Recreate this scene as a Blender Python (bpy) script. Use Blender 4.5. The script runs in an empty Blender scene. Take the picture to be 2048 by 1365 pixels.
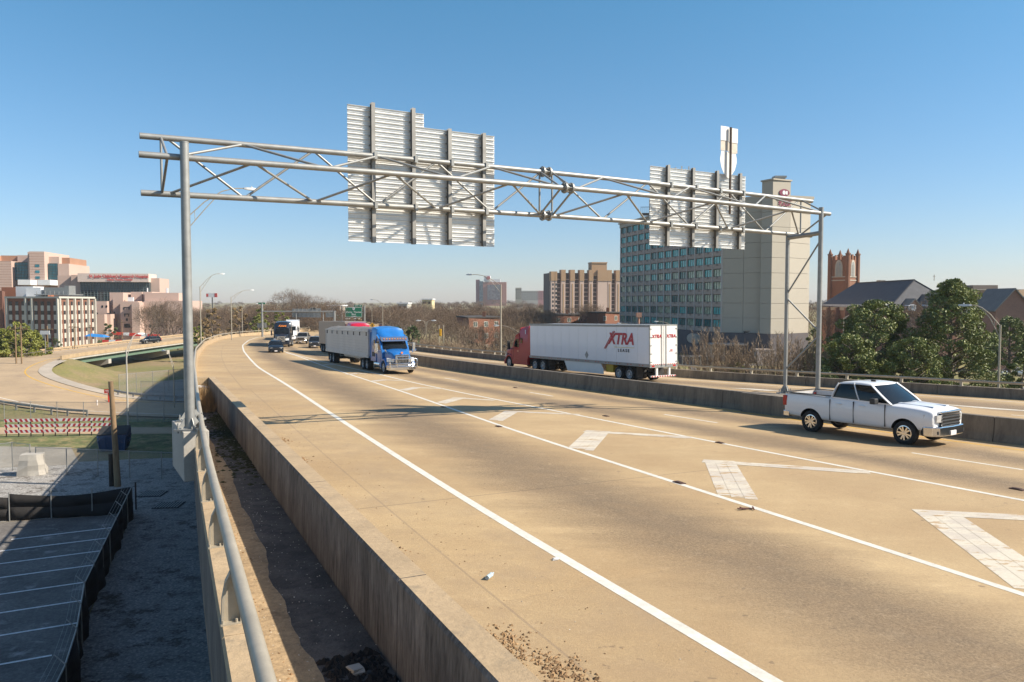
import bpy, bmesh, math, random
import numpy as np
from mathutils import Vector, Matrix, noise as mnoise
R = math.radians
rnd = random.Random(7)
SC = bpy.context.scene
COL = SC.collection
# ---------------- camera, sky, sun, exposure ----------------
F, HZ = 1550.0, 605.0                      # focal length and horizon row at the 2048 px picture width
PITCH = math.atan((682.5 - HZ) / F)
cam = bpy.data.objects.new('camera', bpy.data.cameras.new('camera'))
COL.objects.link(cam)
cam.location = (0, 0, 0)                    # the drone hovers at the origin, ground is about 13.5 m below
cam.rotation_euler = (math.pi / 2 - PITCH, 0, 0)
cam.data.sensor_width = 36.0
cam.data.lens = 36.0 * F / 2048.0
cam.data.clip_start = 0.3
cam.data.clip_end = 9000
SC.camera = cam
SUN_AZ, SUN_EL = 98.5, 39.0                # clockwise from +Y
W = bpy.data.worlds.new('World'); SC.world = W; W.use_nodes = True
wn, wl = W.node_tree.nodes, W.node_tree.links
wn.clear()
wo = wn.new('ShaderNodeOutputWorld'); wb = wn.new('ShaderNodeBackground')
sk = wn.new('ShaderNodeTexSky'); sk.sky_type = 'NISHITA'; sk.sun_disc = False
sk.sun_elevation = R(SUN_EL); sk.sun_rotation = R(SUN_AZ)
sk.altitude = 100; sk.air_density = 1.0; sk.dust_density = 0.4; sk.ozone_density = 3.0
tcw = wn.new('ShaderNodeTexCoord'); sxw = wn.new('ShaderNodeSeparateXYZ'); wl.new(tcw.outputs['Generated'], sxw.inputs[0])
mrw = wn.new('ShaderNodeMapRange'); mrw.inputs[1].default_value = 0.0; mrw.inputs[2].default_value = 0.36; wl.new(sxw.outputs[2], mrw.inputs[0])
mxw = wn.new('ShaderNodeMix'); mxw.data_type = 'RGBA'; wl.new(mrw.outputs[0], mxw.inputs[0]); mxw.inputs[6].default_value = (.62, .60, .69, 1); mxw.inputs[7].default_value = (.43, .74, .78, 1)
mr2 = wn.new('ShaderNodeMapRange'); mr2.inputs[1].default_value = 0.36; mr2.inputs[2].default_value = 0.9; wl.new(sxw.outputs[2], mr2.inputs[0])
mx2 = wn.new('ShaderNodeMix'); mx2.data_type = 'RGBA'; wl.new(mr2.outputs[0], mx2.inputs[0]); wl.new(mxw.outputs[2], mx2.inputs[6]); mx2.inputs[7].default_value = (.95, .95, .92, 1)  # sky raised overhead, above the view, to add fill light
mlw = wn.new('ShaderNodeMix'); mlw.data_type = 'RGBA'; mlw.blend_type = 'MULTIPLY'; mlw.inputs[0].default_value = 1
wl.new(sk.outputs[0], mlw.inputs[6]); wl.new(mx2.outputs[2], mlw.inputs[7]); wl.new(mlw.outputs[2], wb.inputs[0]); wb.inputs[1].default_value = 0.111
wl.new(wb.outputs[0], wo.inputs[0])
sun = bpy.data.objects.new('sun', bpy.data.lights.new('sun', 'SUN'))
COL.objects.link(sun)
sun.data.energy = 5.0; sun.data.angle = R(0.53); sun.data.color = (1.0, 0.90, 0.76)
sd = Vector((math.sin(R(SUN_AZ)) * math.cos(R(SUN_EL)), math.cos(R(SUN_AZ)) * math.cos(R(SUN_EL)), math.sin(R(SUN_EL))))
sun.rotation_euler = sd.to_track_quat('Z', 'Y').to_euler()
sun.location = sd * 50
SC.view_settings.view_transform = 'Standard'; SC.view_settings.look = 'None'
SC.view_settings.exposure = 0.82; SC.view_settings.gamma = 1.0
SC.view_settings.use_curve_mapping = False
SC.render.engine = 'CYCLES'
SC.cycles.max_bounces = 6; SC.cycles.transparent_max_bounces = 8

def PX(u, D): return (u - 1024) / F * D                 # a point seen in column u at depth D
def PZ(v, D): return (HZ - v) / F * D * 1.0

# ---------------- object bookkeeping ----------------
def tag(o, label=None, cat=None, group=None, kind=None):
    if label: o['label'] = label
    if cat: o['category'] = cat
    if group: o['group'] = group
    if kind: o['kind'] = kind
    return o
def thing(name, label, cat, loc=(0, 0, 0), rz=0.0, group=None):
    o = bpy.data.objects.new(name, None); COL.objects.link(o)
    o.location = loc; o.rotation_euler = (0, 0, rz); o.empty_display_size = 0.2
    return tag(o, label, cat, group)
def kids(o): return [c for c in bpy.data.objects if c.parent == o]
def copy_tree(o, kmap=None, parent=None):
    c = o.copy(); COL.objects.link(c)
    if parent is not None: c.parent = parent
    for ch in (kmap.get(o.name, []) if kmap is not None else list(o.children)):
        copy_tree(ch, kmap, c)
    return c
def inst(mesh, name, parent=None, loc=(0, 0, 0), rz=0.0, sc=None, mat4=None):
    o = bpy.data.objects.new(name, mesh); COL.objects.link(o)
    if parent: o.parent = parent
    if mat4 is not None: o.matrix_local = mat4
    else:
        o.location = loc; o.rotation_euler = (0, 0, rz)
        if sc: o.scale = sc if hasattr(sc, '__len__') else (sc, sc, sc)
    return o

class MB:
    def __init__(s): s.v = []; s.f = []; s.m = []; s.mi = 0; s.T = None
    def add(s, vs, fs):
        b = len(s.v)
        if s.T is not None: vs = [tuple(s.T @ Vector(p)) for p in vs]
        s.v.extend([tuple(p) for p in vs])
        for f in fs:
            s.f.append([i + b for i in f]); s.m.append(s.mi)
        return s
    def box(s, x0, x1, y0, y1, z0, z1):
        v = [(x, y, z) for z in (z0, z1) for x, y in ((x0, y0), (x1, y0), (x1, y1), (x0, y1))]
        return s.add(v, [(3, 2, 1, 0), (4, 5, 6, 7), (0, 1, 5, 4), (1, 2, 6, 5), (2, 3, 7, 6), (3, 0, 4, 7)])
    def obox(s, a, b, w, h, up=(0, 0, 1)):
        a = Vector(a); b = Vector(b); d = (b - a).normalized(); up = Vector(up)
        if abs(d.dot(up)) > 0.99: up = Vector((1, 0, 0))
        x = d.cross(up).normalized() * w / 2; y = x.cross(d).normalized() * h / 2
        v = [p + q for p in (a, b) for q in (-x - y, x - y, x + y, -x + y)]
        return s.add(v, [(3, 2, 1, 0), (4, 5, 6, 7), (0, 1, 5, 4), (1, 2, 6, 5), (2, 3, 7, 6), (3, 0, 4, 7)])
    def tube(s, a, b, r, r2=None, n=8, caps=True):
        a = Vector(a); b = Vector(b); d = (b - a)
        if d.length < 1e-6: return s
        d.normalize(); r2 = r if r2 is None else r2
        u = d.orthogonal().normalized(); w = d.cross(u)
        v = []
        for p, rr in ((a, r), (b, r2)):
            for i in range(n):
                t = 2 * math.pi * i / n
                v.append(p + (u * math.cos(t) + w * math.sin(t)) * rr)
        fs = [(i, (i + 1) % n, n + (i + 1) % n, n + i) for i in range(n)]
        if caps: fs += [tuple(range(n))[::-1], tuple(range(n, 2 * n))]
        return s.add(v, fs)
    def path(s, pts, r, n=8):
        pts = [Vector(p) for p in pts]; rr = r if hasattr(r, '__len__') else [r] * len(pts)
        v = []; fs = []; ref = None
        for k, p in enumerate(pts):
            d = (pts[min(k + 1, len(pts) - 1)] - pts[max(k - 1, 0)]).normalized()
            if ref is None or abs(d.dot(ref)) > 0.98: ref = d.orthogonal().normalized()
            u = (ref - d * ref.dot(d)).normalized(); w = d.cross(u); ref = u
            for i in range(n):
                t = 2 * math.pi * i / n
                v.append(p + (u * math.cos(t) + w * math.sin(t)) * rr[k])
        for k in range(len(pts) - 1):
            for i in range(n):
                j = (i + 1) % n
                fs.append((k * n + i, k * n + j, (k + 1) * n + j, (k + 1) * n + i))
        fs += [tuple(range(n))[::-1], tuple(range((len(pts) - 1) * n, len(pts) * n))]
        return s.add(v, fs)
    def prism(s, poly, z0, z1):
        n = len(poly); a = sum(poly[i][0] * poly[(i + 1) % n][1] - poly[(i + 1) % n][0] * poly[i][1] for i in range(n))
        if a < 0: poly = poly[::-1]
        v = [(p[0], p[1], z0) for p in poly] + [(p[0], p[1], z1) for p in poly]
        return s.add(v, [tuple(range(n))[::-1], tuple(range(n, 2 * n))] + [(i, (i + 1) % n, n + (i + 1) % n, n + i) for i in range(n)])
    def extr(s, prof, y0, y1):
        """side profile in x,z pulled across y"""
        n = len(prof); a = sum(prof[i][0] * prof[(i + 1) % n][1] - prof[(i + 1) % n][0] * prof[i][1] for i in range(n))
        if a > 0: prof = prof[::-1]
        v = [(p[0], y0, p[1]) for p in prof] + [(p[0], y1, p[1]) for p in prof]
        return s.add(v, [tuple(range(n))[::-1], tuple(range(n, 2 * n))] + [(i, (i + 1) % n, n + (i + 1) % n, n + i) for i in range(n)])
    def loft(s, rings, caps=True):
        n = len(rings[0]); v = [p for r in rings for p in r]; fs = []
        for k in range(len(rings) - 1):
            for i in range(n):
                j = (i + 1) % n
                fs.append((k * n + i, k * n + j, (k + 1) * n + j, (k + 1) * n + i))
        if caps: fs += [tuple(range(n))[::-1], tuple(range((len(rings) - 1) * n, len(rings) * n))]
        return s.add(v, fs)
    def lathe(s, prof, n=24, c=(0, 0, 0)):
        """profile of (radius, y) turned about the y axis"""
        m = len(prof); v = []
        for i in range(n):
            t = 2 * math.pi * i / n
            for r_, y_ in prof: v.append((c[0] + r_ * math.cos(t), c[1] + y_, c[2] + r_ * math.sin(t)))
        fs = []
        for i in range(n):
            j = (i + 1) % n
            for k in range(m - 1): fs.append((i * m + k, i * m + k + 1, j * m + k + 1, j * m + k))
        return s.add(v, fs)
    def strip(s, A, B):
        n = len(A); s.add(list(A) + list(B), [(i, i + 1, n + i + 1, n + i) for i in range(n - 1)]); return s
    def sweep(s, line, prof, closed=True, caps=True):
        """line of 3d points; prof of (offset to the left-hand normal, height)"""
        n = len(line); m = len(prof); v = []
        for k in range(n):
            a = line[max(k - 1, 0)]; b = line[min(k + 1, n - 1)]
            dx, dy = b[0] - a[0], b[1] - a[1]; l = math.hypot(dx, dy) or 1
            nx, ny = -dy / l, dx / l; p = line[k]
            for o_, h_ in prof: v.append((p[0] + nx * o_, p[1] + ny * o_, p[2] + h_))
        fs = []
        for k in range(n - 1):
            for i in range(m if closed else m - 1):
                j = (i + 1) % m
                fs.append((k * m + i, (k + 1) * m + i, (k + 1) * m + j, k * m + j))
        if closed and caps: fs += [tuple(range(m)), tuple(range((n - 1) * m, n * m))[::-1]]
        return s.add(v, fs)
    def mesh(s, name, mats, smooth=None, fix=False):
        me = bpy.data.meshes.new(name); me.from_pydata(s.v, [], s.f)
        for m_ in (mats if isinstance(mats, (list, tuple)) else [mats]): me.materials.append(m_)
        if any(s.m): me.polygons.foreach_set('material_index', s.m)
        if fix:
            bm = bmesh.new(); bm.from_mesh(me); bmesh.ops.remove_doubles(bm, verts=bm.verts, dist=1e-5)
            bmesh.ops.recalc_face_normals(bm, faces=bm.faces); bm.to_mesh(me); bm.free()
        if smooth is not None:
            me.polygons.foreach_set('use_smooth', [True] * len(me.polygons))
            me.set_sharp_from_angle(angle=R(smooth))
        me.update(); return me
    def build(s, name, mats, parent=None, smooth=None, fix=False, label=None, kind=None, loc=None, rz=0, bevel=0):
        o = inst(s.mesh(name, mats, smooth, fix), name, parent, loc or (0, 0, 0), rz)
        if bevel:
            b = o.modifiers.new('bevel', 'BEVEL'); b.width = bevel; b.segments = 2; b.limit_method = 'ANGLE'; b.angle_limit = R(40)
        if label: o['label'] = label
        if kind: o['kind'] = kind
        return o
def rel(mb, c):
    mb.v = [(p[0] - c[0], p[1] - c[1], p[2] - c[2]) for p in mb.v]; return mb
def struct(name, mb, mats, kind='structure', smooth=None):
    o = mb.build(name, mats, smooth=smooth); o['kind'] = kind; return o
def cut(o, cutters):
    """boolean holes: cutters are MBs with material, given as (mb, mat)"""
    tmp = []
    for mb, mt in cutters:
        c = mb.build('cutter', mt, fix=True); c.parent = o.parent; tmp.append(c)
        md = o.modifiers.new('b', 'BOOLEAN'); md.object = c; md.operation = 'DIFFERENCE'; md.solver = 'EXACT'; md.material_mode = 'TRANSFER'
    bpy.context.view_layer.update()
    me = bpy.data.meshes.new_from_object(o.evaluated_get(bpy.context.evaluated_depsgraph_get()))
    o.modifiers.clear(); old = o.data; o.data = me; me.name = old.name
    for c in tmp: bpy.data.objects.remove(c)
    me.polygons.foreach_set('use_smooth', [True] * len(me.polygons)); me.set_sharp_from_angle(angle=R(32))
    return o

# ---------------- materials ----------------
def N(nt, t, **kw):
    n = nt.nodes.new(t)
    for k, v in kw.items():
        if k in n.inputs: n.inputs[k].default_value = v
        else: setattr(n, k, v)
    return n
def math_(nt, op, a, b=None, c=None, clamp=False):
    n = nt.nodes.new('ShaderNodeMath'); n.operation = op; n.use_clamp = clamp
    for i, x in enumerate((a, b, c)):
        if x is None: continue
        if isinstance(x, (int, float)): n.inputs[i].default_value = x
        else: nt.links.new(x, n.inputs[i])
    return n.outputs[0]
def mix(nt, f, a, b, bt='MIX'):
    n = nt.nodes.new('ShaderNodeMix'); n.data_type = 'RGBA'; n.blend_type = bt; n.clamp_factor = True
    for i, x in ((0, f), (6, a), (7, b)):
        if isinstance(x, (int, float)): n.inputs[i].default_value = x
        elif isinstance(x, tuple): n.inputs[i].default_value = (*x, 1)
        else: nt.links.new(x, n.inputs[i])
    return n.outputs[2]
def noise(nt, vec, scale, detail=4, rough=.6):
    n = N(nt, 'ShaderNodeTexNoise', Scale=scale, Detail=detail, Roughness=rough); nt.links.new(vec, n.inputs['Vector']); return n.outputs[0]
def ramp(nt, x, a, b):
    n = nt.nodes.new('ShaderNodeMapRange'); n.inputs[1].default_value = a; n.inputs[2].default_value = b; nt.links.new(x, n.inputs[0]); return n.outputs[0]
def newmat(name):
    m = bpy.data.materials.new(name); m.use_nodes = True; nt = m.node_tree
    return m, nt, nt.nodes['Principled BSDF']
MATS = {}
def mat(name, col, rough=.7, metal=0.0, var=.12, sc=.6, fine=.08, fsc=25, bump=0.0, stretch=None, stain=None, coat=0, emit=None, spec=.5):
    """principled with large cloudy variation, fine grain, and optional stain colour; coordinates are the object's own"""
    if name in MATS: return MATS[name]
    m, nt, b = newmat(name); L = nt.links
    tc = nt.nodes.new('ShaderNodeTexCoord'); vec = tc.outputs['Object']
    if stretch:
        mp = nt.nodes.new('ShaderNodeMapping'); mp.inputs['Scale'].default_value = stretch; L.new(vec, mp.inputs[0]); vec = mp.outputs[0]
    c = tuple(col)
    n1 = ramp(nt, noise(nt, vec, sc), .3, .7); n2 = ramp(nt, noise(nt, vec, fsc, 3, .7), .25, .75)
    out = mix(nt, n1, tuple(x * (1 - var) for x in c), tuple(min(1, x * (1 + var)) for x in c))
    out = mix(nt, n2, out, mix(nt, 1.0, out, (1 - 2 * fine,) * 3, 'MULTIPLY'))
    if stain:
        out = mix(nt, math_(nt, 'MULTIPLY', ramp(nt, noise(nt, vec, sc * 2.3, 6, .7), stain[1], stain[1] + .14), stain[2]), out, tuple(stain[0]))
    L.new(out, b.inputs['Base Color'])
    b.inputs['Roughness'].default_value = rough; b.inputs['Metallic'].default_value = metal
    b.inputs['Specular IOR Level'].default_value = spec
    if coat: b.inputs['Coat Weight'].default_value = coat; b.inputs['Coat Roughness'].default_value = .06
    if emit: b.inputs['Emission Color'].default_value = (*emit[0], 1); b.inputs['Emission Strength'].default_value = emit[1]
    if bump:
        bp = N(nt, 'ShaderNodeBump', Strength=bump, Distance=.02); L.new(n2, bp.inputs['Height']); L.new(bp.outputs[0], b.inputs['Normal'])
    MATS[name] = m; return m
def glassmat(name, col, rough=.08, var=.5, sc=.35, spec=.6):
    return mat(name, col, rough=rough, var=var, sc=sc, fine=.0, spec=spec)
concrete = mat('concrete_tan', (.37, .28, .185), .85, var=.16, sc=.5, fine=.1, fsc=14, bump=.3, stain=((.15, .11, .075), .56, .6))
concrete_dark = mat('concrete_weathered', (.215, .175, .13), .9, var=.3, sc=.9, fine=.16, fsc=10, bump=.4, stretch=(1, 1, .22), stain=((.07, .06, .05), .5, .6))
wall_grime_shade = mat('concrete_grimy_shaded', (.19, .172, .152), .92, var=.5, sc=1.3, fine=.38, fsc=13, bump=.6, stretch=(1, 1, .2), stain=((.30, .27, .23), .66, .6))  # streaked grime; darkness of the shaded faces put into the colour too
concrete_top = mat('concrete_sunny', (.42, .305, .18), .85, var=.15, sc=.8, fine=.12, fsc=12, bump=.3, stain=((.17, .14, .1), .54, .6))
concrete_pale = mat('concrete_pale', (.42, .39, .34), .85, var=.12, sc=.8, fine=.08, fsc=15, bump=.2, stain=((.2, .18, .15), .6, .5))
galv = mat('galvanised_steel', (.30, .30, .285), .5, .45, var=.15, sc=3, fine=.06, fsc=40)
galv_tan = mat('galvanised_rail', (.40, .35, .27), .5, .3, var=.12, sc=2, fine=.06, fsc=30)
alu = mat('sign_aluminium', (.74, .74, .72), .45, .2, var=.1, sc=1.5, fine=.04, fsc=20, stain=((.42, .4, .37), .6, .5))
beam_grey = mat('beam_steel', (.27, .26, .24), .55, .35, var=.15, sc=2, fine=.05, fsc=20, stain=((.18, .12, .08), .62, .5))
rusty = mat('rusty_pole', (.05, .03, .02), .8, .2, var=.3, sc=3, fine=.1)
white_line = mat('road_paint_white', (.66, .63, .55), .7, var=.08, sc=1.5, fine=.14, fsc=9, stain=((.42, .33, .22), .64, .7))
worn_white = mat('worn_white_tape', (.62, .57, .48), .7, var=.1, sc=2.5, fine=.12, fsc=9, stain=((.36, .27, .17), .5, .75))
yellow_line = mat('road_paint_yellow', (.62, .36, .05), .7, var=.12, sc=1.5, fine=.12, fsc=9)
black = mat('black_rubber', (.022, .021, .02), .85, var=.2, sc=4, fine=.05)
dark = mat('dark_trim', (.03, .03, .03), .6, var=.2, sc=2)
chrome = mat('chrome', (.72, .72, .72), .16, 1.0, var=.08, sc=6, fine=.02)
glass = glassmat('vehicle_glass', (.008, .010, .011), .03, spec=.4)
lamp_glass = mat('headlamp_glass', (.7, .7, .68), .12, .2, var=.2, sc=12, fine=.1)
red_lamp = mat('red_lamp', (.45, .02, .015), .25, var=.2, sc=8)
amber = mat('amber_lamp', (.8, .3, .03), .3, var=.2, sc=8)
asphalt = mat('old_asphalt', (.17, .155, .14), .9, var=.35, sc=.35, fine=.3, fsc=7, bump=.5, stain=((.34, .32, .3), .56, .75))
# ---------------- highway geometry ----------------
def dz(x, y):
    y2 = max(y, -40)
    g_ = -.031 * y2 + 1.5e-5 * y2 * y2 if y2 <= 120 else -3.504 - 2.192 * (1 - math.exp(-(y2 - 120) / 80))
    return -3.8 - .012 * x + g_
def drz(x, y): return dz(x, y) - .10          # far carriageway lies a little lower
def q_(x, y): return -.5 * x + .866 * y
def p_(x, y): return .866 * x + .5 * y
def xy(q, p): return (-.5 * q + .866 * p, .866 * q + .5 * p)
QS = np.concatenate([np.arange(-30, 100, 1.0), np.arange(100, 470, 3.0)])
def curve(pts, sm=3):
    q = np.array([q_(*a) for a in pts]); p = np.array([p_(*a) for a in pts]); i = np.argsort(q); q, p = q[i], p[i]
    s0 = (p[1] - p[0]) / (q[1] - q[0]); s1 = (p[-1] - p[-2]) / (q[-1] - q[-2])
    q = np.concatenate([[q[0] - 120], q, [q[-1] + 500]]); p = np.concatenate([[p[0] - 120 * s0], p, [p[-1] + 500 * s1]])
    xs = np.arange(-60, 520, 1.0); v = np.interp(xs, q, p)
    for _ in range(3):
        k = np.ones(7) / 7; v = np.concatenate([v[:3], np.convolve(v, k, 'valid'), v[-3:]])
    return lambda qq: float(np.interp(qq, xs, v))
cL = curve([(-2.0, 6.1), (-3.8, 10.2), (-6.1, 15.4), (-9.1, 22.5), (-12, 29.4), (-18.4, 44.8), (-20.8, 50.5), (-33.2, 81.2), (-47.7, 120.2), (-57, 150), (-61, 170), (-61, 185), (-58.5, 200), (-58, 225), (-64, 262), (-80, 310), (-100, 360), (-125, 420)])
cE = curve([(2.8, 8.2), (1.1, 12), (-.3, 15), (-2.7, 20.7), (-7.8, 32.9), (-12, 43.1), (-15.8, 52.1), (-21.3, 64.9), (-28.1, 82.6), (-35, 100.9), (-43.3, 124.3), (-51.3, 150.7), (-55.8, 170), (-56, 186), (-53.5, 200), (-53, 225)])
cB = curve([(7.4, 11.1), (6.2, 14), (5.1, 16.3), (3.6, 19.9), (2, 23.4), (-1.3, 31.4), (-5.4, 41.8), (-12.6, 58.9), (-18.2, 72.3), (-24.7, 88.9), (-28.7, 98)])
cC = curve([(11.5, 17.4), (9.3, 21.2), (5.1, 28.7), (2.9, 33.1), (-.8, 39.5), (-7.3, 52.1), (-9.3, 56.9), (-17.8, 74.3), (-25, 90.2), (-28.9, 98.6), (-36, 118), (-43, 140), (-48, 160), (-49.8, 180)])
cD = curve([(14.1, 21.2), (8.5, 30.5), (6.9, 33.3), (2.2, 41.9), (.7, 44.9), (-4.3, 54), (-5.5, 56.4), (-14, 74.5), (-21.3, 91), (-27.5, 107)])
cY = curve([(16.4, 24.7), (15.2, 26.7), (11.9, 32.2), (8.5, 38.5), (.4, 52.4), (-5.1, 63.9), (-7.9, 69.4), (-17, 88), (-26.8, 112), (-36, 138)])
cM = curve([(33.5, 5), (25.2, 15), (17.1, 25.8), (11.3, 34.8), (5.2, 45.1), (-5, 64.6), (-7.8, 70.6), (-16.6, 89), (-26.3, 114), (-36, 140), (-42, 165), (-44.5, 190), (-47, 220)])
cF = curve([(58, 13), (46, 26), (38, 35), (29.3, 44.2), (22, 51.6), (13.3, 60), (-1.2, 85), (-7.9, 98.5), (-15, 114.5), (-24, 158), (-34.7, 228.7), (-51.5, 311.5), (-62, 344.6), (-100, 410)])
KQ = 45.5                                     # where the gore pocket closes
def kp(q):                                    # right edge of the pocket wall's top
    x0, y0, x1, y1 = -16.5, 42.9, .3, 6.4
    q0, p0, q1, p1 = q_(x0, y0), p_(x0, y0), q_(x1, y1), p_(x1, y1)
    return p0 + (p1 - p0) * (q - q0) / (q1 - q0)
def pt(q, p, dzv=0.0, right=False):
    x, y = xy(q, p); return (x, y, (drz if right else dz)(x, y) + dzv)
def left_p(q): return kp(q) - .33 if q < KQ else cL(q) + .02
# deck surfaces with uv: u along, v lane coordinate
def slab(name, cols, vs, right, q0, q1, m):
    qs = [q for q in QS if q0 <= q <= q1]
    verts = []; uvs = []; faces = []
    nc = 0
    for q in qs:
        ps = [c(q) for c in cols]; row = []
        for i in range(len(ps) - 1):
            for t in (0, .5): row.append((ps[i] + (ps[i + 1] - ps[i]) * t, vs[i] + (vs[i + 1] - vs[i]) * t))
        row.append((ps[-1], vs[-1])); nc = len(row)
        for p, v in row: verts.append(pt(q, p, 0, right)); uvs.append((q, v))
    for k in range(len(qs) - 1):
        for i in range(nc - 1): faces.append((k * nc + i, k * nc + i + 1, (k + 1) * nc + i + 1, (k + 1) * nc + i))
    me = bpy.data.meshes.new(name); me.from_pydata(verts, [], faces); me.materials.append(m)
    uv = me.uv_layers.new(name='lane')
    idx = np.zeros(len(me.loops), dtype=np.int32); me.loops.foreach_get('vertex_index', idx)
    uv.data.foreach_set('uv', np.array(uvs, dtype=np.float32)[idx].ravel())
    me.polygons.foreach_set('use_smooth', [True] * len(me.polygons))
    o = inst(me, name); o['kind'] = 'structure'; return o
def road_mat():
    m, nt, b = newmat('highway_concrete'); L = nt.links
    uv = N(nt, 'ShaderNodeUVMap', uv_map='lane').outputs[0]
    sp = nt.nodes.new('ShaderNodeSeparateXYZ'); L.new(uv, sp.inputs[0]); v = sp.outputs[1]; u = sp.outputs[0]
    tc = nt.nodes.new('ShaderNodeTexCoord').outputs['Object']
    # wandering worn band in each lane: lanes are v 0-1, 2-3, 3-4, 6-7, 7-8
    wob = math_(nt, 'MULTIPLY', math_(nt, 'SUBTRACT', noise(nt, tc, .13, 3), .5), .35)
    vv = math_(nt, 'ADD', v, wob)
    fr = math_(nt, 'FRACT', vv)
    band = math_(nt, 'SUBTRACT', 1.0, math_(nt, 'MULTIPLY', math_(nt, 'ABSOLUTE', math_(nt, 'SUBTRACT', fr, .5)), 2.2), clamp=True)
    lane = math_(nt, 'ADD', math_(nt, 'MULTIPLY', math_(nt, 'GREATER_THAN', v, 0.02), math_(nt, 'LESS_THAN', v, .99)),
                 math_(nt, 'MULTIPLY', math_(nt, 'GREATER_THAN', v, 2.02), math_(nt, 'LESS_THAN', v, 3.98)))
    lane = math_(nt, 'ADD', lane, math_(nt, 'MULTIPLY', math_(nt, 'GREATER_THAN', v, 6.02), math_(nt, 'LESS_THAN', v, 7.98)), clamp=True)
    # stretched streaks across the lanes and fine exposed aggregate
    mp = nt.nodes.new('ShaderNodeMapping'); mp.inputs['Rotation'].default_value = (0, 0, R(-14)); mp.inputs['Scale'].default_value = (.35, 1.5, 1); L.new(tc, mp.inputs[0])
    st = ramp(nt, noise(nt, mp.outputs[0], .5, 5, .65), .35, .65)
    band = math_(nt, 'MULTIPLY', ramp(nt, math_(nt, 'ADD', math_(nt, 'MULTIPLY', band, .95), math_(nt, 'MULTIPLY', st, .35)), .3, .95), lane)
    cl = ramp(nt, noise(nt, tc, .22, 4, .6), .35, .65)
    base = mix(nt, cl, (.41, .28, .142), (.53, .385, .205))
    base = mix(nt, math_(nt, 'MULTIPLY', st, .35), base, (.34, .235, .115))
    worn = mix(nt, st, (.19, .14, .088), (.28, .20, .115))
    c = mix(nt, math_(nt, 'MULTIPLY', band, .85), base, worn)
    # the paving lane joint patches on the shoulder
    ch = nt.nodes.new('ShaderNodeTexVoronoi'); ch.inputs['Scale'].default_value = 20; L.new(tc, ch.inputs['Vector'])
    agg = ramp(nt, ch.outputs['Distance'], .05, .42)
    gr = ramp(nt, noise(nt, tc, 21, 5, .9), .38, .62)
    dk = math_(nt, 'MULTIPLY', math_(nt, 'SUBTRACT', 1.0, math_(nt, 'MULTIPLY', agg, gr)), math_(nt, 'ADD', math_(nt, 'MULTIPLY', band, .62), .36))
    c = mix(nt, dk, c, mix(nt, .95, c, (.36, .33, .31), 'MULTIPLY'))
    sh = math_(nt, 'MULTIPLY', math_(nt, 'LESS_THAN', v, -.02), ramp(nt, noise(nt, tc, .45, 5, .7), .44, .62))
    c = mix(nt, math_(nt, 'MULTIPLY', sh, .5), c, (.27, .19, .115))
    m2 = ramp(nt, noise(nt, tc, 1.7, 6, .75), .35, .65); c = mix(nt, math_(nt, 'MULTIPLY', math_(nt, 'SUBTRACT', 1.0, m2), .22), c, (.30, .19, .09)); c = mix(nt, math_(nt, 'MULTIPLY', ramp(nt, noise(nt, tc, 3.1, 7, .8), .56, .7), .22), c, (.60, .46, .29))
    spt = math_(nt, 'MULTIPLY', ramp(nt, noise(nt, tc, 5.5, 2, .5), .70, .76), .55)
    c = mix(nt, spt, c, (.12, .08, .05))
    # cross joints of the deck every 15 m and long pour joints
    jo = math_(nt, 'LESS_THAN', math_(nt, 'FRACT', math_(nt, 'DIVIDE', u, 15.2)), .0022)
    c = mix(nt, math_(nt, 'MULTIPLY', jo, .6), c, (.05, .04, .03))
    wn_ = nt.nodes.new('ShaderNodeTexWhiteNoise'); wn_.noise_dimensions = '2D'; cb = nt.nodes.new('ShaderNodeCombineXYZ')
    L.new(math_(nt, 'FLOOR', math_(nt, 'DIVIDE', u, 4.57)), cb.inputs[0]); L.new(math_(nt, 'FLOOR', math_(nt, 'MULTIPLY', math_(nt, 'ADD', v, .52), 1.0)), cb.inputs[1]); L.new(cb.outputs[0], wn_.inputs['Vector'])
    c = mix(nt, math_(nt, 'MULTIPLY', wn_.outputs[0], .16), c, (.24, .17, .10))
    jp = math_(nt, 'LESS_THAN', math_(nt, 'FRACT', math_(nt, 'DIVIDE', u, 4.57)), .0035)
    c = mix(nt, math_(nt, 'MULTIPLY', math_(nt, 'MULTIPLY', jp, .4), ramp(nt, noise(nt, tc, .8, 3), .45, .6)), c, (.1, .07, .05))
    jl = math_(nt, 'LESS_THAN', math_(nt, 'ABSOLUTE', math_(nt, 'SUBTRACT', v, -.52)), .006)
    c = mix(nt, math_(nt, 'MULTIPLY', jl, .35), c, (.15, .11, .08))
    L.new(c, b.inputs['Base Color']); b.inputs['Roughness'].default_value = .82
    bp = N(nt, 'ShaderNodeBump', Strength=.35, Distance=.01); L.new(gr, bp.inputs['Height']); L.new(bp.outputs[0], b.inputs['Normal'])
    return m
hwy = road_mat()
Q0, Q1 = -28, 440
slab('highway_road', [left_p, lambda q: max(cE(q), left_p(q) + .2), lambda q: max(cB(q), cE(q) + .5) if q < 98 else cE(q) + (cC(q) - cE(q)) * .98, lambda q: max(cC(q), (cB(q) if q < 98 else cE(q)) + .02), cD if False else (lambda q: max(cC(q), cE(q) + .1) + (cY(q) - max(cC(q), cE(q) + .1)) * .49), cY, cM],
     [-1, 0, 1, 2, 3, 4, 4.4], False, Q0, 225, hwy)
slab('highway_road_opposite', [cM, lambda q: cM(q) + 1.2, lambda q: cM(q) * .45 + cF(q) * .55 - .6, lambda q: cF(q) - 1.8, cF], [5.5, 6, 7, 8, 8.9], True, Q0, 225, hwy)
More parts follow.
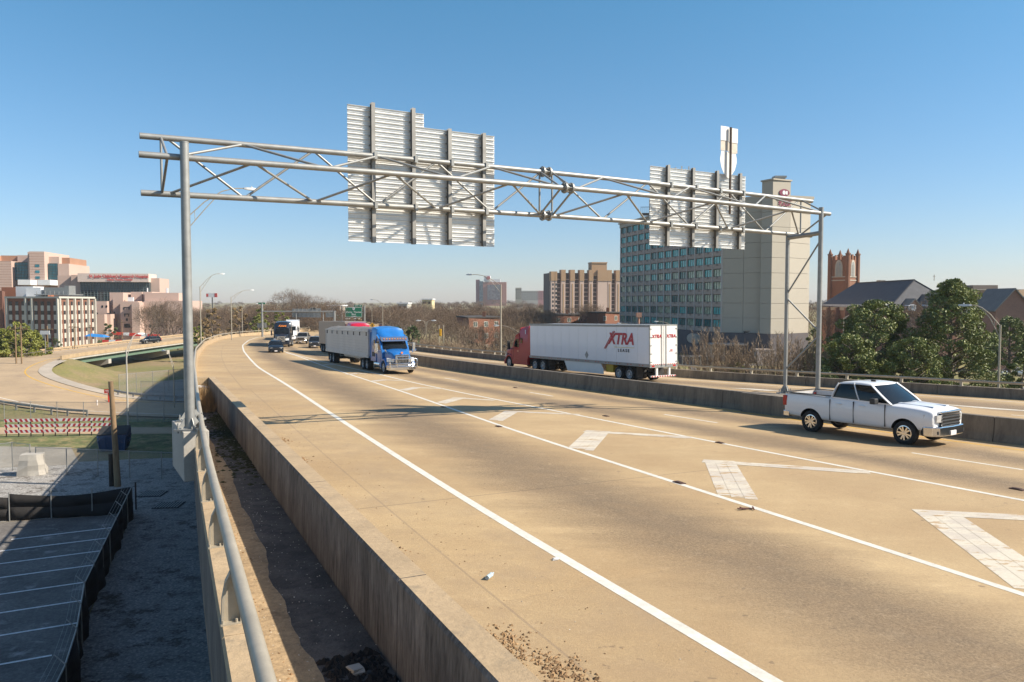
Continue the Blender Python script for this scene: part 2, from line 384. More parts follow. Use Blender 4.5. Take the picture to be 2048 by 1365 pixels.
slab('highway_road_beyond', [cL, lambda q: cL(q) + 2.5, lambda q: cL(q) * .6 + cF(q) * .4, lambda q: cF(q) - 2, cF], [-1, 0, .95, 2, 2.6], True, 222, Q1, hwy)
# deck body below the surface (fascias, underside)
mb = MB()
for q0, q1, st in ((Q0, KQ, 4), (KQ, 440, 6)):
    qs = np.arange(q0, q1 + .01, st)
    for k in range(len(qs) - 1):
        a, b = qs[k], qs[k + 1]; v = []
        for q in (a, b):
            l = cL(q) - .17; f = cF(q) + .3; low = -1.0 if q < KQ else -.12
            v += [pt(q, l, low - .02), pt(q, f, -.5), pt(q, f - 1.5, -2.2), pt(q, l + 1.5, low - 1.9), pt(q, l, low - .75)]
        mb.add(v, [(0, 5, 6, 1), (1, 6, 7, 2), (2, 7, 8, 3), (3, 8, 9, 4), (4, 9, 5, 0)])
struct('bridge_deck', mb, concrete_dark)
# pocket floor (lower, dirty), the wall's shade put into its dark colour
floor_m = mat('pocket_floor', (.115, .10, .085), .85, var=.4, sc=.6, fine=.22, fsc=12, bump=.6, stain=((.04, .036, .033), .45, .85)); silt_sun_m = mat('sandy_silt_sunlit', (.42, .30, .17), .92, var=.22, sc=.9, fine=.25, fsc=10, bump=.6, stain=((.13, .09, .05), .56, .7))
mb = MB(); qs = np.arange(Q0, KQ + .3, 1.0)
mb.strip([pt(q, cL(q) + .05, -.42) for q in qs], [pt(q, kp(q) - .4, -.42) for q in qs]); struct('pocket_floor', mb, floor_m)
mb = MB(); q2 = np.arange(Q0, KQ - 2, .25); mb.strip([pt(q, cL(q) + .05, -.413) for q in q2], [pt(q, cL(q) + (kp(q) - .4 - cL(q)) * (.50 + .025 * math.sin(q * .9) + .02 * math.sin(q * 2.3) + rnd.uniform(-.012, .012) - (.3 if q > 24 else 0) * min(1, (q - 24) / 8)), -.415) for q in q2]); struct('gutter_silt_sunlit', mb, silt_sun_m)  # silt strip; the sunlit band is put into its lighter colour
# paint
def line_strip(mb, cf, w, q0, q1, off=0, h=.0035, right=False, st=1.0):
    n = max(2, int((q1 - q0) / st) + 1); qs = np.linspace(q0, q1, n); A = []; B = []
    for q in qs:
        p = cf(q) + off; s = (cf(q + .5) - cf(q - .5)); k = math.hypot(1, s) * w / 2
        A.append(pt(q, p - k, h, right)); B.append(pt(q, p + k, h, right))
    mb.strip(A, B)
mb = MB(); line_strip(mb, cE, .2, Q0, 200); struct('edge_line', mb, white_line)
mb = MB(); line_strip(mb, cB, .17, Q0, 99); struct('gore_line', mb, white_line)
mb = MB(); line_strip(mb, cC, .17, Q0, 99.5, h=.0045); struct('gore_line', mb, white_line)
mb = MB()
q = 100
while q < 175: line_strip(mb, cC, .13, q, q + 3); q += 12.2
for q0 in (11.3, 22.7, 35.2, 47.6, 60.5, 73, 85, 97, -2, -14): line_strip(mb, cD, .13, q0, q0 + 2.6 + (.6 if q0 < 30 else 0))
struct('lane_dashes', mb, white_line)
mb = MB(); line_strip(mb, cY, .13, Q0, 150); struct('yellow_edge_line', mb, yellow_line)
mb = MB()
cR = lambda q: cM(q) * .45 + cF(q) * .55 - .6
q = -20
while q < 130: line_strip(mb, cR, .13, q, q + 3, right=True); q += 12.2
line_strip(mb, lambda q: cF(q) - 1.9, .15, Q0, 200, right=True)
line_strip(mb, lambda q: cM(q) + 1.0, .13, Q0, 200, right=True)
struct('lane_dashes_opposite', mb, white_line)
mb = MB()
for pl in ([(26.6, 37.2), (22.0, 42.0), (23.4, 39.8), (24.2, 38.6)], [(16.0, 48.5), (14.2, 50.4), (15.6, 50.0), (17.0, 48.6)], [(19.8, 45.1), (17.8, 47), (19.6, 46.3), (20.8, 45.0)]):
    mb.add([(x, y, drz(x, y) + .008) for x, y in pl], [(0, 1, 2, 3)])
struct('gore_marking_opposite', mb, worn_white)
# chevrons in the gore: apex, foot of the broad arm, foot of the thin arm
CH = [((15.5, 7.2), (14.0, .6), (20.2, 6.0)), ((8.5, 16.3), (7.45, 11.3), (12.4, 15.6)), ((5.55, 22.25), (4.7, 17.5), (9.65, 20.75)), ((2.75, 28.3), (1.75, 24.1), (6.3, 26.9)), ((-.3, 34.5), (-.95, 31.1), (3.0, 33.5)), ((-3.0, 40.6), (-3.75, 37.7), (-.8, 39.4)), ((-6, 46.9), (-6.6, 44.8), (-4.1, 46.1)), ((-8.9, 53), (-9.55, 51.5), (-7.4, 52.4)), ((-12, 59.4), (-12.6, 58), (-10.9, 58.6)), ((-17.1, 71.9), (-17.5, 70.6), (-16.3, 71))]
def worn_mat():
    m, nt, b = newmat('worn_white_tape'); L = nt.links; tc = nt.nodes.new('ShaderNodeTexCoord').outputs['Object']
    mp = nt.nodes.new('ShaderNodeMapping'); mp.inputs['Rotation'].default_value = (0, 0, R(-75)); mp.inputs['Scale'].default_value = (.55, 1.5, 1); L.new(tc, mp.inputs[0])
    g1 = ramp(nt, noise(nt, mp.outputs[0], 1.1, 6, .65), .47, .53); g2 = ramp(nt, noise(nt, mp.outputs[0], 2.6, 7, .7), .55, .60); f = ramp(nt, noise(nt, tc, 18, 4, .8), .3, .7)
    c = mix(nt, f, (.47, .42, .33), (.57, .51, .41)); c = mix(nt, math_(nt, 'MULTIPLY', g1, .95), c, mix(nt, f, (.40, .35, .29), (.50, .44, .36))); c = mix(nt, g2, c, mix(nt, f, (.30, .20, .11), (.44, .31, .17)))
    L.new(c, b.inputs['Base Color']); b.inputs['Roughness'].default_value = .75; return m
worn_white = worn_mat()
def arm(mb, a, b, off, w, h):
    """one strip of tape from a to b, shifted sideways by off"""
    a = Vector((*a, 0)); b = Vector((*b, 0)); b = b + (b - a).normalized() * max(0, off) * .55; d = b - a; n = Vector((-d.y, d.x, 0)).normalized(); A = []; B = []
    for k in range(9):
        p = a + d * (k / 8); l = p + n * off; r_ = p + n * (off + w); A.append((l.x, l.y, dz(l.x, l.y) + h)); B.append((r_.x, r_.y, dz(r_.x, r_.y) + h))
    mb.strip(A, B)
for k, (a, f1, f2) in enumerate(CH):
    mb = MB(); wk = 1.0 if k < 4 else .75
    for j in range(3): arm(mb, (a[0], a[1] - .05), f1, .285 * wk * j, .278 * wk, .0045)
    for j in range(2): arm(mb, (a[0], a[1]), f2, -.262 * wk * (j + 1), .255 * wk, .0065)
    struct('gore_chevron', mb, worn_white)
# ---------------- barriers ----------------
def line_q(cf, q0, q1, st, off=0, h=0, right=False): return [pt(q, cf(q) + off, h, right) for q in np.arange(q0, q1 + .001, st)]
# pocket wall in cast lengths
t = thing('pocket_wall', 'weathered concrete wall along the near edge of the road above the dirty gutter', 'barrier wall', pt(10, kp(10), -.75))
SEG = 6.1; q = -28.0; k = 0
seg_m = [wall_grime_shade, concrete_top]
while q < KQ - .1:
    e = min(q + SEG, KQ); mb = MB(); ln = [pt(v, kp(v)) for v in np.linspace(q + .012, e - .012, 7)]
    mb.mi = 0; mb.sweep(ln, [(.0, -.3), (.0, .75), (.33, .75), (.36, .70), (.39, -.50), (0, -.50)])
    for i, f in enumerate(mb.f):
        zs = [mb.v[j][2] for j in f]
        nz = [mb.v[j] for j in f]
    # cap as its own face material, its sunny tone put into the colour
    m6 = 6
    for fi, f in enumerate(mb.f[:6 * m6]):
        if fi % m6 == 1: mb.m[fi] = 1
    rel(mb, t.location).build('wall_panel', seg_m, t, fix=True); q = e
mb = MB(); mb.obox(pt(KQ + .1, cL(KQ) - .1, 0), pt(KQ + .1, kp(KQ) + .05, 0), .35, 1.5); rel(mb, t.location).build('end_wall', concrete_top, t)
# left parapet with pipe rail
t = thing('parapet_rail', 'concrete parapet with round pipe handrail on curved posts along the outer left edge', 'railing', pt(12, cL(12), .4))
q = -28.0
while q < 222:
    e = q + (6.1 if q < 60 else 12.2); mb = MB(); near = q < KQ
    ln = [pt(v, cL(v)) for v in np.linspace(q + .01, e - .01, 5)]
    mb.sweep(ln, [(-.14, -.5), (-.09, .38), (-.07, .43), (.17, .43), (.2, .39), (.2, -1.1), (.16, -1.15)] if near else [(-.2, -.3), (-.12, .62), (.22, .62), (.3, .5), (.3, -1.1)])
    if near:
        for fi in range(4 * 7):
            if fi % 7 in (4, 5): mb.m[fi] = 1  # outer face turned from the sun: its shade put in as darker material
    rel(mb, t.location).build('parapet_panel', [concrete_top, wall_grime_shade], t, fix=True); q = e
for a, b in ((-28, 30), (30, 90), (90, 222)):
    mb = MB(); mb.path(line_q(cL, a, b, 2.0, h=1.0), .075, 12); rel(mb, t.location).build('handrail', galv_tan, t, smooth=60)
def post_mesh():
    mb = MB()           # curved fin post, rail at origin + (0,0,0); x is outward
    prof = [(.16, -.56), (.15, -.3), (.12, -.12), (.06, -.03), (-.02, -.07), (-.05, -.2), (-.02, -.56)]
    mb.extr(prof, -.012, .012); mb.box(-.04, -.02, -.09, .09, -.55, -.08)
    mb.extr([(.18, -.56), (.17, -.3), (.13, -.1), (.08, 0), (.05, -.02), (.11, -.14), (.145, -.32), (.15, -.56)], -.06, .06)
    mb.box(-.06, .19, -.11, .11, -.572, -.55)
    for sx in (.02, .165):
        for sy in (-.085, .085): mb.tube((sx, sy, -.55), (sx, sy, -.51), .014, n=6)
    return mb.mesh('post', galv_tan)
pm = post_mesh(); q = -26.2
while q < 120:
    x, y, z = pt(q, cL(q), 1.0); x2, y2, _ = pt(q + .2, cL(q + .2), 1.0)
    inst(pm, 'post', t, (x - t.location.x, y - t.location.y, z - t.location.z), math.atan2(y2 - y, x2 - x) - math.pi / 2 + math.pi); q += 3.2
# median barrier
t = thing('median_barrier', 'long low concrete median barrier between the two carriageways', 'barrier', pt(25, cM(25)))
q = -28.0; k = 0
pale = concrete_pale
while q < 220:
    e = q + 6.1; mb = MB(); ln = [pt(v, cM(v)) for v in np.linspace(q + .012, e - .012, 4)]
    mb.sweep(ln, [(.12, -.45), (.11, .02), (.04, .28), (.0, .84), (-.02, .86), (-.28, .86), (-.3, .84), (-.36, .2), (-.42, -.45)])
    o = rel(mb, t.location).build('barrier_panel', concrete_dark, t, fix=True); q = e
# far side barrier with flat rail
t = thing('far_barrier', 'concrete barrier with metal rail on short posts along the far edge of the highway', 'barrier', pt(25, cF(25), 0, True))
q = -28.0
while q < 330:
    e = q + (8 if q < 120 else 20); mb = MB(); ln = [pt(v, cF(v), 0, True) for v in np.linspace(q + .012, e - .012, 4)]
    mb.sweep(ln, [(.0, -.4), (-.02, .6), (-.32, .6), (-.34, .5), (-.34, -.9)])
    rel(mb, t.location).build('barrier_panel', concrete_dark, t, fix=True); q = e
for a, b in ((-28, 30), (30, 90), (90, 200), (200, 330)):
    mb = MB(); mb.sweep(line_q(cF, a, b, 2.0, .16, .9, True), [(-.03, 0), (.05, -.05), (.07, .05), (.03, .1), (-.05, .09), (-.07, .02)]); rel(mb, t.location).build('metal_rail', galv_tan, t, smooth=40)
mb = MB(); mb.box(-.07, .07, -.09, .09, -.32, 0); mb.box(-.12, .12, -.14, .14, -.335, -.3); pm2 = mb.mesh('rail_post', galv_tan)
q = -26.0
while q < 160:
    x, y, z = pt(q, cF(q) + .16, .915, True); x2, y2, _ = pt(q + .2, cF(q + .2) + .16, 0, True)
    inst(pm2, 'rail_post', t, (x - t.location.x, y - t.location.y, z - t.location.z), math.atan2(y2 - y, x2 - x)); q += 3.3
# ---------------- terrain ----------------
LOOP = [(-37, 96, -13.4), (-42, 96.5, -13.35), (-51, 97.5, -13.1), (-59, 99.5, -12.4), (-68, 105, -11.6), (-76, 112.5, -11.0), (-81.5, 121, -10.6), (-84.5, 131, -10.0), (-86.5, 142, -9.95), (-87.2, 152, -9.95), (-87.6, 168, -9.9), (-86.5, 184, -9.7), (-83, 205, -9.2), (-78, 226, -8.9), (-72, 250, -8.8)]
LOOP0 = [(20, 84, -13.4), (-10, 92, -13.4)]
def spline(P, n=8):
    out = []; P = [P[0]] + list(P) + [P[-1]]
    for i in range(1, len(P) - 2):
        p0, p1, p2, p3 = map(Vector, P[i - 1:i + 3])
        for k in range(n):
            t_ = k / n; out.append(.5 * ((2 * p1) + (-p0 + p2) * t_ + (2 * p0 - 5 * p1 + 4 * p2 - p3) * t_ ** 2 + (-p0 + 3 * p1 - 3 * p2 + p3) * t_ ** 3))
    out.append(Vector(P[-2])); return out
loop = spline(LOOP0 + LOOP, 8)
LA = np.array([tuple(p) for p in loop]); NB = len(LOOP0) * 8 + 59          # ramp index where the bridge begins
LG = LA[:NB + 1]
def terr(x, y):
    """ground height, arrays"""
    x = np.asarray(x, float); y = np.asarray(y, float)
    z = np.full(x.shape, -13.5)
    rr = np.hypot(x, y)
    z += np.clip((x + 5) / 40, 0, 1) * 1.3                                   # ground right of the highway is higher
    z -= np.clip((y - 150) / 60, 0, 1) * np.clip((-x - 95) / 40, 0, 1) * 2.0
    z += np.clip((y - 175) / 25, 0, 1) * np.clip((x + 82) / 20, 0, 1) * np.clip((60 - x) / 60, 0, 1) * 1.0
    z += np.clip((rr - 400) / 1500, 0, 1) * 9
    q, p = q_(x, y), p_(x, y); qk = np.arange(-60., 160., 4.); fk = np.array([cF(v) for v in qk]); dp = p - np.interp(q, qk, fk)
    dk = np.array([pt(v, w, 0, True)[2] for v, w in zip(qk, fk)]); zz = np.interp(q, qk, dk) - 2.7 - np.where(dp > 0, dp * .14, -dp * 1.2)
    z = np.where((q > -55) & (q < 120), np.maximum(z, zz), z)
    d2 = np.full(x.shape, 1e9); zi = np.zeros(x.shape)
    near = (x > -130) & (x < 40) & (y > 50) & (y < 200)
    if near.any():
        xs, ys = x[near], y[near]
        D = (xs[:, None] - LG[None, :, 0]) ** 2 + (ys[:, None] - LG[None, :, 1]) ** 2
        j = D.argmin(1); d = np.sqrt(D.min(1)); zz = LG[j, 2] - .12 - np.clip(d - 7.2, 0, 99) * .38
        zn = z[near]; z[near] = np.maximum(zn, zz)
    return z
def T1(x, y): return float(terr([x], [y])[0])
def axis(a, b, st, far):
    g = list(np.arange(a, b, st)); s = st; v = a
    lo = []; hi = []
    while v > -far: s *= 1.28; v -= s; lo.append(v)
    s = st; v = g[-1]
    while v < far: s *= 1.28; v += s; hi.append(v)
    return np.array(lo[::-1] + g + hi)
gx, gy = axis(-125, 70, 1.6, 7500), axis(-30, 215, 1.6, 7500)
X, Y = np.meshgrid(gx, gy); Z = terr(X.ravel(), Y.ravel())
nx, ny = len(gx), len(gy)
me = bpy.data.meshes.new('ground')
fa = [(j * nx + i, j * nx + i + 1, (j + 1) * nx + i + 1, (j + 1) * nx + i) for j in range(ny - 1) for i in range(nx - 1)]
me.from_pydata(list(zip(X.ravel(), Y.ravel(), Z)), [], fa)
me.polygons.foreach_set('use_smooth', [True] * len(me.polygons))
def ground_mat():
    m, nt, b = newmat('winter_grass_ground'); L = nt.links; tc = nt.nodes.new('ShaderNodeTexCoord').outputs['Object']
    a = ramp(nt, noise(nt, tc, .09, 5, .6), .43, .64); f = ramp(nt, noise(nt, tc, 3.0, 6, .75), .3, .7)
    g = mix(nt, f, (.10, .115, .028), (.24, .20, .07)); d = mix(nt, f, (.18, .125, .07), (.33, .235, .13))
    c = mix(nt, a, g, d); c = mix(nt, ramp(nt, noise(nt, tc, 14, 3, .8), .5, .75), c, mix(nt, 1.0, c, (.6, .6, .6), 'MULTIPLY'))
    L.new(c, b.inputs['Base Color']); b.inputs['Roughness'].default_value = .95
    bp = N(nt, 'ShaderNodeBump', Strength=.8, Distance=.06); L.new(f, bp.inputs['Height']); L.new(bp.outputs[0], b.inputs['Normal'])
    return m
me.materials.append(ground_mat()); g = inst(me, 'ground'); g['kind'] = 'structure'
def sheet(name, poly, m, h=.012, st=None, kind='structure'):
    """flat sheet over level ground"""
    mb = MB(); mb.add([(x, y, max(-13.5, T1(x, y)) + h) for x, y in poly], [tuple(range(len(poly)))])
    o = mb.build(name, m, fix=True); o['kind'] = kind; 
    return o
grass_lawn = mat('grass_strip', (.13, .15, .045), .95, var=.4, sc=.5, fine=.25, fsc=9, bump=.8, stain=((.26, .2, .09), .48, .85))
def gravel_mat():
    m, nt, b = newmat('limestone_gravel'); L = nt.links; tc = nt.nodes.new('ShaderNodeTexCoord').outputs['Object']
    vo = nt.nodes.new('ShaderNodeTexVoronoi'); vo.inputs['Scale'].default_value = 7; L.new(tc, vo.inputs['Vector'])
    n2 = ramp(nt, noise(nt, tc, 9, 8, .85), .32, .68); big = ramp(nt, noise(nt, tc, .16, 4, .6), .4, .6); mid = ramp(nt, noise(nt, tc, 1.0, 10, .82), .50, .57)
    c = mix(nt, n2, (.36, .34, .31), (.90, .86, .80)); c = mix(nt, ramp(nt, vo.outputs['Distance'], .15, .55), c, mix(nt, 1.0, c, (.6, .6, .6), 'MULTIPLY'))
    dirt = math_(nt, 'MULTIPLY', mid, math_(nt, 'ADD', .35, math_(nt, 'MULTIPLY', big, .6)))
    c = mix(nt, dirt, c, mix(nt, n2, (.05, .042, .035), (.16, .13, .1)))
    L.new(c, b.inputs['Base Color']); b.inputs['Roughness'].default_value = .95
    bp = N(nt, 'ShaderNodeBump', Strength=1.0, Distance=.08); L.new(n2, bp.inputs['Height']); L.new(bp.outputs[0], b.inputs['Normal'])
    return m
gravel = gravel_mat()
paving = mat('pale_paving', (.30, .27, .22), .9, var=.16, sc=.25, fine=.14, fsc=5, bump=.3, stain=((.17, .14, .1), .55, .6))
FN = [(-60, 37.3), (-45, 42.6), (-31, 47.2), (-24.3, 49.0), (-17.9, 31.9), (-15.7, 27.4), (-14.5, 24.6), (-11.5, 16), (-8.5, 7), (-7, -5)]     # fabric fence line
sheet('gravel_yard', [(-24.3, 49), (-17.9, 31.9), (-14.5, 24.6), (-8.5, 7), (-6, -25), (14, -25), (0, 30), (-12, 68), (-31, 66.5), (-62, 58), (-60, 37.3), (-45, 42.6), (-31, 47.2)], gravel, .016)
sheet('parking_lot', [(-60, 37.2), (-45, 42.5), (-31, 47.1), (-24.35, 48.9), (-17.95, 31.9), (-14.6, 24.6), (-8.7, 7), (-7, -25), (-90, -25), (-90, 30)], asphalt, .012)
sheet('service_yard', [(-36, 64), (-48, 61), (-80, 52), (-110, 60), (-110, 72), (-60, 73), (-41, 71.5)], paving, .02)
sheet('lower_lane', [(-72, 117), (-64, 112), (-49, 107.5), (-36, 104.5), (-20, 104.5), (-20, 160), (-30, 170), (-70, 168), (-83, 180), (-95, 172), (-72, 150), (-66, 142)] and [(-50, 104.5), (-36, 104.5), (-16, 104.5), (-16, 150), (-50, 146), (-60, 132), (-56, 118)], paving, .03)
# stall lines
mb = MB()
for (x, y) in [(-23.6, 46), (-22.9, 43.9), (-22.1, 41.6), (-21.3, 39.3), (-20.3, 36.9), (-19.4, 34.5), (-18.3, 32.0), (-17.6, 29.0), (-16.3, 26.2), (-15.2, 23.6), (-14.1, 21)]:
    mb.obox((x, y, -13.48), (x - 4.9, y - 2.5, -13.48), .11, .012)
struct('stall_lines', mb, mat('stall_paint', (.8, .8, .8), .8, var=.1, sc=2, fine=.2, fsc=8))
# ramp road and bridge
def sweep_sheet(mb, pts, a, b, h):
    A = []; B = []
    for k, p in enumerate(pts):
        d = pts[min(k + 1, len(pts) - 1)] - pts[max(k - 1, 0)]; n = Vector((-d.y, d.x, 0)).normalized()
        A.append(p + n * a + Vector((0, 0, h))); B.append(p + n * b + Vector((0, 0, h)))
    mb.strip(A, B)
ramp_m = mat('ramp_concrete', (.40, .29, .175), .85, var=.16, sc=.12, fine=.1, fsc=6, bump=.2, stain=((.25, .18, .12), .5, .55))
mb = MB(); sweep_sheet(mb, loop, 6.2, -6.4, 0); struct('ramp_road', mb, ramp_m)
mb = MB(); sweep_sheet(mb, loop[:NB + 60], -4.6, -4.8, .012); struct('ramp_yellow_line', mb, yellow_line)
mb = MB(); sweep_sheet(mb, loop, 4.4, 4.2, .012); struct('ramp_white_line', mb, white_line)
mb = MB(); sweep_sheet(mb, loop[14:NB - 2], -6.45, -8.3, .05); struct('ramp_gutter', mb, mat('gutter_concrete', (.40, .34, .27), .9, var=.15, sc=.4, fine=.1, fsc=6))
# ---------------- bridge of the ramp, guard rails ----------------
BR = loop[NB - 1:]
t = thing('ramp_bridge', 'curved ramp bridge with green steel girder on concrete hammerhead piers', 'bridge', (-87, 160, -10.6))
green_paint = mat('girder_green', (.125, .19, .135), .6, var=.12, sc=.4, fine=.05, stain=((.1, .16, .09), .6, .5))
mb = MB(); mb.sweep([(p.x, p.y, p.z) for p in BR], [(6.4, -.03), (6.4, -.45), (-6.6, -.45), (-6.6, -.03)]); rel(mb, t.location).build('deck_slab', concrete_pale, t, fix=True)
for off in (-5.9, 5.7):
    mb = MB(); mb.sweep([(p.x, p.y, p.z) for p in BR], [(off + .25, -.45), (off + .25, -.52), (off + .04, -.52), (off + .04, -1.35), (off + .25, -1.35), (off + .25, -1.42), (off - .25, -1.42), (off - .25, -1.35), (off - .04, -1.35), (off - .04, -.52), (off - .25, -.52), (off - .25, -.45)])
    rel(mb, t.location).build('girder', green_paint, t, fix=True)
for off in (-6.5, 6.3):
    mb = MB(); mb.sweep([(p.x, p.y, p.z) for p in BR], [(off + .17, -.1), (off + .15, .62), (off - .15, .62), (off - .17, -.1)]); rel(mb, t.location).build('bridge_parapet', concrete_top, t, fix=True)
    mb = MB(); ln = [(p.x, p.y, p.z + .92) for p in BR]; mb.path(ln, .06, 6)
    for k in range(0, len(ln), 2): mb.tube(ln[k], (ln[k][0], ln[k][1], ln[k][2] - .3), .05, n=6)
    rel(mb, t.location).build('bridge_rail', galv_tan, t)
pk = MB()
for idx in (16, 29, 42):
    if idx >= len(BR): continue
    p = BR[idx]; d = (BR[min(idx + 1, len(BR) - 1)] - BR[idx - 1]).normalized(); n = Vector((-d.y, d.x, 0)); d = Vector((d.x, d.y, 0)).normalized()
    mb = MB(); z1 = p.z - 1.45; prof = [(-6.3, z1), (6.3, z1), (6.3, z1 - .9), (1.8, z1 - 2.0), (1.8, -15.2), (-1.8, -15.2), (-1.8, z1 - 2.0), (-6.3, z1 - .9)]
    v = [];
    for s in (-.6, .6): v += [(p.x + n.x * a + d.x * s, p.y + n.y * a + d.y * s, z) for a, z in prof]
    mb.add(v, [tuple(range(8)), tuple(range(8, 16))[::-1]] + [(i, (i + 1) % 8, 8 + (i + 1) % 8, 8 + i) for i in range(8)])
    rel(mb, t.location).build('pier', concrete_pale, t, fix=True)
mb = MB(); p = BR[0]; d = (BR[1] - BR[0]).normalized(); n = Vector((-d.y, d.x, 0)); a = p - n * 6.6; b = p + n * 6.4
mb.obox((a.x, a.y, p.z - 1.6), (b.x, b.y, p.z - 1.6), 1.0, 3.0); rel(mb, t.location).build('abutment', concrete_pale, t, fix=True)
def guardrail(pts, label, group=None, zup=.75):
    c = pts[0]; t = thing('guardrail', label, 'guardrail', c, group=group)
    mb = MB(); mb.sweep([(p[0], p[1], p[2] + .62) for p in pts], [(0, -.15), (.05, -.09), (0, -.03), (0, .03), (.05, .09), (0, .15), (-.015, .15), (.03, .09), (-.015, .03), (-.015, -.03), (.03, -.09), (-.015, -.15)]); rel(mb, c).build('w_beam', galv, t, fix=True)
    acc = 0; last = Vector(pts[0]); pmb = MB(); pmb.box(-.08, .08, -.08, .08, -.2, .75); pmesh = pmb.mesh('guard_post', galv)
    for p in pts:
        acc += (Vector(p) - last).length; last = Vector(p)
        if acc >= 1.9 or p is pts[0]: inst(pmesh, 'guard_post', t, (p[0] - c[0], p[1] - c[1] + .05, p[2] - c[2])); acc = 0
def offs(pts, a, dzv=0):
    out = []
    for k, p in enumerate(pts):
        d = pts[min(k + 1, len(pts) - 1)] - pts[max(k - 1, 0)]; n = Vector((-d.y, d.x, 0)).normalized(); q = p + n * a; out.append((q.x, q.y, q.z + dzv))
    return out
guardrail(offs(loop[14:40], -7.6, -.1), 'grey steel guardrail along the inside of the curving ramp')
guardrail(offs(loop[30:62], 7.2, -.1), 'grey steel guardrail on the near outer edge of the ramp bend')
guardrail(offs(loop[66:NB - 1], 7.0, -.1), 'grey steel guardrail leading up to the ramp bridge at far left')
# ---------------- overhead sign gantry ----------------
GA = Vector((-10.52, 22.15, 0)); GD = Vector((24.43, 14.22, 0)).normalized(); GN = Vector((GD.y, -GD.x, 0))    # GN points to the camera side
def gz(s): return .12 * math.sin(math.pi * min(max(s / 28.3, 0), 1))
def gb(s, o=0, z=0): v = GA + GD * s + GN * o; return Vector((v.x, v.y, 3.1 + gz(s) + z))
def gt(s, o=0): v = GA + GD * s + GN * o; return Vector((v.x, v.y, 4.7 + gz(s)))
def gf(s): v = GA + GD * s + GN * 1.45; return Vector((v.x, v.y, 3.93 + gz(s)))
gan = thing('sign_gantry', 'galvanised tubular truss gantry spanning the road, carrying two signs seen from behind', 'sign gantry', (-8.73, 20.8, -3.55))
gl = gan.location
def gpart(name, mb, m=galv, sm=50): return rel(mb, gl).build(name, m, gan, smooth=sm)
for f_, s0 in ((gt, 0), (gf, -.15), (gb, 0)):
    for a, b in ((s0, 13.62), (13.62, 28.35 if f_ is not gf else 27.75)):
        mb = MB(); mb.path([f_(a + (b - a) * k / 6) for k in range(7)], .088, 12); gpart('chord', mb)
    mb = MB()
    for s in (13.48, 13.76):
        c = f_(s); mb.tube(c - GD * .03, c + GD * .03, .2, n=12)
    for k in range(6):
        an = k * math.pi / 3; o = GN * math.cos(an) * .15 + Vector((0, 0, math.sin(an) * .15)); mb.tube(f_(13.4) + o, f_(13.84) + o, .018, n=6)
    gpart('coupling', mb, galv, 40)
def strut(a, b, r=.038):
    mb = MB(); mb.tube(a, b, r, n=8); gpart('strut', mb)
for base, st, n in ((.7, 2.12, 6), (13.98, 2.25, 6)):
    nd = [base + st * k for k in range(n + 1)]; 
    for k in range(n):
        a, b = nd[k], nd[k + 1]
        if k % 2 == 0: strut(gt(a), gb(b)); strut(gb(a), gf(b)); strut(gf(a), gt(b))
        else: strut(gb(a), gt(b)); strut(gf(a), gb(b)); strut(gt(a), gf(b))
for s in (.55, 13.35, 13.9, 27.6): strut(gt(s), gb(s)); strut(gb(s), gf(s)); strut(gf(s), gt(s))
# left support: tall front post and shorter rear post on a bracket base
def post(name, base, top, r=.11, r2=None):
    mb = MB(); mb.tube(base, top, r, r2, n=20); mb.tube(top, (top[0], top[1], top[2] + .03), (r2 or r) * 1.04, n=20); gpart(name, mb, galv, 50)
lf = gf(.95) + GN * .22; lb = gb(1.2) + GN * .0
post('support_post', (lf.x, lf.y, -3.45), (lf.x, lf.y, 4.3), .13, .115)
post('support_post', (lb.x, lb.y, -3.45), (lb.x, lb.y, 3.1), .1, .095)
mb = MB(); mb.tube((lb.x, lb.y, 2.85), (lf.x, lf.y, 2.85), .06); mb.tube((lb.x, lb.y, 2.7), (lf.x, lf.y, -.2), .04); mb.tube((lf.x, lf.y, -.2), (lb.x, lb.y, -2.9), .04); gpart('brace', mb)
for P in (lf, lb):
    mb = MB()
    for k in range(4):
        a = R(45 + 90 * k); dv = Vector((math.cos(a), math.sin(a), 0)); o = Vector((P.x, P.y, -3.45))
        mb.obox(o + dv * .1 + Vector((0, 0, .25)), o + dv * .26 + Vector((0, 0, .02)), .02, .12)
        mb.tube(o + dv * .33 + Vector((0, 0, -.12)), o + dv * .33 + Vector((0, 0, .16)), .022, n=6); mb.tube(o + dv * .33 + Vector((0, 0, .02)), o + dv * .33 + Vector((0, 0, .07)), .045, n=6)
    mb.box(P.x - .32, P.x + .32, P.y - .32, P.y + .32, -3.5, -3.45); gpart('base_plate', mb, galv, 30)
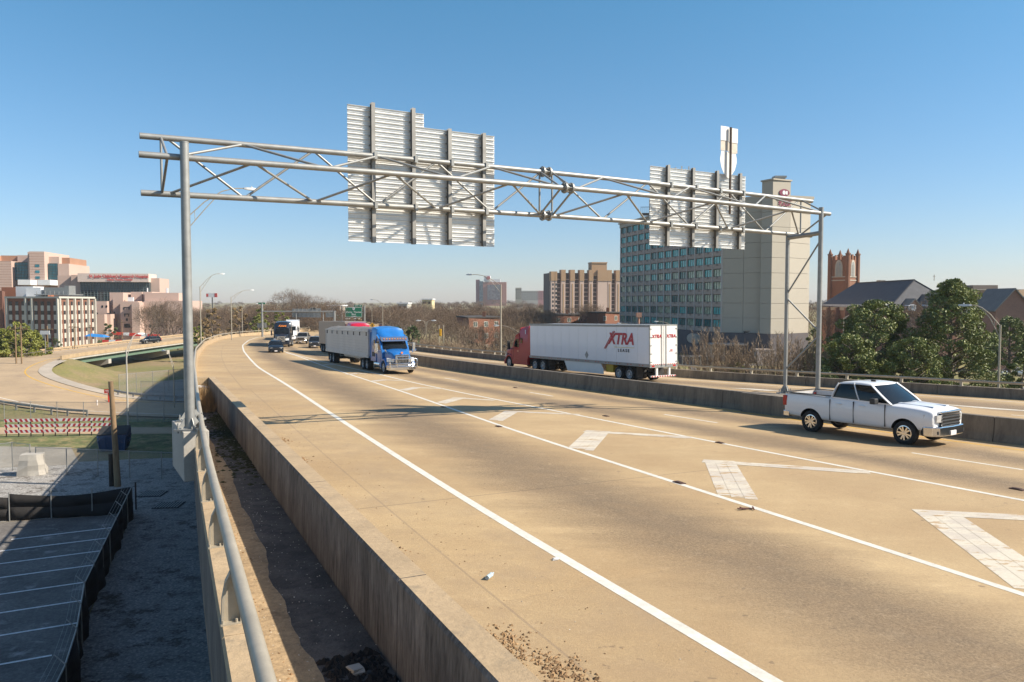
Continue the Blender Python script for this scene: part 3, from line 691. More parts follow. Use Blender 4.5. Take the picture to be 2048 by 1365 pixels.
# right support on the median
rf = gf(27.15) + GN * .02; rb = gb(26.75) + GN * -.0
mz = -4.18
post('support_post', (rf.x, rf.y, mz), (rf.x, rf.y, gf(27.4).z + .22), .105, .1)
post('support_post', (rb.x, rb.y, mz), (rb.x, rb.y, gb(26.75).z), .085)
mb = MB(); mb.tube((rb.x, rb.y, gb(27).z - .18), (rf.x, rf.y, gb(27).z - .05), .1, n=12); gpart('crossbar', mb)
for (a, za), (b, zb) in (((rf, 2.75), (rb, .35)), ((rb, .2), (rf, -1.3)), ((rf, -1.5), (rb, -3.1))):
    mb = MB(); mb.tube((a.x, a.y, za), (b.x, b.y, zb), .04); gpart('brace', mb)
for P in (rf, rb):
    mb = MB()
    for k in range(4):
        a = R(15 + 90 * k); dv = Vector((math.cos(a), math.sin(a), 0)); o = Vector((P.x, P.y, mz)); mb.obox(o + dv * .08 + Vector((0, 0, .3)), o + dv * .2 + Vector((0, 0, .02)), .02, .1)
        mb.tube(o + dv * .3 + Vector((0, 0, -.1)), o + dv * .3 + Vector((0, 0, .2)), .02, n=6)
    mb.box(P.x - .3, P.x + .3, P.y - .3, P.y + .3, mz - .05, mz); gpart('base_plate', mb, galv, 30)
# footing block corbelled from the parapet
mc = (lf + lb) / 2; co = [mc + GD * a + GN * b for a, b in ((-.36, 1.25), (.30, 1.25), (.30, -1.2), (-.36, -1.2))]
mb = MB(); mb.prism([(v.x, v.y) for v in co], -4.85, -3.5)
o = mb.build('gantry_corbel', concrete_pale, fix=True, bevel=.02); tag(o, 'pale concrete block beside the parapet that carries the left gantry post', 'footing')
mb = MB(); ln = [pt(v, cM(v)) for v in np.linspace(q_(rf.x, rf.y) - 1.0, q_(rb.x, rb.y) + .9, 5)]
mb.sweep(ln, [(.42, -.4), (.40, .875), (-.62, .875), (-.66, -.4)]); o = mb.build('gantry_pedestal', concrete_dark, fix=True, bevel=.02); tag(o, 'thickened section of the median under the right gantry posts', 'footing')
# signs seen from behind: horizontal extruded planks and vertical beams
def plank_mesh(L):
    mb = MB()
    prof = [(0, .0), (0, .148), (.05, .148), (.05, .142), (.006, .142), (.006, .076), (.03, .076), (.03, .070), (.006, .070), (.006, .006), (.05, .006), (.05, .0)]
    n = len(prof); v = [(0, -p[0], p[1]) for p in prof] + [(L, -p[0], p[1]) for p in prof]
    mb.add(v, [tuple(range(n)), tuple(range(n, 2 * n))[::-1]] + [(i, (i + 1) % n, n + (i + 1) % n, n + i) for i in range(n)]); return mb
def sign_back(label, s0, spans, beams, green, lean=.03):
    """spans: list of (s_end, z_top); z_bottom common"""
    zb = spans[0][2]; o0 = GA + GD * s0 - GN * .30
    ang = math.atan2(GD.y, GD.x)
    t = thing('highway_sign', label, 'road sign', (o0.x, o0.y, zb), ang)
    zt = max(s[1] for s in spans); n = int(round((zt - zb) / .1525)); cache = {}
    for k in range(n):
        z = k * .1525; L = max([s[0] for s in spans if s[1] > zb + z + .05]) - s0
        key = round(L, 2)
        if key not in cache: cache[key] = plank_mesh(L).mesh('plank', alu, fix=True)
        inst(cache[key], 'plank', t, (0, rnd.uniform(-.004, .004), z))
    mb = MB()
    for i, (se, zt_, _) in enumerate(spans):
        a = 0 if i == 0 else spans[i - 1][0] - s0; a = 0
        mb.box(.01, se - s0 - .01, .004, .012, 0.0 if zt_ == min(s[1] for s in spans) else min(s[1] for s in spans) - zb, zt_ - zb - .06)
    mb.build('sign_face', green, t)
    for s, z0, z1 in beams:
        mb = MB(); x = s - s0
        mb.box(x - .065, x + .065, -.073, -.062, z0 - zb, z1 - zb); mb.box(x - .006, x + .006, -.19, -.073, z0 - zb, z1 - zb); mb.box(x - .065, x + .065, -.2, -.19, z0 - zb, z1 - zb)
        mb.build('beam', beam_grey, t)
        mb = MB()
        for k in range(int((z1 - z0) / .305)):
            for sx in (-.085, .085): mb.box(x + sx - .02, x + sx + .02, -.075, -.05, z0 - zb + .12 + k * .305, z0 - zb + .17 + k * .305)
        mb.build('clips', galv, t, kind='stuff')
        mb = MB()
        for zc in (3.1 + gz(s), 4.7 + gz(s)): mb.box(x - .05, x + .05, -.42, -.19, zc - zb - .11, zc - zb + .11)
        mb.build('u_bolt', galv, t)
    return t
green = mat('sign_green', (.005, .17, .085), .4, var=.05)
S1 = sign_back('larger overhead sign with stepped top, seen from its ribbed aluminium back', 6.15, [(11.6, 5.95, 2.0), (8.85, 6.48, 2.0)], [(6.97, 1.97, 6.54), (8.4, 1.97, 6.54), (9.75, 2.0, 6.0), (11.1, 2.0, 6.0)], green)
S2 = sign_back('smaller brightly sunlit overhead sign in front of the hotel, seen from behind', 18.85, [(24.3, 5.6, 2.35)], [(19.7, 2.33, 5.64), (21.08, 2.33, 5.64), (22.46, 2.33, 5.64), (23.84, 2.33, 5.64)], green)
# small route marker panels on a rusty pole above the right sign
c = GA + GD * 23.08 - GN * .1; ang = math.atan2(GD.y, GD.x)
t = thing('route_marker', 'pale route marker panels on a rusty pole above the smaller sign', 'road sign', (c.x, c.y, 3.8), ang)
mb = MB(); mb.box(-.04, .04, -.12, -.06, 0, 3.72); mb.build('pole', rusty, t)
wa = mat('pale_panel_back', (.74, .71, .66), .5, .1, var=.06, sc=2, fine=.05, stain=((.5, .42, .33), .6, .5)); wb_ = mat('stained_panel_back', (.56, .50, .42), .6, .1, var=.12, sc=4, fine=.06, stain=((.4, .3, .2), .55, .5))
mb = MB(); mb.box(-.5, -.01, 0, .012, 3.15, 3.75); mb.build('panel', wa, t); mb = MB(); mb.box(.01, .52, 0.004, .016, 3.1, 3.72); mb.build('panel', wa, t)
mb = MB(); mb.box(-.48, .0, .02, .03, 2.72, 3.15); mb.box(.004, .52, .022, .032, 2.66, 3.1); mb.build('panel', wb_, t)
mb = MB()
pl = [(-.42, 2.72), (-.48, 2.4), (-.47, 2.25), (-.4, 2.0), (-.25, 1.75), (-.05, 1.6), (.02, 1.58), (.2, 1.7), (.4, 1.95), (.5, 2.25), (.5, 2.45), (.44, 2.66)]
mb.extr([(a, b) for a, b in pl], .035, .045); mb.build('shield', wa, t, fix=True)
# ---------------- street lamps ----------------
lampw = mat('lamp_head_grey', (.6, .6, .58), .5, .2, var=.05)
def lamp(x, y, zb, ztop, hang, arm=3.6, rise=2.0, label='', group='street lamps', r=.11, double=False, m=galv_tan):
    """hang: direction of the arm in degrees; ztop: where the arm leaves the pole"""
    t = thing('street_lamp', label, 'street lamp', (x, y, zb), group=group); h = ztop - zb
    mb = MB(); mb.tube((0, 0, 0), (0, 0, h), r, r * .6, n=10); mb.build('pole', m, t, smooth=50)
    d = Vector((math.cos(R(hang)), math.sin(R(hang)), 0))
    for s in ((1, -1) if double else (1,)):
        dd = d * s; e = dd * arm + Vector((0, 0, h + rise))
        up = [Vector((0, 0, h - .1)), dd * arm * .35 + Vector((0, 0, h + rise * .55)), dd * arm * .62 + Vector((0, 0, h + rise * .87)), dd * arm * .82 + Vector((0, 0, h + rise * .98)), e]
        lo = [Vector((0, 0, h - .95)), dd * arm * .33 + Vector((0, 0, h + rise * .3)), dd * arm * .56 + Vector((0, 0, h + rise * .76))]
        mb = MB(); mb.path(up, .034, 6); mb.path(lo, .03, 6); mb.tube(up[1] * .55 + up[0] * .45, lo[1] * .6 + lo[0] * .4, .02, n=6); mb.build('arm', m, t, smooth=60)
        mb = MB(); p0 = e - dd * .1; n = Vector((-dd.y, dd.x, 0)); rings = []
        for k, (s_, w_, z0, z1) in enumerate(((0, .07, -.05, .05), (.15, .12, -.08, .07), (.5, .16, -.10, .07), (.75, .13, -.07, .05), (.85, .06, -.03, .03))):
            q = p0 + dd * s_; rings.append([q + n * w_ + Vector((0, 0, z0)), q - n * w_ + Vector((0, 0, z0)), q - n * w_ * .8 + Vector((0, 0, z1)), q + n * w_ * .8 + Vector((0, 0, z1))])
        mb.loft(rings); mb.tube(p0 + dd * .5 + Vector((0, 0, .06)), p0 + dd * .5 + Vector((0, 0, .17)), .04, n=8); mb.build('lamp_head', lampw, t, fix=True)
    return t
lamp(-21.4, 50.6, dz(-20.9, 50.6) - 2, 5.3, 29.9, 4.0, 2.35, 'street lamp just behind the left gantry post, arm reaching over the road')
lamp(-47.6, 118.5, -11, 2.4, 30, 2.9, 2.0, 'tall street lamp on the left parapet right of the gantry post')
lamp(PX(463, 150), 150, -11, 1.0, 30, 3.6, 1.4, 'second street lamp along the left side of the curve, farther off')
lamp(PX(484.5, 190), 190, -10, -1.5, 30, 3.4, 1.2, 'third and farthest street lamp along the left side of the curve')
lamp(-1.25, 87.6, drz(-1.2, 84) - .5, 2.0, 150, 3.9, 1.2, 'street lamp at the far railing left of the red semi tractor')
lamp(PX(2001, 55), 55, -12.3, -1.6, 155, 1.9, 1.4, 'street lamp at the right edge in front of the magnolia')
lamp(PX(1687, 108), 108, -12.3, -2.2, 8, 1.2, .4, 'short street lamp between the church and the left magnolia', r=.08)
lamp(PX(1347, 150), 150, -12, -4.6, 175, 3, .9, 'street lamp by the foot of the hotel, pole hidden by the white trailer', r=.09)
lamp(PX(1275, 140), 140, -12, -4.6, 170, 3, .8, 'low street lamp left of the hotel corner above the white trailer', r=.09)
lamp(PX(1050, 120), 120, -12, -5.2, 170, 4.2, 1.6, 'street lamp among bare trees just above the red tractor', r=.09)
lamp(PX(765.5, 175), 175, -12, -.2, 150, 2.8, .8, 'slim pole lamp right of the green exit sign', r=.1)
lamp(PX(780, 210), 210, -12, -1.6, 150, 3, .5, 'slim pole lamp behind the blue truck roof', r=.1)
lamp(PX(852, 130), 130, -12, -3.3, 0, .95, .25, 'thin twin-headed lamp pole right of the blue truck', double=True, r=.07)
lamp(PX(744, 260), 260, -12, -2, 150, 3, .4, 'faint distant lamp pole behind the highway bend', r=.12)
lamp(PX(251, 78), 78, -13.5, -4.8, 62, 1.4, 1.6, 'light pole with short arm standing on the grass behind the dumpster', m=concrete_pale)
lamp(PX(345, 98), 98, -13.5, -7.8, 140, 2.2, 1.6, 'dark lamp pole beside the fence near the gantry post', r=.08)
for u, D, zt in ((878, 125, -3.7), (887, 124, -3.6)):
    mb = MB(); mb.tube((0, 0, 0), (0, 0, zt + 12), .09, .07, n=8); o = mb.build('signal_pole', galv_tan, loc=(PX(u, D), D, -12)); tag(o, 'slim bare pole beside the yellow traffic light' if u == 878 else 'slim bare pole right of the one beside the yellow traffic light', 'pole')
mb = MB(); mb.box(-.2, .2, -.15, .15, 0, 1.15)
for k in range(3): mb.tube((0, -.15, .2 + k * .38), (0, -.28, .2 + k * .38), .13, n=10)
o = mb.build('traffic_light', mat('signal_yellow', (.75, .42, .02), .5, var=.05), loc=(PX(881, 124), 123.7, -5.4)); tag(o, 'yellow traffic light hanging among the bare trees', 'traffic light')
# ---------------- text helper ----------------
def text(s, size, m, parent, M, name='lettering', shear=0, ext=.004, spacing=1, bold=0, sx=1):
    cu = bpy.data.curves.new(name, 'FONT'); cu.body = s; cu.size = size; cu.align_x = 'CENTER'; cu.align_y = 'CENTER'
    cu.extrude = ext; cu.shear = shear; cu.space_character = spacing; cu.offset = bold; cu.resolution_u = 3
    c0 = bpy.data.objects.new(name, cu); COL.objects.link(c0); bpy.context.view_layer.update()
    me = bpy.data.meshes.new_from_object(c0.evaluated_get(bpy.context.evaluated_depsgraph_get())); bpy.data.objects.remove(c0); bpy.data.curves.remove(cu)
    me.materials.clear(); me.materials.append(m); o = inst(me, name, parent)
    o.matrix_local = M @ Matrix.Diagonal((sx, 1, 1, 1)); return o
def face(loc, rz): return Matrix.Translation(loc) @ Matrix.Rotation(rz, 4, 'Z') @ Matrix.Rotation(math.pi / 2, 4, 'X')   # text read from -y side
# ---------------- distant overhead signs ----------------
white_sign = mat('sign_white', (.8, .8, .78), .4, var=.03)
def green_sign(u0, u1, v0, v1, D, lines, label, tab=None, tilt=0):
    w = (u1 - u0) / F * D; h = (v1 - v0) / F * D; x = PX((u0 + u1) / 2, D); z = PZ((v0 + v1) / 2, D)
    t = thing('exit_sign', label, 'road sign', (x, D, z), tilt)
    mb = MB(); mb.box(-w / 2, w / 2, 0, .08, -h / 2, h / 2); mb.build('panel', green, t)
    bw = .1; mb = MB()
    for a in ((-w / 2 + .06, w / 2 - .06, h / 2 - .06 - bw, h / 2 - .06), (-w / 2 + .06, w / 2 - .06, -h / 2 + .06, -h / 2 + .06 + bw), (-w / 2 + .06, -w / 2 + .06 + bw, -h / 2 + .06, h / 2 - .06), (w / 2 - .06 - bw, w / 2 - .06, -h / 2 + .06, h / 2 - .06)): mb.box(a[0], a[1], -.012, 0, a[2], a[3])
    mb.build('border', white_sign, t)
    for s, sz, dx, dzv in lines: text(s, sz, white_sign, t, face((dx, -.02, dzv), 0), bold=.012)
    if tab:
        a, b, c_, d_ = [k / F * D for k in (tab[0] - (u0 + u1) / 2, tab[1] - (u0 + u1) / 2, (v0 + v1) / 2 - tab[2], (v0 + v1) / 2 - tab[3])]
        mb = MB(); mb.box(a, b, 0, .08, d_, c_); mb.build('exit_tab', green, t); text(tab[4], (c_ - d_) * .75, white_sign, t, face(((a + b) / 2, -.02, (c_ + d_) / 2), 0), bold=.01)
    return t
t = green_sign(690.5, 724.5, 614.8, 635, 260, [('Danny  Thomas', .78, 0, .05), ('Blvd', .78, 0, -.72), ('1/2 MILE', .5, 0, -1.4)], 'large green overhead exit sign above the bend of the highway', (708.7, 724, 610, 614.4, 'EXIT  1B'))
mb = MB()
mb.extr([(-.42, 1.05), (-.42, 1.45), (-.3, 1.6), (0, 1.52), (.3, 1.6), (.42, 1.45), (.42, 1.05), (.2, .72), (-.2, .72)], -.03, -.005); mb.build('shield', white_sign, t, fix=True); text('51', .6, dark, t, face((0, -.045, 1.17), 0), bold=.01)
green_sign(753.5, 768, 628, 639.5, 340, [('Danny Thomas', .42, 0, .2), ('Blvd', .42, 0, -.4)], 'small green sign farther along the highway right of the large one', (760.5, 767.5, 625.3, 627.8, 'EXIT'))
green_sign(671.5, 682.5, 630.5, 641.5, 300, [], 'plain green sign left of the large exit sign, above the trailer')
t = thing('sign_gantry', 'distant twin-post gantry carrying the large green exit sign', 'sign gantry', (PX(706, 261), 261, -9))
for u in (684, 729): mb = MB(); x = PX(u, 261) - t.location.x; mb.tube((x, 0, -3), (x, 0, 9 + PZ(612, 261)), .32, n=8); mb.build('support_post', galv, t, smooth=50)
mb = MB(); mb.tube((PX(684, 261) - t.location.x, .4, 9 + PZ(626, 261)), (PX(729, 261) - t.location.x, .4, 9 + PZ(626, 261)), .2, n=8); mb.build('beam', galv, t)
mb = MB()
for u in (695, 700, 712, 720): x = PX(u, 261) - t.location.x; mb.box(x - .3, x + .3, -2.2, -1.8, 9 + PZ(638.2, 261), 9 + PZ(636.8, 261)); mb.box(x - .04, x + .04, -2, .4, 9 + PZ(638, 261), 9 + PZ(637.3, 261))
mb.build('sign_light', lampw, t)
D = 172; t = thing('sign_gantry', 'distant single-beam gantry behind the trucks with grey sign backs', 'sign gantry', (PX(597, D), D, -9))
def lx(u): return PX(u, D) - t.location.x
def lz(v): return PZ(v, D) + 9
for u, vt in ((524.5, 607), (669, 622), (592.5, 635), (646.6, 640)): mb = MB(); mb.tube((lx(u), 0, -3), (lx(u), 0, lz(vt) if u in (524.5, 669) else lz(623)), .24 if u in (524.5, 669) else .1, n=8); mb.build('support_post', galv, t, smooth=50)
mb = MB(); mb.tube((lx(524), 0, lz(623.5)), (lx(672), 0, lz(623.5)), .15, n=8); mb.build('beam', galv, t)
for u0, u1, v0, v1 in ((584, 621, 618, 635), (621, 641, 617, 635.5), (620, 631, 616, 619), (651, 669, 622, 635), (514, 523, 647, 656), (525.5, 532.5, 646, 656)):
    mb = MB(); mb.box(lx(u0), lx(u1), .2, .26, lz(v1), lz(v0)); n = int((lx(u1) - lx(u0)) / .9) + 1
    for k in range(n): x = lx(u0) + .4 + k * .9; mb.box(x, x + .06, .1, .2, lz(v1), lz(v0))
    mb.build('sign_back', galv, t)
mb = MB(); mb.box(lx(517), lx(531), -.05, 0, lz(608.5), lz(605.5)); mb.build('street_name_panel', green, t)
# diamond warning sign
t = thing('warning_sign', 'yellow diamond warning sign beyond the red truck roof', 'road sign', (PX(744.5, 150), 150, PZ(651.5, 150)))
mb = MB(); a = .42 * 1.0; mb.extr([(0, .55), (.55, 0), (0, -.55), (-.55, 0)], 0, .03); mb.build('panel', mat('sign_yellow', (.75, .38, .02), .5, var=.05), t, fix=True)
mb = MB(); mb.tube((0, .05, -2.6), (0, .05, .4), .05); mb.build('pole', galv, t); mb = MB(); mb.extr([(-.07, -.3), (.07, -.3), (.07, .05), (.18, .05), (0, .32), (-.18, .05), (-.07, .05)], -.01, 0); mb.build('arrow', black, t, fix=True)
# ---------------- things in the yard below ----------------
G = -13.5
fabric = mat('black_privacy_fabric', (.018, .016, .015), .95, var=.35, sc=1.2, fine=.1, fsc=20, bump=.5)
t = thing('fabric_fence', 'chain fence with black privacy fabric and barbed wire along the parking lot', 'fence', (FN[3][0], FN[3][1], G))
H = 1.72
for i in range(len(FN) - 1):
    a, b = Vector(FN[i]), Vector(FN[i + 1]); L = (b - a).length; n = max(2, int(L / .35)); far = i < 3
    mb = MB(); A = []; B = []; d = (b - a) / L; nn = Vector((-d.y, d.x))
    for k in range(n + 1):
        p = a + (b - a) * k / n; w = math.sin(k * 1.1 + i) * .09 + math.sin(k * .37) * .10 + rnd.uniform(-.02, .02); sag = (.32 * abs(math.sin(k * .17)) if far else .02)
        A.append((p.x + nn.x * w, p.y + nn.y * w, G + .02)); B.append((p.x, p.y, G + H - sag))
    M_ = [((A[k][0] + B[k][0]) / 2 + nn.x * .12 * math.sin(k * .6), (A[k][1] + B[k][1]) / 2 + nn.y * .12 * math.sin(k * .6), (A[k][2] + B[k][2]) / 2) for k in range(n + 1)]
    mb.strip(A, M_); mb.strip(M_, B); o = rel(mb, t.location).build('fabric_panel', fabric, t, smooth=60)
    sm = o.modifiers.new('thick', 'SOLIDIFY'); sm.thickness = .012
    if not far:
        mb = MB(); mb.tube((a.x, a.y, G + H + .02), (b.x, b.y, G + H + .02), .032, n=8); rel(mb, t.location).build('top_rail', galv, t, smooth=50)
    m_ = max(1, int(round(L / 2.6)))
    for k in range(m_):
        p = a + (b - a) * (k / m_); mb = MB(); mb.tube((p.x, p.y, G), (p.x, p.y, G + H + .1), .035, n=8)
        if not far: mb.obox((p.x, p.y, G + H + .05), (p.x - .42 , p.y + .1, G + H + .32), .03, .03)
        rel(mb, t.location).build('fence_post', galv, t, smooth=50)
    if not far:
        for s in (.35, .7, 1.0):
            mb = MB(); o_ = Vector((-.42 * s, .1 * s)); mb.tube((a.x + o_.x, a.y + o_.y, G + H + .05 + .27 * s), (b.x + o_.x, b.y + o_.y, G + H + .05 + .27 * s), .006, n=4); rel(mb, t.location).build('barbed_wire', galv, t)
wood = mat('weathered_wood', (.30, .20, .11), .9, var=.3, sc=1.5, fine=.25, fsc=14, stretch=(1, 1, .12), bump=.5)
t = thing('utility_pole', 'weathered wooden utility pole stub standing at the corner of the black fence', 'utility pole', (-28.9, 56.2, G))
mb = MB(); mb.path([(0, 0, 0), (-.1, 0, 3), (-.32, 0, 7.75)], [.24, .2, .165], 14); mb.build('pole', wood, t, smooth=50)
mb = MB(); mb.path([(-.5, .1, 0), (-.5, .1, 2.4)], .17, 10); mb.build('stub', mat('dark_wood', (.05, .035, .025), .9, var=.3, sc=3, stretch=(1, 1, .2)), t, smooth=50)
mb = MB(); mb.tube((-.3, -.16, 6.6), (-.3, .2, 6.6), .02); mb.tube((-.2, -.2, 4.0), (-.2, .2, 4.0), .02)
for z in (2.2, 2.3): mb.lathe([(.2, -.02), (.23, 0), (.2, .02)], 10, (0, 0, 0))
mb.v = [(p[0], p[1], p[2]) for p in mb.v]; mb.build('bolt', galv, t)
# dumpster
blue_p = mat('dumpster_blue', (.018, .05, .12), .55, var=.3, sc=1.2, fine=.08, stain=((.16, .12, .13), .55, .7))
t = thing('dumpster', 'dark blue dumpster with dull stained side standing on the shaded grass', 'dumpster', (-36.3, 70.2, G), R(16))
mb = MB(); mb.loft([[(x * 1.0, y * .95, .12) for x, y in ((-1, -1), (1, -1), (1, 1), (-1, 1))], [(x * 1.22, y * 1.05, 1.35) for x, y in ((-1, -1), (1, -1), (1, 1), (-1, 1))], [(-1.22, -1.05, 1.55), (1.22, -1.05, 1.55), (1.22, 1.05, 2.0), (-1.22, 1.05, 2.0)]]); mb.build('body', blue_p, t)
mb = MB()
for x in (-1.1, -.55, 0, .55, 1.1): mb.obox((x * .9, -1.0, .2), (x * 1.05, -1.11, 1.4), .09, .09)
for y in (-.8, 0, .8): mb.obox((1.03, y, .2), (1.26, y, 1.4), .09, .09)
mb.build('rib', blue_p, t)
for s in (-1, 1): mb = MB(); mb.add([(s * .02, -1.1, 1.6), (s * 1.2, -1.1, 1.6), (s * 1.2, 1.1, 2.06), (s * .02, 1.1, 2.06), (s * .02, -1.1, 1.64), (s * 1.2, -1.1, 1.64), (s * 1.2, 1.1, 2.1), (s * .02, 1.1, 2.1)], [(0, 1, 2, 3), (4, 5, 6, 7), (0, 1, 5, 4), (1, 2, 6, 5), (2, 3, 7, 6), (3, 0, 4, 7)]); mb.build('lid', black, t, fix=True)
for s in (-1, 1): mb = MB(); mb.box(s * 1.25 - .06, s * 1.25 + .06, -.5, .5, .8, 1.0); mb.build('lift_pocket', blue_p, t)
# red and white barricade
red_p = mat('barricade_red', (.42, .02, .03), .6, var=.12, sc=2); wh_p = mat('barricade_white', (.72, .68, .66), .6, var=.08, sc=2)
t = thing('barricade', 'long three-rail barricade with red and white slanted stripes across the closed lane', 'barricade', (-50.8, 77.0, G), math.atan2(1.2, 10.6))
LB = 10.7
for r_ in range(3):
    for h_ in range(2):
        x0 = h_ * LB / 2; mb = MB(); z0 = .42 + r_ * .55; z1 = z0 + .3; n = 11; w = LB / 2 / n; sl = .16 * (-1 if h_ == 0 else 1)
        mb.mi = 0; mb.box(x0, x0 + LB / 2 - .02, 0, .04, z0, z1)
        mb.mi = 1
        for k in range(n):
            a = x0 + k * w + w * .22; mb.add([(max(a, x0), -.004, z0), (min(a + w * .5, x0 + LB / 2), -.004, z0), (min(a + w * .5 + sl, x0 + LB / 2 - .02), -.004, z1), (max(a + sl, x0), -.004, z1)], [(0, 1, 2, 3)])
        mb.build('rail', [wh_p, red_p], t)
for k in range(10):
    mb = MB(); x = .15 + k * (LB - .3) / 9; mb.box(x - .04, x + .04, .045, .12, 0, 1.85 if k % 3 == 0 else 1.62); mb.build('barricade_post', rusty, t)
# chain link fences
wire = bpy.data.materials.new('chain_link'); wire.use_nodes = True; nt = wire.node_tree; b = nt.nodes['Principled BSDF']; b.inputs['Base Color'].default_value = (.3, .31, .31, 1); b.inputs['Metallic'].default_value = .4
tc = nt.nodes.new('ShaderNodeUVMap').outputs[0]; sp = nt.nodes.new('ShaderNodeSeparateXYZ'); nt.links.new(tc, sp.inputs[0])
def dia(op):
    s = math_(nt, op, sp.outputs[0], sp.outputs[1]); return math_(nt, 'LESS_THAN', math_(nt, 'FRACT', math_(nt, 'MULTIPLY', s, 9.0)), .11)
nt.links.new(math_(nt, 'ADD', dia('ADD'), dia('SUBTRACT'), clamp=True), b.inputs['Alpha'])
def chain_fence(pts, h, label, m=galv, sp_=3.0, mesh=True):
    c = (pts[0][0], pts[0][1], T1(*pts[0])); t = thing('chain_link_fence', label, 'fence', c)
    for i in range(len(pts) - 1):
        a = Vector((*pts[i], T1(*pts[i]))); b2 = Vector((*pts[i + 1], T1(*pts[i + 1]))); L = (b2 - a).length
        mb = MB(); mb.tube(a + Vector((0, 0, h)), b2 + Vector((0, 0, h)), .025, n=6); rel(mb, c).build('top_rail', m, t)
        if mesh:
            me = bpy.data.meshes.new('wire_mesh'); Z = Vector((0, 0, h)); me.from_pydata([tuple(v - Vector(c)) for v in (a, b2, b2 + Z, a + Z)], [], [(0, 1, 2, 3)]); uv = me.uv_layers.new(name='u')
            for k, w in enumerate(((0, 0), (L, 0), (L, h), (0, h))): uv.data[k].uv = w
            me.materials.append(wire); inst(me, 'wire_mesh', t)
        n = max(1, int(round(L / sp_)))
        for k in range(n + (i == len(pts) - 2)):
            p = a + (b2 - a) * (k / n); mb = MB(); mb.tube((p.x, p.y, p.z), (p.x, p.y, p.z + h + .05), .04, n=6); rel(mb, c).build('fence_post', m, t)
chain_fence([(-64, 88), (-30, 86.5), (-16, 86)], 2.2, 'thin chain link fence behind the barricade along the grass strip')
chain_fence([(-56, 110), (-51, 120), (-42, 143), (-38, 150)], 3.2, 'tall chain link fence rising past the grassy mound toward the bridge')
chain_fence([(-50, 104), (-34, 103.2), (-22, 102.8)], 2.6, 'chain link fence with leaning brace behind the red post sign')
chain_fence([(-37.5, 60.5), (-24, 58), (-14, 56)], 2.1, 'low chain link fence crossing the shaded yard in front of the dumpster')
chain_fence([(-48, 56.0), (-44, 57.5), (-40, 61.5), (-38, 60.6)], 2.3, 'chain link gate corner beside the broken concrete block')
chain_fence([(-30, 73), (-18, 75)], 2.4, 'chain link fence in front of the overgrown concrete wall')
# red post sign
t = thing('post_sign', 'small red sign on a red post behind the guardrail', 'road sign', (PX(213, 100), 100, -13.4)); redp = mat('sign_red', (.6, .05, .03), .5, var=.06)
mb = MB(); mb.box(-.06, .06, -.06, .06, 0, 1.9); mb.build('post', redp, t); mb = MB(); mb.box(-.5, .5, -.09, -.05, 1.6, 2.15); mb.build('panel', redp, t); mb = MB(); mb.box(-.36, .36, -.1, -.09, 1.92, 2.0); mb.box(-.2, .2, -.1, -.09, 1.76, 1.82); mb.build('print', wh_p, t)
mb = MB(); mb.tube((0, 0, 0), (0, 0, .95), .08, n=8); o = mb.build('marker_post', wh_p, loc=(PX(190, 97.5), 97.5, -13.3)); tag(o, 'short white marker post beside the guardrail left of the red sign', 'post')
# broken concrete block, retaining wall, drain grates
mb = MB()
for k in range(5):
    s = 1 - k * .07; mb.mi = 0
rings = [[(x * (1.0 - .07 * k + rnd.uniform(-.08, .08)), y * (.55 + rnd.uniform(-.05, .05)), .42 * k) for x, y in ((-1, -1), (-.2, -1.1), (.6, -1), (1, -.6), (1, .7), (.3, 1), (-.7, 1), (-1.05, .4))] for k in range(5)]
mb.loft(rings); o = mb.build('concrete_block', concrete_pale, fix=True, loc=(-37.6, 60.2, G - .02)); o.rotation_euler[2] = .3; tag(o, 'rough pale concrete block with rounded top by the chain link gate', 'concrete block')
t = thing('retaining_wall', 'low grey concrete retaining wall in the deck shadow behind the dumpster', 'wall', (-34, 80, G)); 
for k in range(5):
    mb = MB(); mb.box(k * 3.6, k * 3.6 + 3.57, 0, .35, -.2, 1.45); mb.build('wall_panel', concrete_dark, t)
for k, (x, y, lab) in enumerate(((-25.3, 53.9, 'metal drain grate near the fence corner, farther of two'), (-22.8, 50.9, 'metal drain grate in the gravel, nearer of two'))):
    t = thing('drain_grate', lab, 'drain', (x, y, G + .02), .1); mb = MB(); mb.box(-.85, .85, -.8, .8, 0, .03); mb.build('pit', black, t)
    for j in range(9): mb = MB(); mb.box(-.78 + j * .18, -.72 + j * .18, -.72, .72, .03, .06); mb.build('bar', galv, t)
mb = MB(); mb.tube((0, 0, 0), (0, 0, 1.8), .05, n=8); o = mb.build('sign_stake', rusty, loc=(-24.5, 49.9, G)); tag(o, 'thin steel stake beside the fence corner', 'post')
sheet('grass_strip', [(-110, 72), (-60, 73), (-41, 71.5), (-34, 68.5), (-12, 68.5), (-12, 89), (-30, 89), (-55, 89.5), (-75, 92), (-110, 110)], grass_lawn, .008)
sheet('closed_lane', [(-90, 80), (-60, 78.5), (-34, 79), (-34, 83), (-60, 83), (-90, 86)], ramp_m, .03)
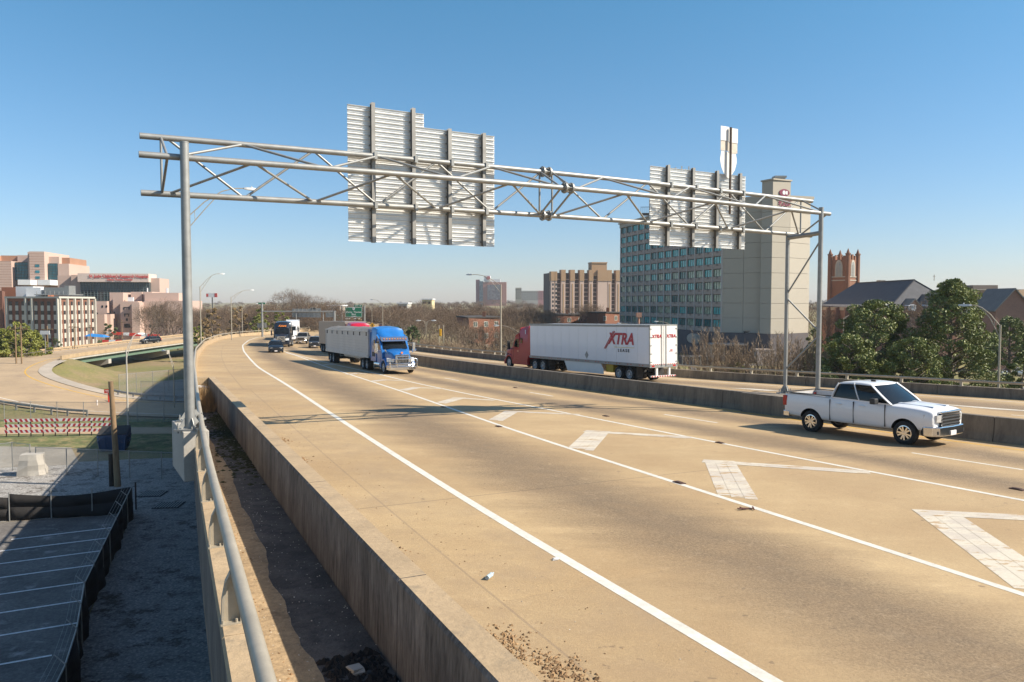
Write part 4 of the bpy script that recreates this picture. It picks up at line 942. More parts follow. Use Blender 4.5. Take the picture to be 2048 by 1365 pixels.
# ---------------- vehicles ----------------
def wheel_meshes(r, w, style='steel', n=28):
    mb = MB(); rr = r * .64
    mb.lathe([(rr, -w / 2 + .02), (rr + .02, -w / 2), (r - .05, -w / 2 + .005), (r - .012, -w / 2 + .03), (r, -w / 2 + .06), (r, w / 2 - .06), (r - .012, w / 2 - .03), (r - .05, w / 2 - .005), (rr + .02, w / 2), (rr, w / 2 - .02)], n)
    tyre = mb.mesh('tyre', black, 40)
    mb = MB(); mb.lathe([(rr + .005, -w / 2 + .025), (rr - .03, -w / 2 + .02), (rr - .045, -w / 2 + .06), (rr - .05, w / 2 - .06), (rr - .03, w / 2 - .02), (rr + .005, w / 2 - .025)], n)
    if style == 'spoke':
        mb.mi = 1; mb.lathe([(.0, -w / 2 + .13), (rr - .045, -w / 2 + .13)], n); mb.mi = 0
        for k in range(5):
            for s in (-.11, .11):
                a = 2 * math.pi * k / 5 + s; b_ = 2 * math.pi * k / 5 + s * 2.3
                mb.obox((.03 * math.cos(a), -w / 2 + .035, .03 * math.sin(a)), ((rr - .03) * math.cos(b_), -w / 2 + .02, (rr - .03) * math.sin(b_)), .055, .035, (0, 1, 0))
        mb.lathe([(0, -w / 2 + .01), (.06, -w / 2 + .012), (.085, -w / 2 + .04)], 16)
    elif style == 'dark':
        mb.mi = 1; mb.lathe([(.0, -w / 2 + .12), (rr - .045, -w / 2 + .12)], n); mb.mi = 0
        for k in range(7):
            a = 2 * math.pi * k / 7; mb.obox((.03 * math.cos(a), -w / 2 + .05, .03 * math.sin(a)), ((rr - .03) * math.cos(a), -w / 2 + .03, (rr - .03) * math.sin(a)), .05, .03, (0, 1, 0))
    elif style == 'front':      # convex steer wheel with hub
        mb.lathe([(.0, -w / 2 - .05), (.09, -w / 2 - .04), (.1, -w / 2 + .0), (.15, -w / 2 + .01), (rr - .04, -w / 2 + .05)], n)
        mb.mi = 1
        for k in range(10): a = 2 * math.pi * k / 10; mb.lathe([(.0, -w / 2 + .0), (.022, -w / 2 + .0), (.022, -w / 2 + .04)], 6, (.19 * math.cos(a), 0, .19 * math.sin(a)))
    else:                       # deep dish
        mb.lathe([(.0, -w / 2 + .0), (.11, -w / 2 + .005), (.12, -w / 2 + .14), (.2, -w / 2 + .16), (rr - .045, -w / 2 + .12)], n)
        mb.mi = 1
        for k in range(8): a = 2 * math.pi * k / 8; mb.lathe([(.0, -w / 2 + .125), (.035, -w / 2 + .125)], 8, (.24 * math.cos(a), 0, .24 * math.sin(a)))
    return tyre, mb
WH = {}
def wheel(parent, x, side, r, w, track, style, rim, y=None):
    key = (r, w, style, rim.name)
    if key not in WH: ty, mb = wheel_meshes(r, w, style); WH[key] = (ty, mb.mesh('rim', [rim, dark], 35))
    ty, rm = WH[key]; yy = (track / 2 if y is None else y) * side
    M_ = Matrix.Translation((x, yy, r)) @ (Matrix.Rotation(math.pi, 4, 'Z') if side > 0 else Matrix.Identity(4)) @ Matrix.Rotation(rnd.uniform(0, 1), 4, 'Y')
    e = inst(ty, 'wheel', parent, mat4=M_); e2 = inst(rm, 'rim', e); return e
def ring(x, zb, zt, w, crown=.03, top_in=.1, bulge=.02):
    h = zt - zb; half = [(w - .14, zb), (w - .03, zb + .05), (w, zb + h * .22), (w + bulge, zb + h * .55), (w - .01, zb + h * .82), (w - .04, zt - .035), (w - top_in, zt), (w * .5, zt + crown * .8)]
    return [(x, y, z) for y, z in half] + [(x, 0, zt + crown)] + [(x, -y, z) for y, z in half[::-1]] + [(x, 0, zb)]
def paintmat(name, col, var=.06, rough=.28, metal=0.0): return mat(name, col, rough=rough, metal=metal, var=var, sc=.8, fine=.02, fsc=20, coat=.6)
def quadpatch(mb, a, b, c_, d_, off=0):
    mb.add([a, b, c_, d_], [(0, 1, 2, 3)])
def car(name, label, cat, loc, heading, paint, S, wheel_style='dark', rim=None, kind='car', simple=False, group=None, slope=0):
    """S: dict with body stations, cabin points, axles"""
    t = thing(name, label, cat, loc, heading, group); t.rotation_euler = (0, slope, heading)
    mb = MB(); mb.loft([ring(*st) for st in S['body']])
    o = mb.build('body', paint, t, fix=True)
    if not simple: ss = o.modifiers.new('s', 'SUBSURF'); ss.levels = 2; ss.render_levels = 2
    cu = []
    if not simple:
        for x in S['axles']:
            c = MB(); c.tube((x, -2, S['r'] + .02), (x, -S['w'] + .34, S['r'] + .02), S['r'] + .07, n=28); cu.append((c, dark))
            c = MB(); c.tube((x, 2, S['r'] + .02), (x, S['w'] - .34, S['r'] + .02), S['r'] + .07, n=28); cu.append((c, dark))
        if 'bed' in S: c = MB(); bx0, bx1, bw, bz = S['bed']; c.box(bx0, bx1, -bw, bw, bz, 3); cu.append((c, S['bedmat']))
        cut(o, cu)
    else:
        o.data.polygons.foreach_set('use_smooth', [True] * len(o.data.polygons)); o.data.set_sharp_from_angle(angle=R(32))
    # cabin: base ring points (x, halfwidth, z) front to rear; top ring
    (xf, wf, zf), (xr, wr, zr) = S['base']; (tf, twf, tzf), (tr, twr, tzr) = S['top']
    mb = MB(); nseg = 6
    def P(s, t_):   # s along 0 front..1 rear, t_ up 0..1
        b_ = Vector((xf + (xr - xf) * s, wf + (wr - wf) * s, zf + (zr - zf) * s)); u_ = Vector((tf + (tr - tf) * s, twf + (twr - twf) * s, tzf + (tzr - tzf) * s + .03 * math.sin(math.pi * s)))
        return b_ + (u_ - b_) * t_ + Vector((0, .035 * math.sin(math.pi * min(t_, 1)), 0))
    rings = []
    for k, t_ in enumerate((-.06, .35, .7, .97)):
        L_ = [P(s / nseg, t_) for s in range(nseg + 1)]; fr = L_[0]; re = L_[-1]
        fc = [Vector((fr.x + .14 * (1 - abs(j) ** 2.2), fr.y * j, fr.z)) for j in (-1, -.6, 0, .6, 1)]; rc = [Vector((re.x - .06 * (1 - abs(j) ** 2), re.y * j, re.z)) for j in (1, .5, 0, -.5, -1)]
        rings.append([tuple(v) for v in L_] + [tuple(v) for v in rc[1:-1]] + [(v.x, -v.y, v.z) for v in L_[::-1]] + [tuple(v) for v in fc[1:-1]])
    mb.loft(rings); mb.build('windows', glass, t, smooth=30, fix=True)
    # roof skin
    mb = MB(); rr = []
    for dzv, sc_ in ((-.055, 1.015), (-.01, 1.012), (.03, .97), (.055, .85), (.068, .5)):
        L_ = [P(s / nseg, .985) for s in range(nseg + 1)]; cx = (tf + tr) / 2
        r_ = [Vector((cx + (v.x - cx) * (sc_ if sc_ < .98 else 1.01), v.y * sc_, v.z + dzv)) for v in L_]
        fr = r_[0]; re = r_[-1]; fc = [Vector((fr.x + .10 * (1 - abs(j) ** 2.2), fr.y * j, fr.z)) for j in (-.6, 0, .6)]; rc = [Vector((re.x - .05, re.y * j, re.z)) for j in (.5, 0, -.5)]
        rr.append([tuple(v) for v in r_] + [tuple(v) for v in rc] + [(v.x, -v.y, v.z) for v in r_[::-1]] + [tuple(v) for v in fc])
    mb.loft(rr); mb.build('roof', paint, t, smooth=50, fix=True)
    # pillars
    mb = MB()
    for sgn in (1, -1):
        def PS(s, t_): v = P(s, t_); return Vector((v.x, v.y * sgn, v.z))
        def bar(s0, s1, w_, dx=0):
            for j in range(4):
                a, b_ = PS(s0 + (s1 - s0) * j / 4, j / 4 * 1.0), PS(s0 + (s1 - s0) * (j + 1) / 4, (j + 1) / 4 * 1.0)
                mb.obox(a + Vector((dx, 0, 0)), b_ + Vector((dx, 0, 0)), .03, w_, (0, 1, 0))
        bar(0, 0, S.get('aw', .085), .02)
        bar(1, 1, S.get('cw', .14), -.0)
        for s in S.get('pill', [.47]): mb.mi = 0; bar(s, s, .06)
        for k in range(6): mb.obox(PS(k / 6, .0), PS((k + 1) / 6, .0), .035, .05)
    mb.build('pillars', paint, t, smooth=30)
    for x in S['axles']:
        for sd_ in (-1, 1): wheel(t, x, sd_, S['r'], S['tw'], S['w'] * 2 - S['tw'] - .02, wheel_style, rim or galv)
    # details
    F_ = S['front']; x = F_['x']
    mb = MB()
    for k in range(F_.get('slats', 5)):
        z = F_['gz'][0] + (F_['gz'][1] - F_['gz'][0]) * (k + .5) / F_.get('slats', 5); h = (F_['gz'][1] - F_['gz'][0]) / F_.get('slats', 5) * .22
        mb.mi = 1; mb.box(x - .02, x + .015 - .03 * 0, -F_['gw'], F_['gw'], z - h, z + h)
    mb.mi = 0; mb.box(x - .08, x + .0, -F_['gw'], F_['gw'], F_['gz'][0], F_['gz'][1]); mb.build('grille', [dark, F_.get('gm', dark)], t)
    for s in (-1, 1):
        y0, y1, z0, z1, xb = F_['lamp']
        mb = MB(); mb.loft([[(x + .0, s * y0, z0), (x + .02, s * y0, z1), (x - .1, s * (y0 * .7), z1), (x - .1, s * (y0 * .7), z0)], [(x - .05, s * (y0 + y1) / 2, z0 + .01), (x - .03, s * (y0 + y1) / 2, z1), (x - .3, s * (y0 + y1) / 2, z1), (x - .3, s * (y0 + y1) / 2, z0)], [(xb, s * (y1 + .008), z0 + .05), (xb + .02, s * (y1 + .008), z1 - .0), (xb - .1, s * (y1 - .08), z1), (xb - .1, s * (y1 - .08), z0)]])
        mb.build('headlight', lamp_glass, t, fix=True)
        xr_, ty0, ty1, tz0, tz1 = S['tail']; mb = MB(); mb.box(xr_ - .015, xr_ + .16, *sorted((s * ty0, s * ty1)), tz0, tz1); mb.build('tail_light', red_lamp, t, bevel=.02)
        mx, my, mz_ = S['mirror']; mb = MB(); mb.box(mx - .1, mx + .1, *sorted((s * (my + .05), s * (my + .27))), mz_, mz_ + .2); mb.box(mx - .03, mx + .03, *sorted((s * (my - .1), s * (my + .06))), mz_ + .03, mz_ + .09); mb.build('mirror', S.get('mirmat', dark), t, bevel=.04)
    mb = MB(); bz0, bz1 = F_['bump']; w = S['w']
    prof = [(x - .35, w - .02), (x - .12, w * .93), (x + .04, w * .72), (x + .09, 0), (x + .04, -w * .72), (x - .12, -w * .93), (x - .35, -w + .02), (x - .5, -w + .1), (x - .5, w - .1)]
    mb.prism(prof, bz0, bz1); mb.build('front_bumper', F_.get('bm', paint), t, bevel=.03)
    mb = MB(); mb.box(x + .085, x + .1, -.17, .17, bz0 + .02, bz0 + .17); mb.build('licence_plate', wh_p, t)
    if 'rear' in S:
        mb = MB(); xr_, bz0, bz1 = S['rear']; prof = [(xr_ + .3, w - .02), (xr_, w - .08), (xr_ - .05, w * .6), (xr_ - .05, -w * .6), (xr_, -w + .08), (xr_ + .3, -w + .02)]; mb.prism(prof, bz0, bz1); mb.build('rear_bumper', S.get('rbm', paint), t, bevel=.03)
    # door seams and handles
    if not simple:
        mb = MB()
        for xs in S['seams']:
            for s in (-1, 1): mb.box(xs - .004, xs + .004, *sorted((s * (w - .05), s * (w + .0195))), S['sill'] + .05, S['belt'] - .02)
        mb.build('door_seam', dark, t)
        for xs in S['handles']:
            for s in (-1, 1): mb = MB(); mb.box(xs - .1, xs + .1, *sorted((s * (w - .0), s * (w + .035))), S['belt'] - .17, S['belt'] - .13); mb.build('door_handle', F_.get('hm', paint), t, bevel=.008)
    return t
white_paint = paintmat('white_paint', (.74, .73, .72), .03)
def hd(dx, dy): return math.atan2(dy, dx)
bedgrey = mat('bed_liner', (.5, .49, .48), .6, var=.15, sc=3)
pick = dict(r=.405, tw=.28, w=1.0, axles=(1.78, -1.8), bed=(-2.93, -1.05, .86, 1.05), bedmat=bedgrey,
    body=[(-3.0, .62, 1.33, .93, 0, .06), (-2.96, .55, 1.40, .97, 0, .06), (-2.4, .5, 1.41, .99, 0, .06), (-1.0, .48, 1.38, .99, 0, .06), (-.9, .46, 1.36, .985, .0, .07), (.6, .46, 1.32, .985, .0, .07), (1.22, .46, 1.30, .98, .05, .12), (1.9, .5, 1.29, .975, .06, .14), (2.45, .52, 1.25, .96, .05, .16), (2.68, .56, 1.2, .92, .03, .16), (2.74, .6, 1.12, .88, .0, .16)],
    base=((1.28, .90, 1.30), (-.93, .90, 1.37)), top=((.48, .76, 1.91), (-.74, .77, 1.90)), pill=[.52], cw=.16, aw=.1,
    front=dict(x=2.81, gz=(.70, 1.12), gw=.56, lamp=(.6, .955, .84, 1.08, 2.42), bump=(.38, .7), bm=chrome, gm=chrome, slats=4, hm=white_paint), tail=(-3.0, .78, .99, .92, 1.3), mirror=(.82, 1.0, 1.30), rear=(-3.04, .5, .72), rbm=chrome,
    seams=(-.98, -.05, 1.12), handles=(-.62, .28), sill=.5, belt=1.32)
# white pickup
a, b = Vector((11.2, 28.75)), Vector((13.2, 25.7)); d = (b - a).normalized(); ctr = (a + b) / 2 + Vector((-d.y, d.x)) * .86
wp = car('pickup_truck', 'white four-door pickup with chrome bumpers driving past on the right', 'pickup truck', (ctr.x, ctr.y, dz(ctr.x, ctr.y)), hd(d.x, d.y), white_paint, pick, 'spoke', chrome, slope=math.atan2(dz(a.x, a.y) - dz(b.x, b.y), 3.6))
mb = MB()
for s in (-1, 1): mb.box(-2.97, -1.0, s * .93 - .06, s * .93 + .06, 1.405, 1.435)
mb.box(-2.99, -2.92, -.9, .9, 1.4, 1.435); mb.build('bed_rail_cap', dark, wp)
mb = MB()
for s in (-1, 1): mb.obox((1.25, s * .42, 1.335), (2.5, s * .40, 1.285), .2, .04)
mb.box(2.7, 2.845, -.62, .62, 1.12, 1.19)
mb.build('grille_surround', chrome, wp, bevel=.02); mb = MB()
for s in (-1, 1): mb.obox((1.3, s * .42, 1.34), (2.5, s * .4, 1.29), .16, .04)
mb.build('hood_ridge', white_paint, wp, bevel=.01)
mb = MB(); mb.box(.0, .18, -.03, .03, 1.95, 2.03); mb.build('antenna_fin', dark, wp, bevel=.02)
mb = MB()
for s in (-1, 1): mb.box(2.72, 2.83, *sorted((s * .62, s * .8)), .46, .56)
mb.build('fog_lamp', dark, wp)
sedan = dict(r=.35, tw=.23, w=.93, axles=(1.52, -1.52),
    body=[(-2.5, .55, .98, .72, .02, .15), (-2.42, .4, 1.06, .86, .03, .15), (-1.9, .3, 1.10, .93, .03, .14), (-1.0, .25, 1.02, .935, .0, .1), (.7, .25, .98, .935, .0, .1), (1.05, .26, .97, .93, .04, .14), (1.9, .28, .88, .91, .06, .2), (2.3, .32, .78, .84, .05, .2), (2.46, .38, .7, .74, .02, .2)],
    base=((1.15, .84, .98), (-1.75, .80, 1.06)), top=((.3, .60, 1.43), (-.85, .58, 1.42)), pill=[.5], cw=.12,
    front=dict(x=2.47, gz=(.48, .66), gw=.6, lamp=(.5, .86, .58, .7, 2.2), bump=(.2, .46), slats=3), tail=(-2.5, .3, .85, .75, .92), mirror=(.85, .9, .95), rear=(-2.52, .35, .62), seams=(-.75, .2, 1.0), handles=(-.5, .4), sill=.28, belt=.96)
suv = dict(r=.37, tw=.25, w=.95, axles=(1.42, -1.42),
    body=[(-2.3, .5, 1.1, .82, .02, .1), (-2.22, .4, 1.16, .9, .02, .1), (-1.0, .32, 1.12, .94, .0, .1), (.7, .32, 1.08, .94, .0, .1), (1.0, .33, 1.07, .93, .05, .14), (1.9, .35, 1.0, .9, .06, .2), (2.2, .4, .92, .84, .04, .2), (2.32, .45, .82, .74, .02, .2)],
    base=((1.1, .86, 1.08), (-2.18, .84, 1.14)), top=((.4, .68, 1.64), (-1.8, .66, 1.62)), pill=[.32, .66], cw=.12,
    front=dict(x=2.33, gz=(.6, .84), gw=.55, lamp=(.52, .86, .76, .9, 2.05), bump=(.3, .56), slats=3), tail=(-2.3, .6, .9, .8, 1.1), mirror=(.8, .92, 1.05), rear=(-2.32, .42, .7), seams=(-1.0, -.1, .95), handles=(-.75, .2), sill=.35, belt=1.07)
bigpick = dict(pick); bigpick['front'] = dict(pick['front'], gw=.62, gm=chrome, slats=5)
navy = mat('navy_black_paint', (.008, .011, .016), .3, var=.06, sc=.8, fine=.02, coat=.15); silver = paintmat('pewter_paint', (.34, .31, .26), metal=.4); dk = paintmat('charcoal_paint', (.03, .032, .035)); maroon = paintmat('maroon_paint', (.18, .02, .03)); silver2 = paintmat('silver_paint', (.55, .56, .58), metal=.4)
def road_dir(cf, q): a = pt(q, cf(q)); b = pt(q - 2, cf(q - 2)); return hd(b[0] - a[0], b[1] - a[1])
sed0 = car('sedan', 'black sedan leading the traffic on the left lane of the bend', 'car', (-30.2, 98.9, dz(-30.2, 98.9)), hd(.30, -.954), navy, sedan)
car('pickup_truck', 'pewter grey pickup coming around the bend beside the black semi', 'pickup truck', (-37, 137.2, dz(-37, 137.2)), hd(.12, -.99), silver, bigpick, rim=chrome)
car('suv', 'dark sport utility vehicle half hidden behind the grey trailer', 'car', (-29.9, 117.6, dz(-29.9, 117.6)), hd(.22, -.975), dk, suv)
car('sedan', 'small dark red car far off on the carriageway beyond the warning sign', 'car', (PX(763, 262), 262, drz(PX(763, 262), 262)), hd(-.2, .98), maroon, sedan, simple=True)
car('suv', 'black car crossing the ramp bridge on the left', 'car', (PX(300, 183), 183, -9.7), hd(-.55, -.83), navy, suv)
car('sedan', 'silver sedan parked below at the right edge by the lawn', 'car', (PX(2028, 128), 128, -12.25), hd(-1, .1), silver2, sedan, rim=galv)
car('suv', 'dark green parked vehicle partly behind the right lamp post', 'car', (PX(2012, 175), 175, -12.2), hd(-1, 0), dk, suv, simple=True)
car('sedan', 'dark car cut off by the right edge of the picture', 'car', (PX(2052, 176), 176, -12.2), hd(-1, 0), navy, sedan, simple=True)
# ---------------- trucks ----------------
steelgrey = mat('trailer_grey', (.54, .53, .51), .5, .2, var=.08, sc=.5, fine=.05, fsc=12, stain=((.28, .25, .22), .6, .4)); under = mat('chassis_black', (.03, .028, .026), .8, var=.3, sc=2, stain=((.12, .1, .08), .5, .5))
trl_white = mat('trailer_white', (.72, .73, .75), .28, .0, var=.03, sc=.4, fine=.02, coat=.3); door_white = mat('trailer_door_white', (.74, .72, .68), .45, var=.04, sc=1.5, fine=.03)
hubm = mat('dusty_rim', (.5, .49, .48), .5, .3, var=.12, sc=6)
def tractor(label, loc, heading, paint, style, slope=0, z=0, sleep=1.75, wheels='steel'):
    t = thing('semi_tractor', label, 'semi truck', loc, 0); t.rotation_euler = (0, slope, heading)
    rb_ = -3.45
    # hood
    vol = style == 'round'
    mb = MB(); hw = .86
    st = [(1.12, 1.0, 1.55, .62, .02, .2), (1.0, .95, 1.72, .72, .05, .22), (.5, .95, 1.86, .82, .08, .25), (-.1, .95, 1.98, .95, .08, .25), (-.62, .95, 2.08, 1.08, .06, .2)]
    if vol: st = [(1.18, .95, 1.45, .72, .02, .22), (1.05, .9, 1.66, .84, .06, .25), (.5, .9, 1.82, .95, .08, .28), (-.1, .9, 1.95, 1.05, .08, .28), (-.62, .9, 2.04, 1.12, .06, .22)]
    mb.loft([ring(*s) for s in st]); o = mb.build('hood', paint, t, fix=True, smooth=50); ss = o.modifiers.new('s', 'SUBSURF'); ss.levels = 1; ss.render_levels = 1
    # fenders
    for s in (-1, 1):
        mb = MB(); rings = []
        for k in range(11):
            a = math.pi * (1.02 - k / 10 * .98); r0 = .62; cx, cz = 0, .52
            x, z_ = cx - r0 * math.cos(a) * -1.0, cz + r0 * math.sin(a); x2, z2 = cx + (r0 + .12) * math.cos(a), cz + (r0 + .14) * math.sin(a)
            xi = cx + r0 * math.cos(a); rings.append([(xi, s * .75, z_), (xi, s * 1.2, z_), (x2, s * 1.2, z2 - .03), (x2, s * 1.12, z2 + .03), (x2, s * .75, z2 + .12)])
        mb.loft(rings); mb.build('fender', paint, t, fix=True, smooth=45)
    # cab
    mb = MB(); w = 1.16
    cab = [(-.35, .95), (-.55, 1.98), (-1.12, 2.86), (-1.3, 2.95), (-1.95, 2.98), (-1.95, .6), (-1.75, .55), (-.75, .55), (-.7, .9)]
    mb.extr(cab, -w, w); o = mb.build('cab', paint, t, fix=True, bevel=.05)
    # windshield and side glass
    def wsx(z_): return -.55 - (z_ - 1.98) * .57 / .88
    mb = MB(); mb.add([(wsx(2.06) + .06, 1.02, 2.06), (wsx(2.06) + .16, .5, 2.06), (wsx(2.06) + .19, 0, 2.06), (wsx(2.06) + .16, -.5, 2.06), (wsx(2.06) + .06, -1.02, 2.06), (wsx(2.8) + .05, -.96, 2.8), (wsx(2.8) + .14, -.5, 2.8), (wsx(2.8) + .16, 0, 2.8), (wsx(2.8) + .14, .5, 2.8), (wsx(2.8) + .05, .96, 2.8)], [(0, 1, 8, 9), (1, 2, 7, 8), (2, 3, 6, 7), (3, 4, 5, 6)]); mb.build('windshield', glass, t, smooth=60)
    for s in (-1, 1):
        mb = MB(); mb.extr([(-.85, 2.0), (-1.22, 2.7), (-1.8, 2.72), (-1.8, 1.95)], s * (w + .012) - .006, s * (w + .012) + .006); mb.build('side_window', glass, t, fix=True)
        mb = MB(); mb.box(-.78, -.765, *sorted((s * (w), s * (w + .01))), .7, 1.9); mb.box(-1.88, -1.865, *sorted((s * w, s * (w + .01))), .7, 2.8); mb.build('door_seam', dark, t)
        mb = MB(); mb.box(-1.75, -1.6, *sorted((s * w, s * (w + .04))), 1.6, 1.66); mb.build('door_handle', chrome, t)
        # mirrors on arms
        mb = MB(); y = s * 1.45; mb.box(-.72, -.55, *sorted((y, y + s * .22)), 1.75, 2.55); mb.tube((-.9, s * w, 2.55), (-.65, y, 2.5), .02); mb.tube((-.9, s * w, 1.8), (-.65, y, 1.85), .02); mb.build('mirror', chrome if style == 'blue' else dark, t, bevel=.03)
        mb = MB(); mb.tube((.55, s * .85, 1.65), (.75, s * 1.2, 1.95), .018); mb.lathe([(0, -.03), (.09, -.02), (.11, .03), (0, .05)], 10, (.76, s * 1.24, 2.0)); mb.build('hood_mirror', chrome if style == 'blue' else dark, t, smooth=50)
    # sleeper with roof fairing
    rings = []; yw = 1.22; sb = -1.95 - sleep * .85
    for x, zt_, wt in ((-1.16, 2.95, 1.0), (-1.45, 3.3, 1.06), (-1.8, 3.55, 1.1), (-2.3, 3.78, 1.13), (-2.9, 3.9, 1.15), (sb, 3.93, 1.15)):
        zb_ = 2.93 if x > -1.9 else .95
        rings.append([(x, yw * .97 if x > -1.9 else yw, zb_), (x, yw - .02, (zb_ + zt_) / 2), (x, wt, zt_ - .25), (x, wt - .14, zt_ - .05), (x, .5, zt_ + .03), (x, 0, zt_ + .05), (x, -.5, zt_ + .03), (x, -wt + .14, zt_ - .05), (x, -wt, zt_ - .25), (x, -yw + .02, (zb_ + zt_) / 2), (x, -yw * .97 if x > -1.9 else -yw, zb_)])
    mb = MB(); mb.loft(rings[:3] + [[(-1.93, p[1], p[2] if i not in (0, 10) else 2.93) for i, p in enumerate(rings[3])]]); mb.build('roof_fairing', paint, t, smooth=40, fix=True)
    r3 = [(-1.94, p[1], p[2] - .07 if 0 < i < 10 else p[2]) for i, p in enumerate(rings[3])]
    mb = MB(); mb.loft([r3] + rings[3:]); mb.build('sleeper', paint, t, smooth=40, fix=True)
    for s in (-1, 1):
        mb = MB(); mb.box(-2.5, -2.15, s * 1.225 - .006, s * 1.225 + .006, 2.35, 2.8); mb.build('sleeper_window', glass, t)
        mb = MB(); mb.box(sb - .75, sb, s * 1.2 - .01, s * 1.2 + .01, 1.2, 3.75); mb.build('side_extender', paint, t)
        mb = MB(); mb.box(-3.3, -.72, *sorted((s * .95, s * 1.2)), .42, .95) if vol else mb.tube((-1.1, s * .92, .68), (-2.6, s * .92, .68), .3, n=20); mb.build('side_skirt' if vol else 'fuel_tank', paint if vol else chrome, t, smooth=40)
        if not vol:
            mb = MB(); mb.box(-1.05, -.72, *sorted((s * .7, s * 1.15)), .35, .8); mb.box(-2.7, -2.6, *sorted((s * .7, s * 1.2)), .35, 1.0); mb.build('step', galv, t)
            mb = MB(); mb.tube((-3.45, s * 1.05, 1.0), (-3.45, s * 1.05, 3.6), .07, n=12); mb.build('exhaust_stack', chrome, t, smooth=50)
        mb = MB(); mb.loft([[(1.08, s * .62, 1.0), (1.1, s * .62, 1.3), (.95, s * .62, 1.35), (.95, s * .62, 1.0)], [(.78, s * 1.13, 1.02), (.75, s * 1.13, 1.32), (.6, s * 1.1, 1.36), (.6, s * 1.1, 1.0)]]); mb.build('headlight', lamp_glass, t, fix=True)
    # grille, bumper
    mb = MB(); gx_ = 1.14 if not vol else 1.2; gw_ = .52 if style != 'black' else .5
    mb.mi = 0; mb.box(gx_ - .06, gx_, -gw_, gw_, .82, 1.62); mb.mi = 1
    for k in range(9): y = -gw_ + gw_ * 2 * (k + .5) / 9; mb.box(gx_, gx_ + .03, y - .018, y + .018, .86, 1.58)
    for zz in (.82, 1.6): mb.box(gx_ - .02, gx_ + .04, -gw_ - .04, gw_ + .04, zz - .03, zz + .03)
    for yy in (-gw_, gw_): mb.box(gx_ - .02, gx_ + .04, yy - .04, yy + .04, .82, 1.62)
    if style == 'black': mb.obox((gx_ + .05, -gw_, 1.58), (gx_ + .05, gw_, .86), .05, .05, (1, 0, 0))
    mb.build('grille', [dark, chrome], t)
    mb = MB(); pr = [(.85, 1.2), (1.2, 1.02), (1.32, .5), (1.34, 0), (1.32, -.5), (1.2, -1.02), (.85, -1.2), (.8, -1.1), (.8, 1.1)]; mb.prism(pr, .36, .78); mb.build('bumper', chrome if style == 'blue' else paint, t, bevel=.03)
    # chassis, wheels
    mb = MB()
    for s in (-1, 1): mb.box(-6.9, .9, *sorted((s * .36, s * .46)), .72, .95)
    mb.box(-6.3, -4.4, -.5, .5, .95, 1.15); mb.box(-3.9, -2.0, -.35, .35, .5, .95); mb.tube((-4.62, -1, .52), (-4.62, 1, .52), .12); mb.tube((-5.92, -1, .52), (-5.92, 1, .52), .12); mb.tube((0, -1, .5), (0, 1, .5), .08)
    for s in (-1, 1): mb.box(-6.85, -6.8, *sorted((s * .6, s * 1.2)), .2, 1.0)
    mb.build('chassis', under, t)
    wheel(t, 0, -1, .52, .3, 2.1, 'front', hubm); wheel(t, 0, 1, .52, .3, 2.1, 'front', hubm)
    for x in (-4.62, -5.92):
        for s in (-1, 1): wheel(t, x, s, .52, .55, 1.95, 'steel', hubm)
    return t
